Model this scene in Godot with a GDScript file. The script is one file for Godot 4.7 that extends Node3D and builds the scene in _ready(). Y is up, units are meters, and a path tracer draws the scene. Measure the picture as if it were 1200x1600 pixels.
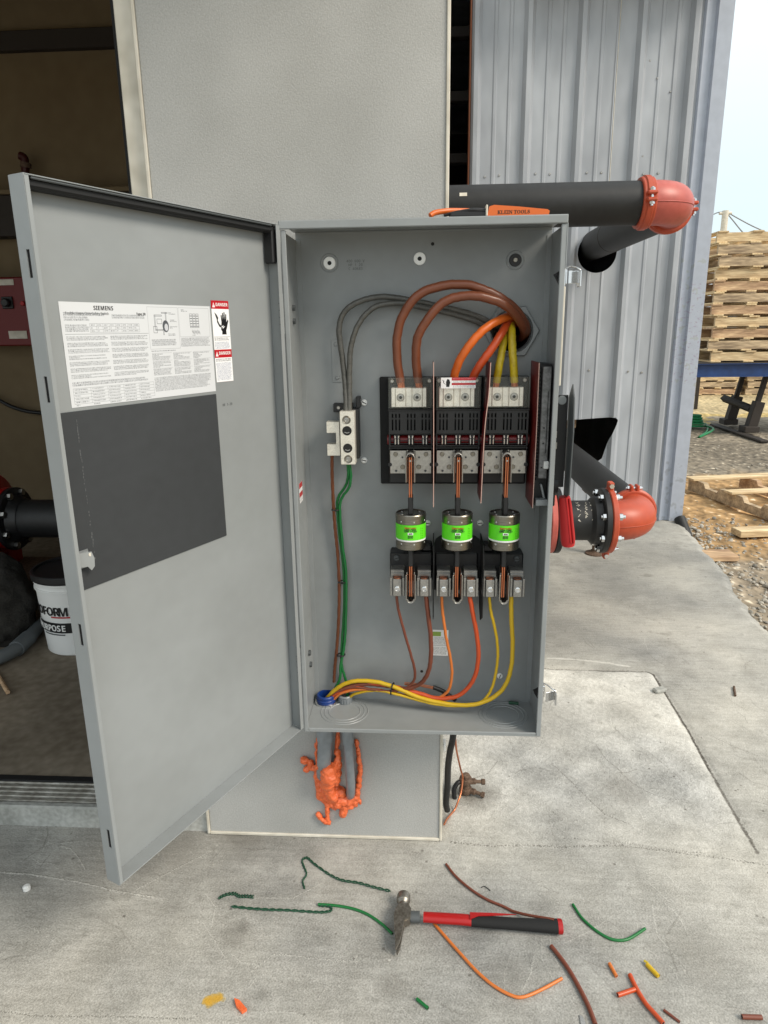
extends Node3D
# A fused safety switch with its door open on a rendered pillar; pump room on the left, sheet-metal building and yard on the right.

var origin_of := {}
var used := {}
var rng := RandomNumberGenerator.new()

# ---------------------------------------------------------------- naming and tree
func numbered(called: String) -> String:
	if not used.has(called):
		used[called] = 0
		return called
	used[called] += 1
	return "%s_%03d" % [called, used[called]]

func tag(o: Node, label: String, category: String, group := "") -> void:
	o.set_meta("label", label)
	o.set_meta("category", category)
	if group != "":
		o.set_meta("group", group)

func thing(called: String, label: String, category: String, base := Vector3.ZERO, group := "") -> Node3D:
	var o := Node3D.new()
	o.name = numbered(called)
	add_child(o)
	o.position = base
	origin_of[o] = base
	tag(o, label, category, group)
	return o

# commits a SurfaceTool whose points are in world coordinates as one named mesh, its origin at the middle of its foot
func obj(called: String, st: SurfaceTool, m: Material, parent: Node3D = null) -> MeshInstance3D:
	return put(called, st.commit(), m, parent)

func put(called: String, raw: Mesh, m: Material, parent: Node3D = null) -> MeshInstance3D:
	var box := raw.get_aabb()
	var c := box.position + Vector3(box.size.x / 2, 0, box.size.z / 2)
	var s2 := SurfaceTool.new()
	s2.begin(Mesh.PRIMITIVE_TRIANGLES)
	s2.append_from(raw, 0, Transform3D(Basis.IDENTITY, -c))
	var mi := MeshInstance3D.new()
	mi.mesh = s2.commit()
	mi.material_override = m
	if parent == null:
		mi.name = numbered(called)
		add_child(mi)
		mi.position = c
	else:
		mi.name = called
		parent.add_child(mi, true)
		mi.position = c - origin_of[parent]
	origin_of[mi] = c
	return mi

func struct(called: String, st: SurfaceTool, m: Material) -> MeshInstance3D:
	var o := obj(called, st, m)
	o.set_meta("kind", "structure")
	return o

func text(called: String, words: String, height: float, where: Transform3D, m: Material, parent: Node3D, bold := true, fnt := "Droid Sans", deep := 0.0004) -> MeshInstance3D:
	var f := SystemFont.new()
	f.font_names = PackedStringArray([fnt])
	f.font_weight = 700 if bold else 400
	var t := TextMesh.new()
	t.text = words
	t.font = f
	t.font_size = 48
	t.pixel_size = height / 34.0
	t.depth = deep
	t.curve_step = 4.0
	var mi := MeshInstance3D.new()
	mi.name = called
	mi.mesh = t
	mi.material_override = m
	parent.add_child(mi, true)
	mi.transform = Transform3D(where.basis, where.origin - origin_of[parent])
	return mi

# ---------------------------------------------------------------- shapes
func mb() -> SurfaceTool:
	var st := SurfaceTool.new()
	st.begin(Mesh.PRIMITIVE_TRIANGLES)
	return st

# a flat polygon (convex, 3 or 4 points) facing n
func face(st: SurfaceTool, p: Array, n: Vector3, uv: Array = []) -> void:
	var q := p.duplicate()
	var w := uv.duplicate()
	if (q[1] - q[0]).cross(q[2] - q[0]).dot(n) > 0:
		q.reverse()
		w.reverse()
	for i in range(1, q.size() - 1):
		for k in [0, i, i + 1]:
			st.set_normal(n)
			st.set_uv(w[k] if w.size() > 0 else Vector2(q[k].x + q[k].z * 0.37, q[k].y))
			st.add_vertex(q[k])

func tri_n(st: SurfaceTool, p: Array, n: Array, uv: Array = []) -> void:
	var order := [0, 1, 2]
	if (p[1] - p[0]).cross(p[2] - p[0]).dot(n[0] + n[1] + n[2]) > 0:
		order = [0, 2, 1]
	for k in order:
		st.set_normal(n[k])
		st.set_uv(uv[k] if uv.size() > 0 else Vector2(p[k].x, p[k].y))
		st.add_vertex(p[k])

# chamfered box; xf carries the middle and the turn
func bx(st: SurfaceTool, xf: Transform3D, size: Vector3, bevel := 0.0) -> void:
	var h := size / 2
	var b: float = min(bevel, min(h.x, min(h.y, h.z)) * 0.9)
	for ax in 3:
		var u: int = (ax + 1) % 3
		var v: int = (ax + 2) % 3
		for s in [-1.0, 1.0]:
			var q := []
			for c in [[-1, -1], [1, -1], [1, 1], [-1, 1]]:
				var p := Vector3.ZERO
				p[ax] = s * h[ax]
				p[u] = c[0] * (h[u] - b)
				p[v] = c[1] * (h[v] - b)
				q.append(xf * p)
			var n := Vector3.ZERO
			n[ax] = s
			face(st, q, (xf.basis * n).normalized())
	if b <= 0.0:
		return
	for ax in 3:
		var u: int = (ax + 1) % 3
		var v: int = (ax + 2) % 3
		for su in [-1.0, 1.0]:
			for sv in [-1.0, 1.0]:
				var q := []
				for e in [[-1.0, 0], [1.0, 0], [1.0, 1], [-1.0, 1]]:
					var p := Vector3.ZERO
					p[ax] = e[0] * (h[ax] - b)
					p[u] = su * (h[u] - (b if e[1] == 1 else 0.0))
					p[v] = sv * (h[v] - (0.0 if e[1] == 1 else b))
					q.append(xf * p)
				var n := Vector3.ZERO
				n[u] = su
				n[v] = sv
				face(st, q, (xf.basis * n).normalized())
	for sx in [-1.0, 1.0]:
		for sy in [-1.0, 1.0]:
			for sz in [-1.0, 1.0]:
				var s := Vector3(sx, sy, sz)
				var q := []
				for ax in 3:
					var p := Vector3.ZERO
					for k in 3:
						p[k] = s[k] * (h[k] - (0.0 if k == ax else b))
					q.append(xf * p)
				face(st, q, (xf.basis * s).normalized())

# box between two corners in world coordinates
func bb(st: SurfaceTool, a: Vector3, b: Vector3, bevel := 0.0) -> void:
	bx(st, Transform3D(Basis.IDENTITY, (a + b) / 2), (b - a).abs(), bevel)

func catmull(pts: Array, n := 6) -> Array:
	var out := []
	for i in pts.size() - 1:
		var a: Vector3 = pts[max(i - 1, 0)]
		var b: Vector3 = pts[i]
		var c: Vector3 = pts[i + 1]
		var d: Vector3 = pts[min(i + 2, pts.size() - 1)]
		for k in n:
			out.append(b.cubic_interpolate(c, a, d, float(k) / n))
	out.append(pts[-1])
	return out

# round rod along points; radius is a number or a list; squash flattens it along the first frame axis
func tube(st: SurfaceTool, pts: Array, radius, sides := 10, caps := true, squash := 1.0, up := Vector3.UP, uv_len := 1.0) -> void:
	var n := pts.size()
	var rings := []
	var norms := []
	var prev := up
	var along := 0.0
	var dist := []
	for i in n:
		var t: Vector3 = (pts[min(i + 1, n - 1)] - pts[max(i - 1, 0)]).normalized()
		if absf(prev.dot(t)) > 0.95:
			prev = Vector3.RIGHT if absf(t.x) < 0.8 else Vector3.BACK
		var a := (prev - t * prev.dot(t)).normalized()
		prev = a
		var b := t.cross(a)
		var r: float = radius[min(i, radius.size() - 1)] if radius is Array else radius
		var ring := []
		var nn := []
		for k in sides + 1:
			var ang := TAU * k / sides
			var dir := a * cos(ang) * squash + b * sin(ang)
			ring.append(pts[i] + dir * r)
			nn.append((a * cos(ang) / squash + b * sin(ang)).normalized())
		rings.append(ring)
		norms.append(nn)
		if i > 0:
			along += (pts[i] - pts[i - 1]).length()
		dist.append(along)
	for i in n - 1:
		for k in sides:
			var u0 := float(k) / sides
			var u1 := float(k + 1) / sides
			tri_n(st, [rings[i][k], rings[i][k + 1], rings[i + 1][k + 1]], [norms[i][k], norms[i][k + 1], norms[i + 1][k + 1]], [Vector2(u0, dist[i] / uv_len), Vector2(u1, dist[i] / uv_len), Vector2(u1, dist[i + 1] / uv_len)])
			tri_n(st, [rings[i][k], rings[i + 1][k + 1], rings[i + 1][k]], [norms[i][k], norms[i + 1][k + 1], norms[i + 1][k]], [Vector2(u0, dist[i] / uv_len), Vector2(u1, dist[i + 1] / uv_len), Vector2(u0, dist[i + 1] / uv_len)])
	if caps:
		for e in [0, n - 1]:
			var t: Vector3 = (pts[1] - pts[0]).normalized() if e == 0 else (pts[n - 1] - pts[n - 2]).normalized()
			if e == 0:
				t = -t
			for k in sides:
				face(st, [pts[e], rings[e][k], rings[e][k + 1]], t)

# turned shape: profile of Vector2(radius, height) round the local y axis of xf
func lathe(st: SurfaceTool, xf: Transform3D, prof: Array, sides := 24, arc := TAU, start := 0.0) -> void:
	for i in prof.size() - 1:
		var p0: Vector2 = prof[i]
		var p1: Vector2 = prof[i + 1]
		var d := p1 - p0
		if d.length() < 1e-7:
			continue
		var nr := Vector2(d.y, -d.x).normalized()
		for k in sides:
			var a0 := start + arc * k / sides
			var a1 := start + arc * (k + 1) / sides
			var v := []
			var nn := []
			var uv := []
			for e in [[p0, a0], [p0, a1], [p1, a1], [p1, a0]]:
				var pp: Vector2 = e[0]
				var an: float = e[1]
				v.append(xf * Vector3(pp.x * sin(an), pp.y, pp.x * cos(an)))
				nn.append((xf.basis * Vector3(nr.x * sin(an), nr.y, nr.x * cos(an))).normalized())
				uv.append(Vector2(an / TAU, pp.y))
			if p0.x > 1e-6:
				tri_n(st, [v[0], v[1], v[2]], [nn[0], nn[1], nn[2]], [uv[0], uv[1], uv[2]])
			if p1.x > 1e-6:
				tri_n(st, [v[0], v[2], v[3]], [nn[0], nn[2], nn[3]], [uv[0], uv[2], uv[3]])

func frame_y(dir: Vector3, where: Vector3) -> Transform3D:   # y axis along dir
	var y := dir.normalized()
	var x := (Vector3.BACK if absf(y.z) < 0.9 else Vector3.RIGHT).cross(y).normalized()
	return Transform3D(Basis(x, y, x.cross(y)), where)

func disc(st: SurfaceTool, where: Vector3, dir: Vector3, r: float, h: float, bevel := 0.0, sides := 20) -> void:
	var b: float = min(bevel, h * 0.9)
	lathe(st, frame_y(dir, where), [Vector2(r, 0), Vector2(r, h - b), Vector2(r - b, h), Vector2(0, h)], sides)

# polygon in the local xy plane pushed out along local z from 0 to depth
func prism(st: SurfaceTool, poly: Array, depth: float, xf: Transform3D) -> void:
	var pv := PackedVector2Array(poly)
	if Geometry2D.is_polygon_clockwise(pv):
		pv.reverse()
	var idx := Geometry2D.triangulate_polygon(pv)
	for z in [0.0, depth]:
		var n: Vector3 = (xf.basis * Vector3(0, 0, 1 if z > 0 else -1)).normalized()
		for i in range(0, idx.size(), 3):
			var q := []
			for k in 3:
				q.append(xf * Vector3(pv[idx[i + k]].x, pv[idx[i + k]].y, z))
			face(st, q, n)
	for i in pv.size():
		var a := pv[i]
		var b := pv[(i + 1) % pv.size()]
		var e := b - a
		var n: Vector3 = (xf.basis * Vector3(e.y, -e.x, 0)).normalized()
		face(st, [xf * Vector3(a.x, a.y, 0), xf * Vector3(b.x, b.y, 0), xf * Vector3(b.x, b.y, depth), xf * Vector3(a.x, a.y, depth)], n)

# plate in the local xy plane with rectangular openings (Rect2), from z 0 to depth
func grille(st: SurfaceTool, r: Rect2, holes: Array, depth: float, xf: Transform3D) -> void:
	var xs := [r.position.x, r.end.x]
	var ys := [r.position.y, r.end.y]
	for h in holes:
		for x in [h.position.x, h.end.x]:
			if not xs.has(x):
				xs.append(x)
		for y in [h.position.y, h.end.y]:
			if not ys.has(y):
				ys.append(y)
	xs.sort()
	ys.sort()
	var solid := func(i, j):
		if i < 0 or j < 0 or i >= xs.size() - 1 or j >= ys.size() - 1:
			return false
		var c := Vector2((xs[i] + xs[i + 1]) / 2, (ys[j] + ys[j + 1]) / 2)
		for h in holes:
			if h.has_point(c):
				return false
		return true
	for i in xs.size() - 1:
		for j in ys.size() - 1:
			if not solid.call(i, j):
				continue
			var a := Vector3(xs[i], ys[j], 0)
			var b := Vector3(xs[i + 1], ys[j + 1], depth)
			for z in [0.0, depth]:
				face(st, [xf * Vector3(a.x, a.y, z), xf * Vector3(b.x, a.y, z), xf * Vector3(b.x, b.y, z), xf * Vector3(a.x, b.y, z)], (xf.basis * Vector3(0, 0, 1 if z > 0 else -1)).normalized())
			if not solid.call(i - 1, j):
				face(st, [xf * Vector3(a.x, a.y, 0), xf * Vector3(a.x, b.y, 0), xf * Vector3(a.x, b.y, depth), xf * Vector3(a.x, a.y, depth)], (xf.basis * Vector3.LEFT).normalized())
			if not solid.call(i + 1, j):
				face(st, [xf * Vector3(b.x, a.y, 0), xf * Vector3(b.x, b.y, 0), xf * Vector3(b.x, b.y, depth), xf * Vector3(b.x, a.y, depth)], (xf.basis * Vector3.RIGHT).normalized())
			if not solid.call(i, j - 1):
				face(st, [xf * Vector3(a.x, a.y, 0), xf * Vector3(b.x, a.y, 0), xf * Vector3(b.x, a.y, depth), xf * Vector3(a.x, a.y, depth)], (xf.basis * Vector3.DOWN).normalized())
			if not solid.call(i, j + 1):
				face(st, [xf * Vector3(a.x, b.y, 0), xf * Vector3(b.x, b.y, 0), xf * Vector3(b.x, b.y, depth), xf * Vector3(a.x, b.y, depth)], (xf.basis * Vector3.UP).normalized())

# lumpy solid: smooth union of balls [middle, radius], meshed with surface nets
func blob(st: SurfaceTool, balls: Array, cell: float, k: float, rough := 0.0, rough_scale := 60.0, seed_ := 3) -> void:
	var box := AABB(balls[0][0], Vector3.ZERO)
	for b in balls:
		box = box.merge(AABB(b[0] - Vector3.ONE * b[1] * 1.3, Vector3.ONE * b[1] * 2.6))
	box = box.grow(cell * 3)
	var n := Vector3i((box.size / cell).ceil()) + Vector3i.ONE
	var noise := FastNoiseLite.new()
	noise.seed = seed_
	noise.frequency = rough_scale
	noise.fractal_octaves = 2
	var f := PackedFloat32Array()
	f.resize(n.x * n.y * n.z)
	f.fill(1e3)
	var acc := PackedFloat32Array()
	acc.resize(f.size())
	for b in balls:
		var reach: float = b[1] + 5.0 / k
		var lo := Vector3i(((b[0] - Vector3.ONE * reach - box.position) / cell).floor()).clamp(Vector3i.ZERO, n - Vector3i.ONE)
		var hi := Vector3i(((b[0] + Vector3.ONE * reach - box.position) / cell).ceil()).clamp(Vector3i.ZERO, n - Vector3i.ONE)
		for x in range(lo.x, hi.x + 1):
			for y in range(lo.y, hi.y + 1):
				for z in range(lo.z, hi.z + 1):
					var d: float = (box.position + Vector3(x, y, z) * cell).distance_to(b[0]) - b[1]
					acc[(x * n.y + y) * n.z + z] += exp(-k * d)
	for x in n.x:
		for y in n.y:
			for z in n.z:
				var i := (x * n.y + y) * n.z + z
				if acc[i] > 1e-9:
					f[i] = -log(acc[i]) / k
					if rough > 0.0 and absf(f[i]) < rough * 3 + cell * 2:
						var p := box.position + Vector3(x, y, z) * cell
						f[i] += rough * noise.get_noise_3d(p.x, p.y, p.z)
				else:
					f[i] = 0.05
	var vert := {}
	var stride := [n.y * n.z, n.z, 1]
	for x in n.x - 1:
		for y in n.y - 1:
			for z in n.z - 1:
				var i := (x * n.y + y) * n.z + z
				var s := 0
				var sum := Vector3.ZERO
				var neg := 0
				for c in 8:
					if f[i + (c & 1) * stride[0] + ((c >> 1) & 1) * stride[1] + ((c >> 2) & 1)] < 0:
						neg += 1
				if neg == 0 or neg == 8:
					continue
				for c in 8:
					for ax in 3:
						if (c >> ax) & 1:
							continue
						var e := c | (1 << ax)
						var v0 := f[i + (c & 1) * stride[0] + ((c >> 1) & 1) * stride[1] + ((c >> 2) & 1)]
						var v1 := f[i + (e & 1) * stride[0] + ((e >> 1) & 1) * stride[1] + ((e >> 2) & 1)]
						if (v0 < 0) == (v1 < 0):
							continue
						var p := Vector3(c & 1, (c >> 1) & 1, (c >> 2) & 1)
						p[ax] += v0 / (v0 - v1)
						sum += p
						s += 1
				var gr := Vector3(f[i + stride[0]] - f[i], f[i + stride[1]] - f[i], f[i + 1] - f[i])
				vert[i] = [box.position + (Vector3(x, y, z) + sum / s) * cell, gr.normalized() if gr.length() > 1e-9 else Vector3.UP]
	for x in range(1, n.x - 1):
		for y in range(1, n.y - 1):
			for z in range(1, n.z - 1):
				var i := (x * n.y + y) * n.z + z
				for ax in 3:
					if (f[i] < 0) == (f[i + stride[ax]] < 0):
						continue
					var u: int = stride[(ax + 1) % 3]
					var v: int = stride[(ax + 2) % 3]
					var ids := [i, i - u, i - u - v, i - v]
					var q := []
					for id in ids:
						if vert.has(id):
							q.append(vert[id])
					if q.size() == 4:
						tri_n(st, [q[0][0], q[1][0], q[2][0]], [q[0][1], q[1][1], q[2][1]])
						tri_n(st, [q[0][0], q[2][0], q[3][0]], [q[0][1], q[2][1], q[3][1]])

# hexagonal bolt head or nut
func hexnut(st: SurfaceTool, where: Vector3, dir: Vector3, across: float, h: float) -> void:
	var xf := frame_y(dir, where)
	var r := across / sqrt(3.0)
	for k in 6:
		var a := Vector3(r * sin(TAU * k / 6), 0, r * cos(TAU * k / 6))
		var b := Vector3(r * sin(TAU * (k + 1) / 6), 0, r * cos(TAU * (k + 1) / 6))
		var n := (xf.basis * (a + b)).normalized()
		var up := Vector3(0, h, 0)
		face(st, [xf * a, xf * b, xf * (b + up), xf * (a + up)], n)
		face(st, [xf * up, xf * (a + up), xf * (b + up)], xf.basis.y)

# ---------------------------------------------------------------- textures and materials
func noise_bytes(size: int, seed_: int, freq: float, oct: int, seamless := true, kind := FastNoiseLite.TYPE_SIMPLEX_SMOOTH) -> PackedByteArray:
	var f := FastNoiseLite.new()
	f.noise_type = kind
	f.seed = seed_
	f.frequency = freq
	f.fractal_octaves = oct
	var im := f.get_seamless_image(size, size) if seamless else f.get_image(size, size)
	im.convert(Image.FORMAT_L8)
	return im.get_data()

# two layers of noise between two sRGB colours
func mottled(size: int, seed_: int, c0: Color, c1: Color, coarse: float, fine: float, share := 0.5) -> ImageTexture:
	var a := noise_bytes(size, seed_, coarse, 4)
	var b := noise_bytes(size, seed_ + 7, fine, 2)
	var out := PackedByteArray()
	out.resize(size * size * 3)
	for i in size * size:
		var t: float = (a[i] * share + b[i] * (1.0 - share)) / 255.0
		t = clampf((t - 0.5) * 1.6 + 0.5, 0, 1)
		out[i * 3] = int(255 * lerpf(c0.r, c1.r, t))
		out[i * 3 + 1] = int(255 * lerpf(c0.g, c1.g, t))
		out[i * 3 + 2] = int(255 * lerpf(c0.b, c1.b, t))
	return ImageTexture.create_from_image(Image.create_from_data(size, size, false, Image.FORMAT_RGB8, out))

func bumps(size: int, seed_: int, freq: float, oct: int, strength: float) -> ImageTexture:
	var im := Image.create_from_data(size, size, false, Image.FORMAT_L8, noise_bytes(size, seed_, freq, oct))
	im.bump_map_to_normal_map(strength)
	return ImageTexture.create_from_image(im)

func mat(c: Color, rough := 0.5, metal := 0.0, spec := 0.5) -> StandardMaterial3D:
	var m := StandardMaterial3D.new()
	m.albedo_color = c
	m.roughness = rough
	m.metallic = metal
	m.metallic_specular = spec
	return m

func tri(m: StandardMaterial3D, tex: Texture2D, every: float, normal: Texture2D = null, nscale := 1.0, stretch := Vector3.ONE) -> StandardMaterial3D:
	m.uv1_triplanar = true
	m.uv1_scale = stretch / every
	if tex:
		m.albedo_texture = tex
	if normal:
		m.normal_enabled = true
		m.normal_texture = normal
		m.normal_scale = nscale
	return m

func wood(seed_: int, c0: Color, c1: Color, along: int) -> StandardMaterial3D:
	var m := mat(Color.WHITE, 0.85)
	var st := Vector3.ONE * 6.0
	st[along] = 0.8
	return tri(m, mottled(256, seed_, c0, c1, 0.008, 0.03, 0.6), 1.0, bumps(256, seed_ + 3, 0.03, 3, 3.0), 0.6, st)

# rows of unreadably small print
func small_print(im: Image, r: Rect2i, line: int, c: Color, seed_: int, fill := 0.85) -> void:
	var g := RandomNumberGenerator.new()
	g.seed = seed_
	var y := r.position.y
	while y + line <= r.end.y:
		var x := r.position.x
		var end := r.end.x - int(g.randf() * r.size.x * 0.12)
		if g.randf() > fill:
			end = r.position.x + int(r.size.x * g.randf_range(0.25, 0.6))
		while x < end:
			var word := g.randi_range(3, 9)
			for k in word:
				if x >= end:
					break
				for yy in range(y, y + line - 2):
					if g.randf() < 0.55:
						im.set_pixel(x, yy, im.get_pixel(x, yy).lerp(c, g.randf_range(0.5, 1.0)))
				x += 1
				if g.randf() < 0.35:
					x += 1
			x += 2
		y += line

func fill_poly(im: Image, pts: Array, c: Color) -> void:
	var pv := PackedVector2Array(pts)
	var lo := pv[0]
	var hi := pv[0]
	for p in pv:
		lo = lo.min(p)
		hi = hi.max(p)
	for y in range(max(0, int(lo.y)), min(im.get_height(), int(hi.y) + 2)):
		for x in range(max(0, int(lo.x)), min(im.get_width(), int(hi.x) + 2)):
			if Geometry2D.is_point_in_polygon(Vector2(x + 0.5, y + 0.5), pv):
				im.set_pixel(x, y, c)

func outline(im: Image, r: Rect2i, c: Color, w := 1) -> void:
	im.fill_rect(Rect2i(r.position, Vector2i(r.size.x, w)), c)
	im.fill_rect(Rect2i(Vector2i(r.position.x, r.end.y - w), Vector2i(r.size.x, w)), c)
	im.fill_rect(Rect2i(r.position, Vector2i(w, r.size.y)), c)
	im.fill_rect(Rect2i(Vector2i(r.end.x - w, r.position.y), Vector2i(w, r.size.y)), c)

func printed(im: Image, rough := 0.35) -> StandardMaterial3D:
	var m := mat(Color.WHITE, rough)
	m.albedo_texture = ImageTexture.create_from_image(im)
	return m

# a thin sheet with print: where.x is the reading direction, where.z faces the reader
func sheet(st: SurfaceTool, where: Transform3D, w: float, h: float, t := 0.0004) -> void:
	bx(st, where * Transform3D(Basis.IDENTITY, Vector3(0, 0, t * 0.4)), Vector3(w, h, t * 0.8))
	var z := t * 0.8 + 0.0001
	face(st, [where * Vector3(-w / 2, h / 2, z), where * Vector3(w / 2, h / 2, z), where * Vector3(w / 2, -h / 2, z), where * Vector3(-w / 2, -h / 2, z)], where.basis.z.normalized(), [Vector2(0, 0), Vector2(1, 0), Vector2(1, 1), Vector2(0, 1)])

func at_xyz(x: float, y: float, z: float) -> Transform3D:
	return Transform3D(Basis.IDENTITY, Vector3(x, y, z))

# ---------------------------------------------------------------- the place
var M := {}

func materials() -> void:
	var fine := bumps(256, 5, 0.09, 3, 2.0)
	M.grain = fine
	M.paint = tri(mat(Color(0.56, 0.575, 0.58), 0.46), mottled(512, 11, Color(0.93, 0.93, 0.925), Color(1, 1, 1), 0.005, 0.05, 0.75), 0.9, bumps(512, 6, 0.02, 3, 1.2), 0.16)
	M.paint.roughness_texture = mottled(512, 13, Color(0.62, 0.62, 0.62), Color(1, 1, 1), 0.006, 0.06, 0.7)
	M.paint_dark = mat(Color(0.30, 0.315, 0.32), 0.5)
	M.black = mat(Color(0.10, 0.102, 0.108), 0.45)
	M.black_matt = mat(Color(0.05, 0.052, 0.055), 0.8)
	M.rubber = mat(Color(0.06, 0.062, 0.065), 0.7)
	M.steel = tri(mat(Color(0.74, 0.73, 0.71), 0.33, 1.0), mottled(128, 21, Color(0.86, 0.86, 0.86), Color(1, 1, 1), 0.02, 0.08), 0.06)
	M.lug = tri(mat(Color(0.66, 0.65, 0.63), 0.36, 0.75), mottled(128, 22, Color(0.84, 0.84, 0.84), Color(1, 1, 1), 0.02, 0.08), 0.05)
	M.chrome = mat(Color(0.86, 0.86, 0.86), 0.16, 1.0)
	M.tin = tri(mat(Color(0.95, 0.93, 0.88), 0.42, 0.6), mottled(128, 22, Color(0.88, 0.88, 0.88), Color(1, 1, 1), 0.02, 0.08), 0.05)
	M.zinc = mat(Color(0.95, 0.95, 0.94), 0.4, 0.2)
	M.can = tri(mat(Color(0.60, 0.58, 0.54), 0.30, 1.0), mottled(128, 23, Color(0.8, 0.8, 0.8), Color(1, 1, 1), 0.02, 0.06), 0.05, null, 1.0, Vector3(0.3, 3.0, 0.3))
	M.copper = mat(Color(0.80, 0.50, 0.36), 0.32, 0.95)
	M.copper_dull = mat(Color(0.52, 0.33, 0.24), 0.5, 0.7)
	M.fibre = tri(mat(Color(0.46, 0.14, 0.125), 0.42), mottled(128, 24, Color(0.85, 0.85, 0.85), Color(1, 1, 1), 0.02, 0.06), 0.1)
	M.fibre_edge = mat(Color(0.76, 0.62, 0.57), 0.6)
	M.clear = mat(Color(0.85, 0.9, 0.88, 0.025), 0.05, 0.0, 0.25)
	M.clear.transparency = BaseMaterial3D.TRANSPARENCY_ALPHA
	M.red_cap = mat(Color(0.62, 0.06, 0.06), 0.35)
	M.brown = mat(Color(0.44, 0.245, 0.16), 0.33)
	M.brown_thin = mat(Color(0.44, 0.23, 0.16), 0.42)
	M.orange = mat(Color(0.82, 0.39, 0.13), 0.36)
	M.orange_thin = mat(Color(0.79, 0.44, 0.19), 0.4)
	M.red_orange = mat(Color(0.73, 0.285, 0.125), 0.36)
	M.yellow = mat(Color(0.78, 0.64, 0.10), 0.36)
	M.yellow_old = tri(mat(Color(0.78, 0.69, 0.12), 0.42), mottled(128, 25, Color(0.8, 0.78, 0.7), Color(1, 1, 1), 0.02, 0.08), 0.08)
	M.green = mat(Color(0.05, 0.40, 0.18), 0.4)
	M.green_dull = mat(Color(0.09, 0.28, 0.19), 0.55)
	M.grey_wire = tri(mat(Color(0.37, 0.365, 0.345), 0.36), mottled(128, 26, Color(0.75, 0.75, 0.75), Color(1, 1, 1), 0.02, 0.08), 0.04)
	M.lime = mat(Color(0.36, 0.83, 0.12), 0.4)
	M.white = mat(Color(0.88, 0.88, 0.87), 0.5)
	M.ink = mat(Color(0.06, 0.06, 0.06), 0.6)
	M.red_ink = mat(Color(0.66, 0.07, 0.10), 0.5)
	M.blue = mat(Color(0.06, 0.20, 0.46), 0.4)
	M.pvc = tri(mat(Color(0.53, 0.55, 0.565), 0.35), mottled(128, 27, Color(0.85, 0.85, 0.85), Color(1, 1, 1), 0.02, 0.06), 0.2)
	M.pvc_dark = mat(Color(0.36, 0.38, 0.39), 0.5)
	M.foam = tri(mat(Color(0.95, 0.47, 0.27), 0.42), mottled(128, 28, Color(0.88, 0.82, 0.8), Color(1, 1, 1), 0.02, 0.08), 0.06)
	M.bead = tri(mat(Color(0.86, 0.84, 0.79), 0.55), mottled(128, 29, Color(0.86, 0.85, 0.83), Color(1, 1, 1), 0.02, 0.06), 0.4)
	M.stucco = tri(mat(Color(0.70, 0.70, 0.69), 0.9, 0.0, 0.3), mottled(1024, 31, Color(0.87, 0.87, 0.865), Color(1, 1, 1), 0.003, 0.30, 0.5), 1.4, bumps(1024, 33, 0.42, 2, 1.6), 0.28)
	M.pipe = tri(mat(Color(0.125, 0.128, 0.132), 0.55), mottled(256, 35, Color(0.72, 0.72, 0.72), Color(1, 1, 1), 0.012, 0.07), 0.6)
	M.red_paint = tri(mat(Color(0.75, 0.37, 0.33), 0.42), mottled(256, 36, Color(0.86, 0.84, 0.82), Color(1, 1, 1), 0.01, 0.05), 0.5)
	M.orange_paint = tri(mat(Color(0.73, 0.305, 0.19), 0.42), mottled(256, 37, Color(0.88, 0.86, 0.84), Color(1, 1, 1), 0.01, 0.05), 0.5)
	M.rust = tri(mat(Color(0.46, 0.38, 0.32), 0.85), mottled(128, 38, Color(0.6, 0.55, 0.5), Color(1, 1, 1), 0.02, 0.07), 0.05)
	M.sheet_metal = tri(mat(Color(0.705, 0.725, 0.75), 0.42, 0.0), mottled(512, 41, Color(0.84, 0.84, 0.845), Color(1, 1, 1), 0.006, 0.03, 0.7), 1.6, null, 1.0, Vector3(1, 0.4, 1))
	M.sheet_trim = tri(mat(Color(0.70, 0.73, 0.78), 0.4), mottled(512, 43, Color(0.82, 0.81, 0.80), Color(1, 1, 1), 0.006, 0.03, 0.7), 1.1)
	M.room_wall = tri(mat(Color(0.48, 0.42, 0.32), 0.9), mottled(256, 45, Color(0.93, 0.92, 0.91), Color(1, 1, 1), 0.006, 0.04), 1.5)
	M.dark_steel = mat(Color(0.20, 0.175, 0.155), 0.75)
	M.room_floor = tri(mat(Color(0.53, 0.49, 0.43), 0.85), mottled(512, 46, Color(0.76, 0.74, 0.71), Color(1, 1, 1), 0.006, 0.05), 1.2)
	M.alu = tri(mat(Color(0.72, 0.71, 0.68), 0.5, 0.3), mottled(128, 47, Color(0.7, 0.68, 0.65), Color(1, 1, 1), 0.02, 0.06), 0.2)
	M.curb = tri(mat(Color(0.72, 0.72, 0.70), 0.85), mottled(256, 48, Color(0.78, 0.78, 0.77), Color(1, 1, 1), 0.01, 0.09), 0.4)
	M.wood_a = wood(51, Color(0.70, 0.60, 0.46), Color(0.93, 0.85, 0.69), 0)
	M.wood_b = wood(52, Color(0.50, 0.43, 0.35), Color(0.84, 0.75, 0.61), 0)
	M.wood_c = wood(53, Color(0.58, 0.46, 0.36), Color(0.88, 0.76, 0.60), 0)
	M.wood_z = wood(54, Color(0.76, 0.65, 0.49), Color(0.95, 0.87, 0.70), 2)
	M.rail_blue = tri(mat(Color(0.14, 0.28, 0.50), 0.45), mottled(128, 55, Color(0.8, 0.8, 0.8), Color(1, 1, 1), 0.01, 0.06), 0.8)

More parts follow.
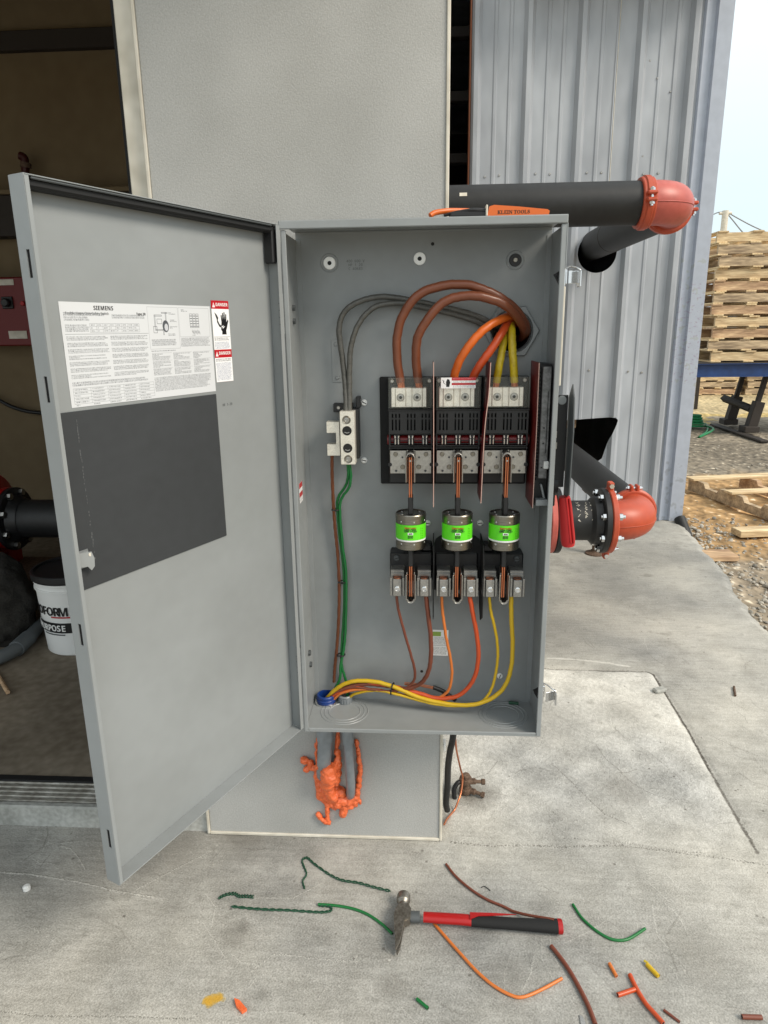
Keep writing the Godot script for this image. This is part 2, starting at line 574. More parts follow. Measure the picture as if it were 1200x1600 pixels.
# near slab: right edge runs out from the building's corner, then turns along the yard
const EDGE := [[-3.6, 1.70], [-3.03, 1.69], [-2.89, 1.685], [-2.16, 1.60], [-1.78, 1.52], [-1.5, 1.47], [-1.3, 1.455], [-0.6, 1.44], [3.0, 1.44]]
const PATCH := [Vector2(0.06, -0.96), Vector2(0.30, -0.935), Vector2(0.60, -0.922), Vector2(0.838, -0.917), Vector2(0.853, -0.90), Vector2(0.851, -0.758), Vector2(0.845, -0.52), Vector2(0.833, -0.322), Vector2(0.824, -0.16), Vector2(0.818, 0.006), Vector2(0.55, -0.012), Vector2(0.25, 0.006), Vector2(0.06, -0.004)]
const X0 := -1.9
const Z0 := -3.1
const SPAN := 4.1

func edge_x(z: float, n: FastNoiseLite) -> float:
	for i in EDGE.size() - 1:
		if z <= EDGE[i + 1][0]:
			return lerpf(EDGE[i][1], EDGE[i + 1][1], clampf((z - EDGE[i][0]) / (EDGE[i + 1][0] - EDGE[i][0]), 0, 1)) + 0.035 * n.get_noise_1d(z * 60.0) + 0.02 * n.get_noise_1d(z * 260.0)
	return 1.44

func seg_dist(p: Vector2, pts: Array) -> float:
	var d := 9.0
	for i in pts.size() - 1:
		var c := Geometry2D.get_closest_point_to_segment(p, pts[i], pts[i + 1])
		d = minf(d, p.distance_to(c))
	return d

func floor_texture() -> Array:
	var n := 2048
	var low := noise_bytes(n, 61, 0.0022, 5, false)
	var mid := noise_bytes(n, 62, 0.016, 4, false)
	var fine := noise_bytes(n, 63, 0.42, 2, false)
	var grit := noise_bytes(n, 65, 0.11, 3, false)
	# brushed streaks: noise drawn out along x
	var f := FastNoiseLite.new()
	f.seed = 64
	f.frequency = 0.12
	f.fractal_octaves = 2
	var st := f.get_image(256, n)
	st.convert(Image.FORMAT_L8)
	st.resize(n, n, Image.INTERPOLATE_BILINEAR)
	var streak := st.get_data()
	var inside := PackedByteArray()
	var small := 256
	inside.resize(small * small)
	var poly := PackedVector2Array(PATCH)
	for j in small:
		for i in small:
			var p := Vector2(X0 + SPAN * (i + 0.5) / small, Z0 + SPAN * (j + 0.5) / small)
			inside[j * small + i] = int(255 * clampf((0.03 - p.y) / 0.22, 0.0, 1.0)) if Geometry2D.is_point_in_polygon(p, poly) else 0
	var im_in := Image.create_from_data(small, small, false, Image.FORMAT_L8, inside)
	im_in.resize(n, n, Image.INTERPOLATE_CUBIC)
	inside = im_in.get_data()
	var col := PackedByteArray()
	col.resize(n * n * 3)
	var hgt := PackedByteArray()
	hgt.resize(n * n)
	for i in n * n:
		var l := low[i] / 255.0 - 0.5
		var m := mid[i] / 255.0 - 0.5
		var g := fine[i] / 255.0 - 0.5
		var s := streak[i] / 255.0 - 0.5
		var p := inside[i] / 255.0
		var q := grit[i] / 255.0 - 0.5
		var v := 0.605 + l * 0.25 + m * (0.12 + 0.06 * p) + q * (0.055 + 0.05 * p) + g * 0.17 + s * 0.06 * (1.0 - p) + p * 0.10
		# worn spots where the paste has come off
		if m > 0.21 and l > 0.0:
			v -= (m - 0.21) * 0.5
		var warm := 0.016 + l * 0.03
		col[i * 3] = int(clampf(v + warm * 0.5, 0, 1) * 255)
		col[i * 3 + 1] = int(clampf(v, 0, 1) * 255)
		col[i * 3 + 2] = int(clampf(v - warm - 0.008, 0, 1) * 255)
		hgt[i] = int(clampf(0.5 + g * (0.24 + p * 0.2) + q * (0.16 + p * 0.2) + m * (0.05 + p * 0.12) + s * 0.10 * (1.0 - p), 0, 1) * 255)
	var im := Image.create_from_data(n, n, false, Image.FORMAT_RGB8, col)
	var hi := Image.create_from_data(n, n, false, Image.FORMAT_L8, hgt)
	var px := func(x: float, z: float): return Vector2((x - X0) / SPAN * n, (z - Z0) / SPAN * n)
	var g := RandomNumberGenerator.new()
	g.seed = 77
	# stroke: list of points in metres, colour, width in pixels, change of height
	var stroke := func(pts: Array, c: Color, w: float, a: float, dh: float, jitter: float):
		var prev: Vector2 = px.call(pts[0].x, pts[0].y)
		for k in range(1, pts.size()):
			var to: Vector2 = px.call(pts[k].x, pts[k].y)
			var steps := int(prev.distance_to(to)) + 1
			for q in steps:
				var p := prev.lerp(to, float(q) / steps) + Vector2(g.randf_range(-jitter, jitter), g.randf_range(-jitter, jitter))
				var ww: float = w * g.randf_range(0.6, 1.3)
				for dx in range(-int(ww), int(ww) + 1):
					for dz in range(-int(ww), int(ww) + 1):
						var xx := int(p.x) + dx
						var zz := int(p.y) + dz
						if xx < 0 or zz < 0 or xx >= n or zz >= n or dx * dx + dz * dz > ww * ww + 0.5:
							continue
						im.set_pixel(xx, zz, im.get_pixel(xx, zz).lerp(c, a * g.randf_range(0.4, 1.0)))
						if dh != 0.0:
							var hh := hi.get_pixel(xx, zz).r + dh
							hi.set_pixel(xx, zz, Color(hh, hh, hh))
			prev = to
	var to2 := func(v: Array):
		var out := []
		for p in v:
			out.append(Vector2(p.x, p.z))
		return out
	var light := Color(0.80, 0.79, 0.76)
	var dirt := Color(0.30, 0.285, 0.26)  # for stains and cracks, and the painted shade of the patch joint
	# groove shade painted into the joint round the repaired patch, and the feathered seam along its near side
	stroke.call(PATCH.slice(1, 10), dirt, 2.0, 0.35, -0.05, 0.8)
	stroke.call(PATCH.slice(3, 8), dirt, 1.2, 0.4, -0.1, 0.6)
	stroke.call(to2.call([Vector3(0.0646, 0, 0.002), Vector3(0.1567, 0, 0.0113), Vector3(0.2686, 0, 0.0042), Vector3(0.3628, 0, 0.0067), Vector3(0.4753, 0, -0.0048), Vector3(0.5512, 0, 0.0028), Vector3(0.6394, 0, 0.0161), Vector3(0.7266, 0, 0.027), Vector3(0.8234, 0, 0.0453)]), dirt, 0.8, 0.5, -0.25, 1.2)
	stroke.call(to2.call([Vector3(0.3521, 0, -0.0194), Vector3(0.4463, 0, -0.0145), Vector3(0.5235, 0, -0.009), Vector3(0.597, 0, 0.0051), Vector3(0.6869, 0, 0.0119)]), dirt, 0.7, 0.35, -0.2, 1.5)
	# trowel arcs in the patch
	stroke.call(to2.call([Vector3(0.3773, 0, -0.325), Vector3(0.4144, 0, -0.2496), Vector3(0.4436, 0, -0.1793), Vector3(0.4785, 0, -0.1118), Vector3(0.534, 0, -0.0732)]), dirt, 0.7, 0.5, -0.3, 0.7)
	stroke.call(to2.call([Vector3(0.5635, 0, -0.3053), Vector3(0.5837, 0, -0.248), Vector3(0.6158, 0, -0.2079), Vector3(0.6587, 0, -0.1804), Vector3(0.7096, 0, -0.1799)]), dirt, 0.7, 0.4, -0.3, 0.9)
	stroke.call(to2.call([Vector3(0.6002, 0, -0.558), Vector3(0.6269, 0, -0.4688), Vector3(0.6757, 0, -0.4034), Vector3(0.7071, 0, -0.3261), Vector3(0.7381, 0, -0.2348)]), dirt, 0.6, 0.28, -0.2, 0.7)
	stroke.call(to2.call([Vector3(0.4817, 0, -1.0137), Vector3(0.5915, 0, -1.0066), Vector3(0.7071, 0, -0.9787), Vector3(0.7836, 0, -0.9503)]), light, 3.0, 0.4, 0.12, 1.5)
	# pale ridges and scratches on the near floor
	stroke.call(to2.call([Vector3(-1.0183, 0, 0.149), Vector3(-0.945, 0, 0.1517), Vector3(-0.8175, 0, 0.1696), Vector3(-0.698, 0, 0.1947), Vector3(-0.6178, 0, 0.2059)]), light, 0.9, 0.6, 0.35, 0.5)
	stroke.call(to2.call([Vector3(-0.9157, 0, 0.0579), Vector3(-0.8868, 0, 0.0655), Vector3(-0.8524, 0, 0.0942), Vector3(-0.8134, 0, 0.1339)]), light, 0.8, 0.7, 0.35, 0.5)
	stroke.call(to2.call([Vector3(-0.9554, 0, 0.0372), Vector3(-0.9507, 0, 0.0878), Vector3(-0.9364, 0, 0.1474)]), light, 0.6, 0.45, 0.25, 0.8)
	stroke.call(to2.call([Vector3(-0.6697, 0, 0.1897), Vector3(-0.626, 0, 0.1455), Vector3(-0.5663, 0, 0.0921), Vector3(-0.5288, 0, 0.0586)]), light, 0.6, 0.4, 0.25, 0.6)
	stroke.call(to2.call([Vector3(-0.3136, 0, 0.3412), Vector3(-0.2665, 0, 0.342), Vector3(-0.2123, 0, 0.3469), Vector3(-0.1328, 0, 0.3491)]), light, 0.7, 0.4, 0.25, 0.8)
	stroke.call(to2.call([Vector3(-0.35, 0, 0.3838), Vector3(-0.3291, 0, 0.3612), Vector3(-0.3075, 0, 0.3379)]), light, 0.6, 0.4, 0.25, 0.8)
	stroke.call(to2.call([Vector3(-0.8084, 0, 0.4862), Vector3(-0.729, 0, 0.4925), Vector3(-0.607, 0, 0.4866), Vector3(-0.435, 0, 0.4834)]), dirt, 0.6, 0.3, -0.2, 0.8)
	for k in 420:
		var p := Vector2(g.randf_range(-1.2, 1.4), g.randf_range(-1.2, 0.8))
		var d := Vector2.from_angle(g.randf() * TAU) * g.randf_range(0.02, 0.16)
		var bend := d.orthogonal() * g.randf_range(-0.2, 0.2)
		stroke.call([p, p + d * 0.5 + bend, p + d], light if g.randf() < 0.65 else dirt, 0.5, g.randf_range(0.15, 0.55), 0.14, 0.4)
	# dark and pale flecks
	for k in 900:
		var p: Vector2 = px.call(g.randf_range(-1.6, 1.6), g.randf_range(-2.8, 0.95))
		var c := dirt if g.randf() < 0.6 else light
		var r := g.randf_range(0.5, 1.9)
		for dx in range(-2, 3):
			for dz in range(-2, 3):
				var q := Vector2i(int(p.x) + dx, int(p.y) + dz)
				if Vector2(dx, dz).length() < r and q.x >= 0 and q.y >= 0 and q.x < n and q.y < n:
					im.set_pixelv(q, im.get_pixelv(q).lerp(c, 0.5))
	# broad stains
	for s in [[-0.70, 0.02, 0.20, dirt, 0.30], [-0.46, -0.02, 0.12, dirt, 0.35], [0.12, -0.18, 0.10, dirt, 0.45], [0.95, -1.6, 0.5, dirt, 0.10], [1.2, -2.2, 0.4, dirt, 0.12], [0.5, -1.2, 0.3, dirt, 0.14], [-0.26, 0.12, 0.09, light, 0.25], [0.24, 0.30, 0.12, light, 0.2], [0.17, 0.36, 0.06, dirt, 0.18], [0.56, 0.30, 0.11, dirt, 0.18], [-0.41, 0.30, 0.05, dirt, 0.25], [-0.06, 0.40, 0.04, dirt, 0.22], [0.55, -0.22, 0.09, dirt, 0.26], [0.40, -0.55, 0.18, dirt, 0.14], [0.66, -0.62, 0.12, dirt, 0.16]]:
		var c: Vector2 = px.call(s[0], s[1])
		var r: float = s[2] / SPAN * n
		for zz in range(max(0, int(c.y - r)), min(n, int(c.y + r))):
			for xx in range(max(0, int(c.x - r)), min(n, int(c.x + r))):
				var w: float = 1.0 - Vector2(xx, zz).distance_to(c) / r
				var mm := mid[zz * n + xx] / 255.0
				w = clampf(w * 1.6 + (mm - 0.62) * 1.6, 0, 1) * s[4]
				if w > 0:
					im.set_pixel(xx, zz, im.get_pixel(xx, zz).lerp(s[3], w))
	# sprayed marks left on the slab
	for s in [[to2.call([Vector3(-0.4223, 0, 0.4458), Vector3(-0.4086, 0, 0.4413), Vector3(-0.3894, 0, 0.4377)]), Color(0.78, 0.60, 0.22), 3.5, 0.5], [to2.call([Vector3(-0.4121, 0, 0.4545), Vector3(-0.3996, 0, 0.4461)]), Color(0.78, 0.60, 0.22), 3.0, 0.5]]:
		stroke.call(s[0], s[1], s[2], s[3], 0.0, 2.5)
	hi.bump_map_to_normal_map(3.5)
	return [ImageTexture.create_from_image(im), ImageTexture.create_from_image(hi)]

func build_ground() -> void:
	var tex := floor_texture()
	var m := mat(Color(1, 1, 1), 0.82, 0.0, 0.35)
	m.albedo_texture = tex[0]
	m.normal_enabled = true
	m.normal_texture = tex[1]
	m.normal_scale = 0.42
	var nz := FastNoiseLite.new()
	nz.seed = 71
	nz.frequency = 0.02
	var n2 := FastNoiseLite.new()
	n2.seed = 72
	n2.frequency = 14.0
	n2.fractal_octaves = 3
	var poly := PackedVector2Array(PATCH)
	var joint := PATCH.slice(1, 10)
	var nx := 300
	var nzs := 330
	var zs := []
	for j in nzs + 1:
		zs.append(lerpf(-3.08, 0.98, float(j) / nzs))
	var v := PackedVector3Array()
	var uv := PackedVector2Array()
	for j in nzs + 1:
		var ex := edge_x(zs[j], nz)
		for i in nx + 1:
			var x := lerpf(X0 + 0.02, ex, float(i) / nx)
			var z: float = zs[j]
			var h := 0.0
			if x > -0.1 and z > -1.3 and z < 0.2:
				var p := Vector2(x, z)
				var d := seg_dist(p, joint)
				var inn := Geometry2D.is_point_in_polygon(p, poly)
				if inn:
					h += 0.006 * clampf(d / 0.03, 0, 1) * clampf((0.05 - z) / 0.12, 0, 1) + 0.0025 * n2.get_noise_2d(x, z)
				h -= 0.008 * clampf(1.0 - d / 0.013, 0, 1) * clampf((0.10 - z) / 0.5, 0, 1)
			h += 0.0012 * n2.get_noise_2d(x * 0.4 + 9, z * 0.4)
			if i > nx - 3:
				h -= 0.004 * (i - nx + 3)
			v.append(Vector3(x, h, z))
			uv.append(Vector2((x - X0) / SPAN, (z - Z0) / SPAN))
	# broken rim down to the dirt
	var w := nx + 1
	var nn := PackedVector3Array()
	nn.resize(v.size())
	for j in nzs + 1:
		for i in w:
			var a := v[j * w + max(i - 1, 0)]
			var b := v[j * w + min(i + 1, nx)]
			var c := v[max(j - 1, 0) * w + i]
			var d := v[min(j + 1, nzs) * w + i]
			nn[j * w + i] = (d - c).cross(b - a).normalized()
	var idx := PackedInt32Array()
	for j in nzs:
		for i in nx:
			var a := j * w + i
			idx.append_array([a, a + 1, a + w + 1, a, a + w + 1, a + w])
	var arr := []
	arr.resize(Mesh.ARRAY_MAX)
	arr[Mesh.ARRAY_VERTEX] = v
	arr[Mesh.ARRAY_NORMAL] = nn
	arr[Mesh.ARRAY_TEX_UV] = uv
	arr[Mesh.ARRAY_INDEX] = idx
	var am := ArrayMesh.new()
	am.add_surface_from_arrays(Mesh.PRIMITIVE_TRIANGLES, arr)
	var o := put("concrete_slab", am, m)
	o.set_meta("kind", "structure")
	var st := mb()
	for j in nzs:
		var a := v[j * w + nx]
		var b := v[(j + 1) * w + nx]
		var lo := Vector3(0.03 + 0.03 * nz.get_noise_1d(j * 9.0), 0, 0)
		face(st, [a, b, Vector3(b.x, -0.12, b.z) + lo, Vector3(a.x, -0.12, a.z) + lo], Vector3(1, 0.3, 0).normalized())
	struct("slab_edge", st, M.curb)
	# the slab goes on behind the camera and to the left
	var m2 := tri(mat(Color(1, 1, 1), 0.85), mottled(512, 73, Color(0.52, 0.515, 0.50), Color(0.74, 0.735, 0.715), 0.005, 0.12), 2.0)
	st = mb()
	bb(st, Vector3(-9, -0.11, -0.02), Vector3(1.44, -0.005, 9))
	struct("apron", st, m2)
	# yard
	var n := 1024
	var la := noise_bytes(n, 81, 0.006, 5, false)
	var fb := noise_bytes(n, 82, 0.12, 3, false)
	var col := PackedByteArray()
	col.resize(n * n * 3)
	var hg := PackedByteArray()
	hg.resize(n * n)
	var dirt := Color(0.64, 0.52, 0.37)
	var asph := Color(0.52, 0.485, 0.43)
	var pale := Color(0.70, 0.63, 0.49)
	var grav := Color(0.58, 0.53, 0.46)
	for j in n:
		var z := lerpf(-15.0, 1.0, (j + 0.5) / n)
		for i in n:
			var k := j * n + i
			var t := (la[k] / 255.0 - 0.5)
			var g := (fb[k] / 255.0 - 0.5)
			var zz := z + t * 2.2
			var c := pale
			c = c.lerp(asph, smoothstep(-9.3, -8.6, zz))
			c = c.lerp(dirt, smoothstep(-4.9, -4.3, zz))
			c = c.lerp(grav, smoothstep(-2.6, -2.1, zz))
			if absf(zz + 8.9) < 0.25:
				c = c.lerp(Color(0.78, 0.66, 0.36), 0.5)
			var b := 1.0 + t * 0.35 + g * 0.42
			if g > 0.31 and zz > -7.5:
				c = c.lerp(Color(0.84, 0.80, 0.72), 0.7)
			if t < -0.16 and zz > -5.0:
				c = c.lerp(Color(0.34, 0.27, 0.20), 0.5)
			col[k * 3] = int(clampf(c.r * b, 0, 1) * 255)
			col[k * 3 + 1] = int(clampf(c.g * b, 0, 1) * 255)
			col[k * 3 + 2] = int(clampf(c.b * b, 0, 1) * 255)
			hg[k] = int(clampf(0.5 + t * 0.5 + g * 0.7, 0, 1) * 255)
	var hi := Image.create_from_data(n, n, false, Image.FORMAT_L8, hg)
	hi.bump_map_to_normal_map(3.0)
	var my := mat(Color.WHITE, 0.92, 0.0, 0.3)
	my.albedo_texture = ImageTexture.create_from_image(Image.create_from_data(n, n, false, Image.FORMAT_RGB8, col))
	my.normal_enabled = true
	my.normal_texture = ImageTexture.create_from_image(hi)
	st = mb()
	var gx := 110
	var gz := 110
	var yh := func(x: float, z: float): return -0.06 + 0.018 * n2.get_noise_2d(x * 0.12, z * 0.12) + 0.014 * n2.get_noise_2d(x * 0.5, z * 0.5)
	for j in gz:
		for i in gx:
			var q := []
			var uvs := []
			var ns := []
			for e in [[0, 0], [1, 0], [1, 1], [0, 1]]:
				var x := lerpf(1.2, 13.2, float(i + e[0]) / gx)
				var z := lerpf(-15.0, 1.0, float(j + e[1]) / gz)
				q.append(Vector3(x, yh.call(x, z), z))
				uvs.append(Vector2((x - 1.2) / 12.0, (z + 15.0) / 16.0))
				ns.append(Vector3(yh.call(x - 0.05, z) - yh.call(x + 0.05, z), 0.1, yh.call(x, z - 0.05) - yh.call(x, z + 0.05)).normalized())
			tri_n(st, [q[0], q[1], q[2]], [ns[0], ns[1], ns[2]], [uvs[0], uvs[1], uvs[2]])
			tri_n(st, [q[0], q[2], q[3]], [ns[0], ns[2], ns[3]], [uvs[0], uvs[2], uvs[3]])
	struct("dirt_yard", st, my)
	st = mb()
	bb(st, Vector3(-250, -0.5, -250), Vector3(250, -0.105, 250))
	struct("ground", st, tri(mat(Color(1, 1, 1), 0.95), mottled(512, 83, Color(0.52, 0.46, 0.38), Color(0.74, 0.68, 0.55), 0.01, 0.1), 6.0))
	# loose gravel and crumbs along the broken rim
	var stone := mb()
	var g := RandomNumberGenerator.new()
	g.seed = 84
	var sh := []
	for k in 9:
		sh.append(Vector3(g.randf_range(0.6, 1.1), g.randf_range(0.5, 0.9), g.randf_range(0.6, 1.1)))
	lathe(stone, Transform3D(), [Vector2(0, -0.5), Vector2(0.62, -0.3), Vector2(0.8, 0.05), Vector2(0.5, 0.42), Vector2(0, 0.5)], 6)
	var mm := MultiMesh.new()
	mm.transform_format = MultiMesh.TRANSFORM_3D
	mm.use_colors = true
	mm.mesh = stone.commit()
	mm.instance_count = 1900
	for k in mm.instance_count:
		var z := g.randf_range(-3.3, -1.0)
		var off := absf(g.randfn(0.0, 0.22))
		var x := edge_x(z, nz) + 0.02 + off
		if g.randf() < 0.4:
			x = g.randf_range(1.6, 4.5)
			z = g.randf_range(-6.5, -1.2)
			if x < edge_x(z, nz) + 0.03 and z > -3.2:
				x = edge_x(z, nz) + 0.05
		var s := 0.005 + 0.016 * pow(g.randf(), 2.2)
		var b := Basis.from_euler(Vector3(g.randf() * TAU, g.randf() * TAU, g.randf() * TAU)).scaled(Vector3(s, s * 0.7, s * 1.2))
		mm.set_instance_transform(k, Transform3D(b, Vector3(x, yh.call(x, z) + s * 0.2, z)))
		var v3 := g.randf_range(0.20, 0.50)
		mm.set_instance_color(k, Color(v3, v3 * 0.92, v3 * 0.78))
	var gm := mat(Color.WHITE, 0.95)
	gm.vertex_color_use_as_albedo = true
	var gi := MultiMeshInstance3D.new()
	gi.name = "gravel"
	gi.multimesh = mm
	gi.material_override = gm
	gi.set_meta("kind", "stuff")
	tag(gi, "loose grey gravel and crumbs along the broken edge of the concrete slab", "gravel")
	add_child(gi)

func build_pillar_and_room() -> void:
	# rendered pillar with white corner beads
	var t := thing("rendered_pillar", "grey rendered wall pier with white corner beads, carrying the open switch box", "wall", Vector3(-0.255, 0, -0.06))
	var st := mb()
	bb(st, Vector3(-0.549, 0.004, -0.139), Vector3(0.040, 2.448, -0.002), 0.002)
	obj("render_coat", st, M.stucco, t)
	for x in [-0.552, 0.0425]:
		st = mb()
		bb(st, Vector3(x - 0.0035, 0.002, -0.05), Vector3(x + 0.0035, 2.447, 0.002), 0.0015)
		obj("corner_bead", st, M.bead, t)
	st = mb()
	bb(st, Vector3(-0.5484, 0.001, -0.02), Vector3(0.0389, 0.009, 0.002), 0.0015)
	obj("base_bead", st, M.bead, t)
	st = mb()
	bb(st, Vector3(-0.594, 0.07, -0.13), Vector3(-0.556, 2.447, -0.012), 0.002)
	obj("door_jamb", st, M.bead, t)
	st = mb()
	bb(st, Vector3(-0.603, 0.07, -0.12), Vector3(-0.5945, 2.447, -0.02), 0.002)
	obj("jamb_seal", st, M.black_matt, t)
	# room behind: right wall, back wall, left wall, ceiling, floor
	st = mb()
	bb(st, Vector3(-0.06, 0.0, -3.0), Vector3(-0.002, 3.55, -0.145))
	var sw := thing("side_wall", "side wall of the dark pump room running back from the pier", "wall", Vector3(-0.01, 0, -1.5))
	obj("wallboard", st, M.room_wall, sw)
	st = mb()
	bb(st, Vector3(-0.0015, 0.0, -3.0), Vector3(0.038, 3.55, -0.1425))
	obj("render_coat", st, M.stucco, sw)
	var w := thing("back_wall", "tan back wall of the dark pump room with a darker band near the top", "wall", Vector3(-2.5, 0, -2.75))
	st = mb()
	bb(st, Vector3(-5.2, 0.0, -2.90), Vector3(-0.065, 3.55, -2.75))
	obj("wallboard", st, M.room_wall, w)
	st = mb()
	bb(st, Vector3(-5.2, 2.765, -2.748), Vector3(-0.07, 2.86, -2.70), 0.004)
	obj("girt", st, M.dark_steel, w)
	st = mb()
	bb(st, Vector3(-5.2, 1.80, -2.748), Vector3(-0.07, 2.02, -2.62), 0.004)
	obj("dark_rail", st, M.dark_steel, w)
	st = mb()
	bb(st, Vector3(-5.2, 2.021, -2.748), Vector3(-0.07, 2.046, -2.60), 0.003)
	obj("ledge", st, M.room_wall, w)
	st = mb()
	bb(st, Vector3(-5.3, 0.0, -2.90), Vector3(-5.205, 3.55, 0.0))
	tag(obj("far_side_wall", st, M.room_wall), "left side wall of the dark pump room, out of sight to the left", "wall")
	st = mb()
	bb(st, Vector3(-5.2, 3.45, -2.745), Vector3(-0.605, 3.55, -0.15))
	tag(obj("room_ceiling", st, M.room_wall), "ceiling of the dark pump room behind the open switch door", "ceiling")
	st = mb()
	bb(st, Vector3(-5.2, 2.62, -0.145), Vector3(0.038, 3.5, -0.05))
	tag(obj("door_header", st, M.curb), "pale header above the wide pump room doorway", "wall")
	st = mb()
	bb(st, Vector3(-5.2, -0.05, -2.745), Vector3(-0.065, 0.048, -0.150))
	struct("room_floor", st, M.room_floor)
	# kerb and door track
	st = mb()
	bb(st, Vector3(-5.2, -0.05, -0.030), Vector3(-0.556, 0.060, -0.010), 0.004)
	struct("door_kerb", st, M.curb)
	t = thing("door_track", "ribbed aluminium door track along the pump room threshold, with a black rubber strip", "door track", Vector3(-1.6, 0.05, -0.09))
	st = mb()
	bb(st, Vector3(-3.2, 0.02, -0.118), Vector3(-0.6, 0.049, -0.032))
	obj("track_bed", st, M.alu, t)
	for k in 5:
		st = mb()
		var z := -0.040 - k * 0.018
		bb(st, Vector3(-3.2, 0.0495, z - 0.003), Vector3(-0.6, 0.056, z + 0.003), 0.0015)
		obj("rib", st, M.alu, t)
	st = mb()
	bb(st, Vector3(-3.2, 0.03, -0.1485), Vector3(-0.6, 0.054, -0.1195), 0.004)
	obj("rubber_strip", st, M.rubber, t)
	# pump room roof, and an unseen eave sized for the shade below it
	st = mb()
	bb(st, Vector3(-6.0, 3.552, -2.9), Vector3(0.038, 3.65, -0.14))
	bb(st, Vector3(-6.0, EAVE_Y, -0.145), Vector3(EAVE_X, EAVE_Y + 0.12, EAVE_Z))
	tag(obj("roof_with_shade_eave", st, M.sheet_metal), "roof of the pump room and unseen eave sized to shade the pier", "roof")

const RIBS := [0.289, 0.588, 0.889, 1.219, 1.505]
const EAVE_X := 0.35
const EAVE_Y := 2.6
const EAVE_Z := 1.0

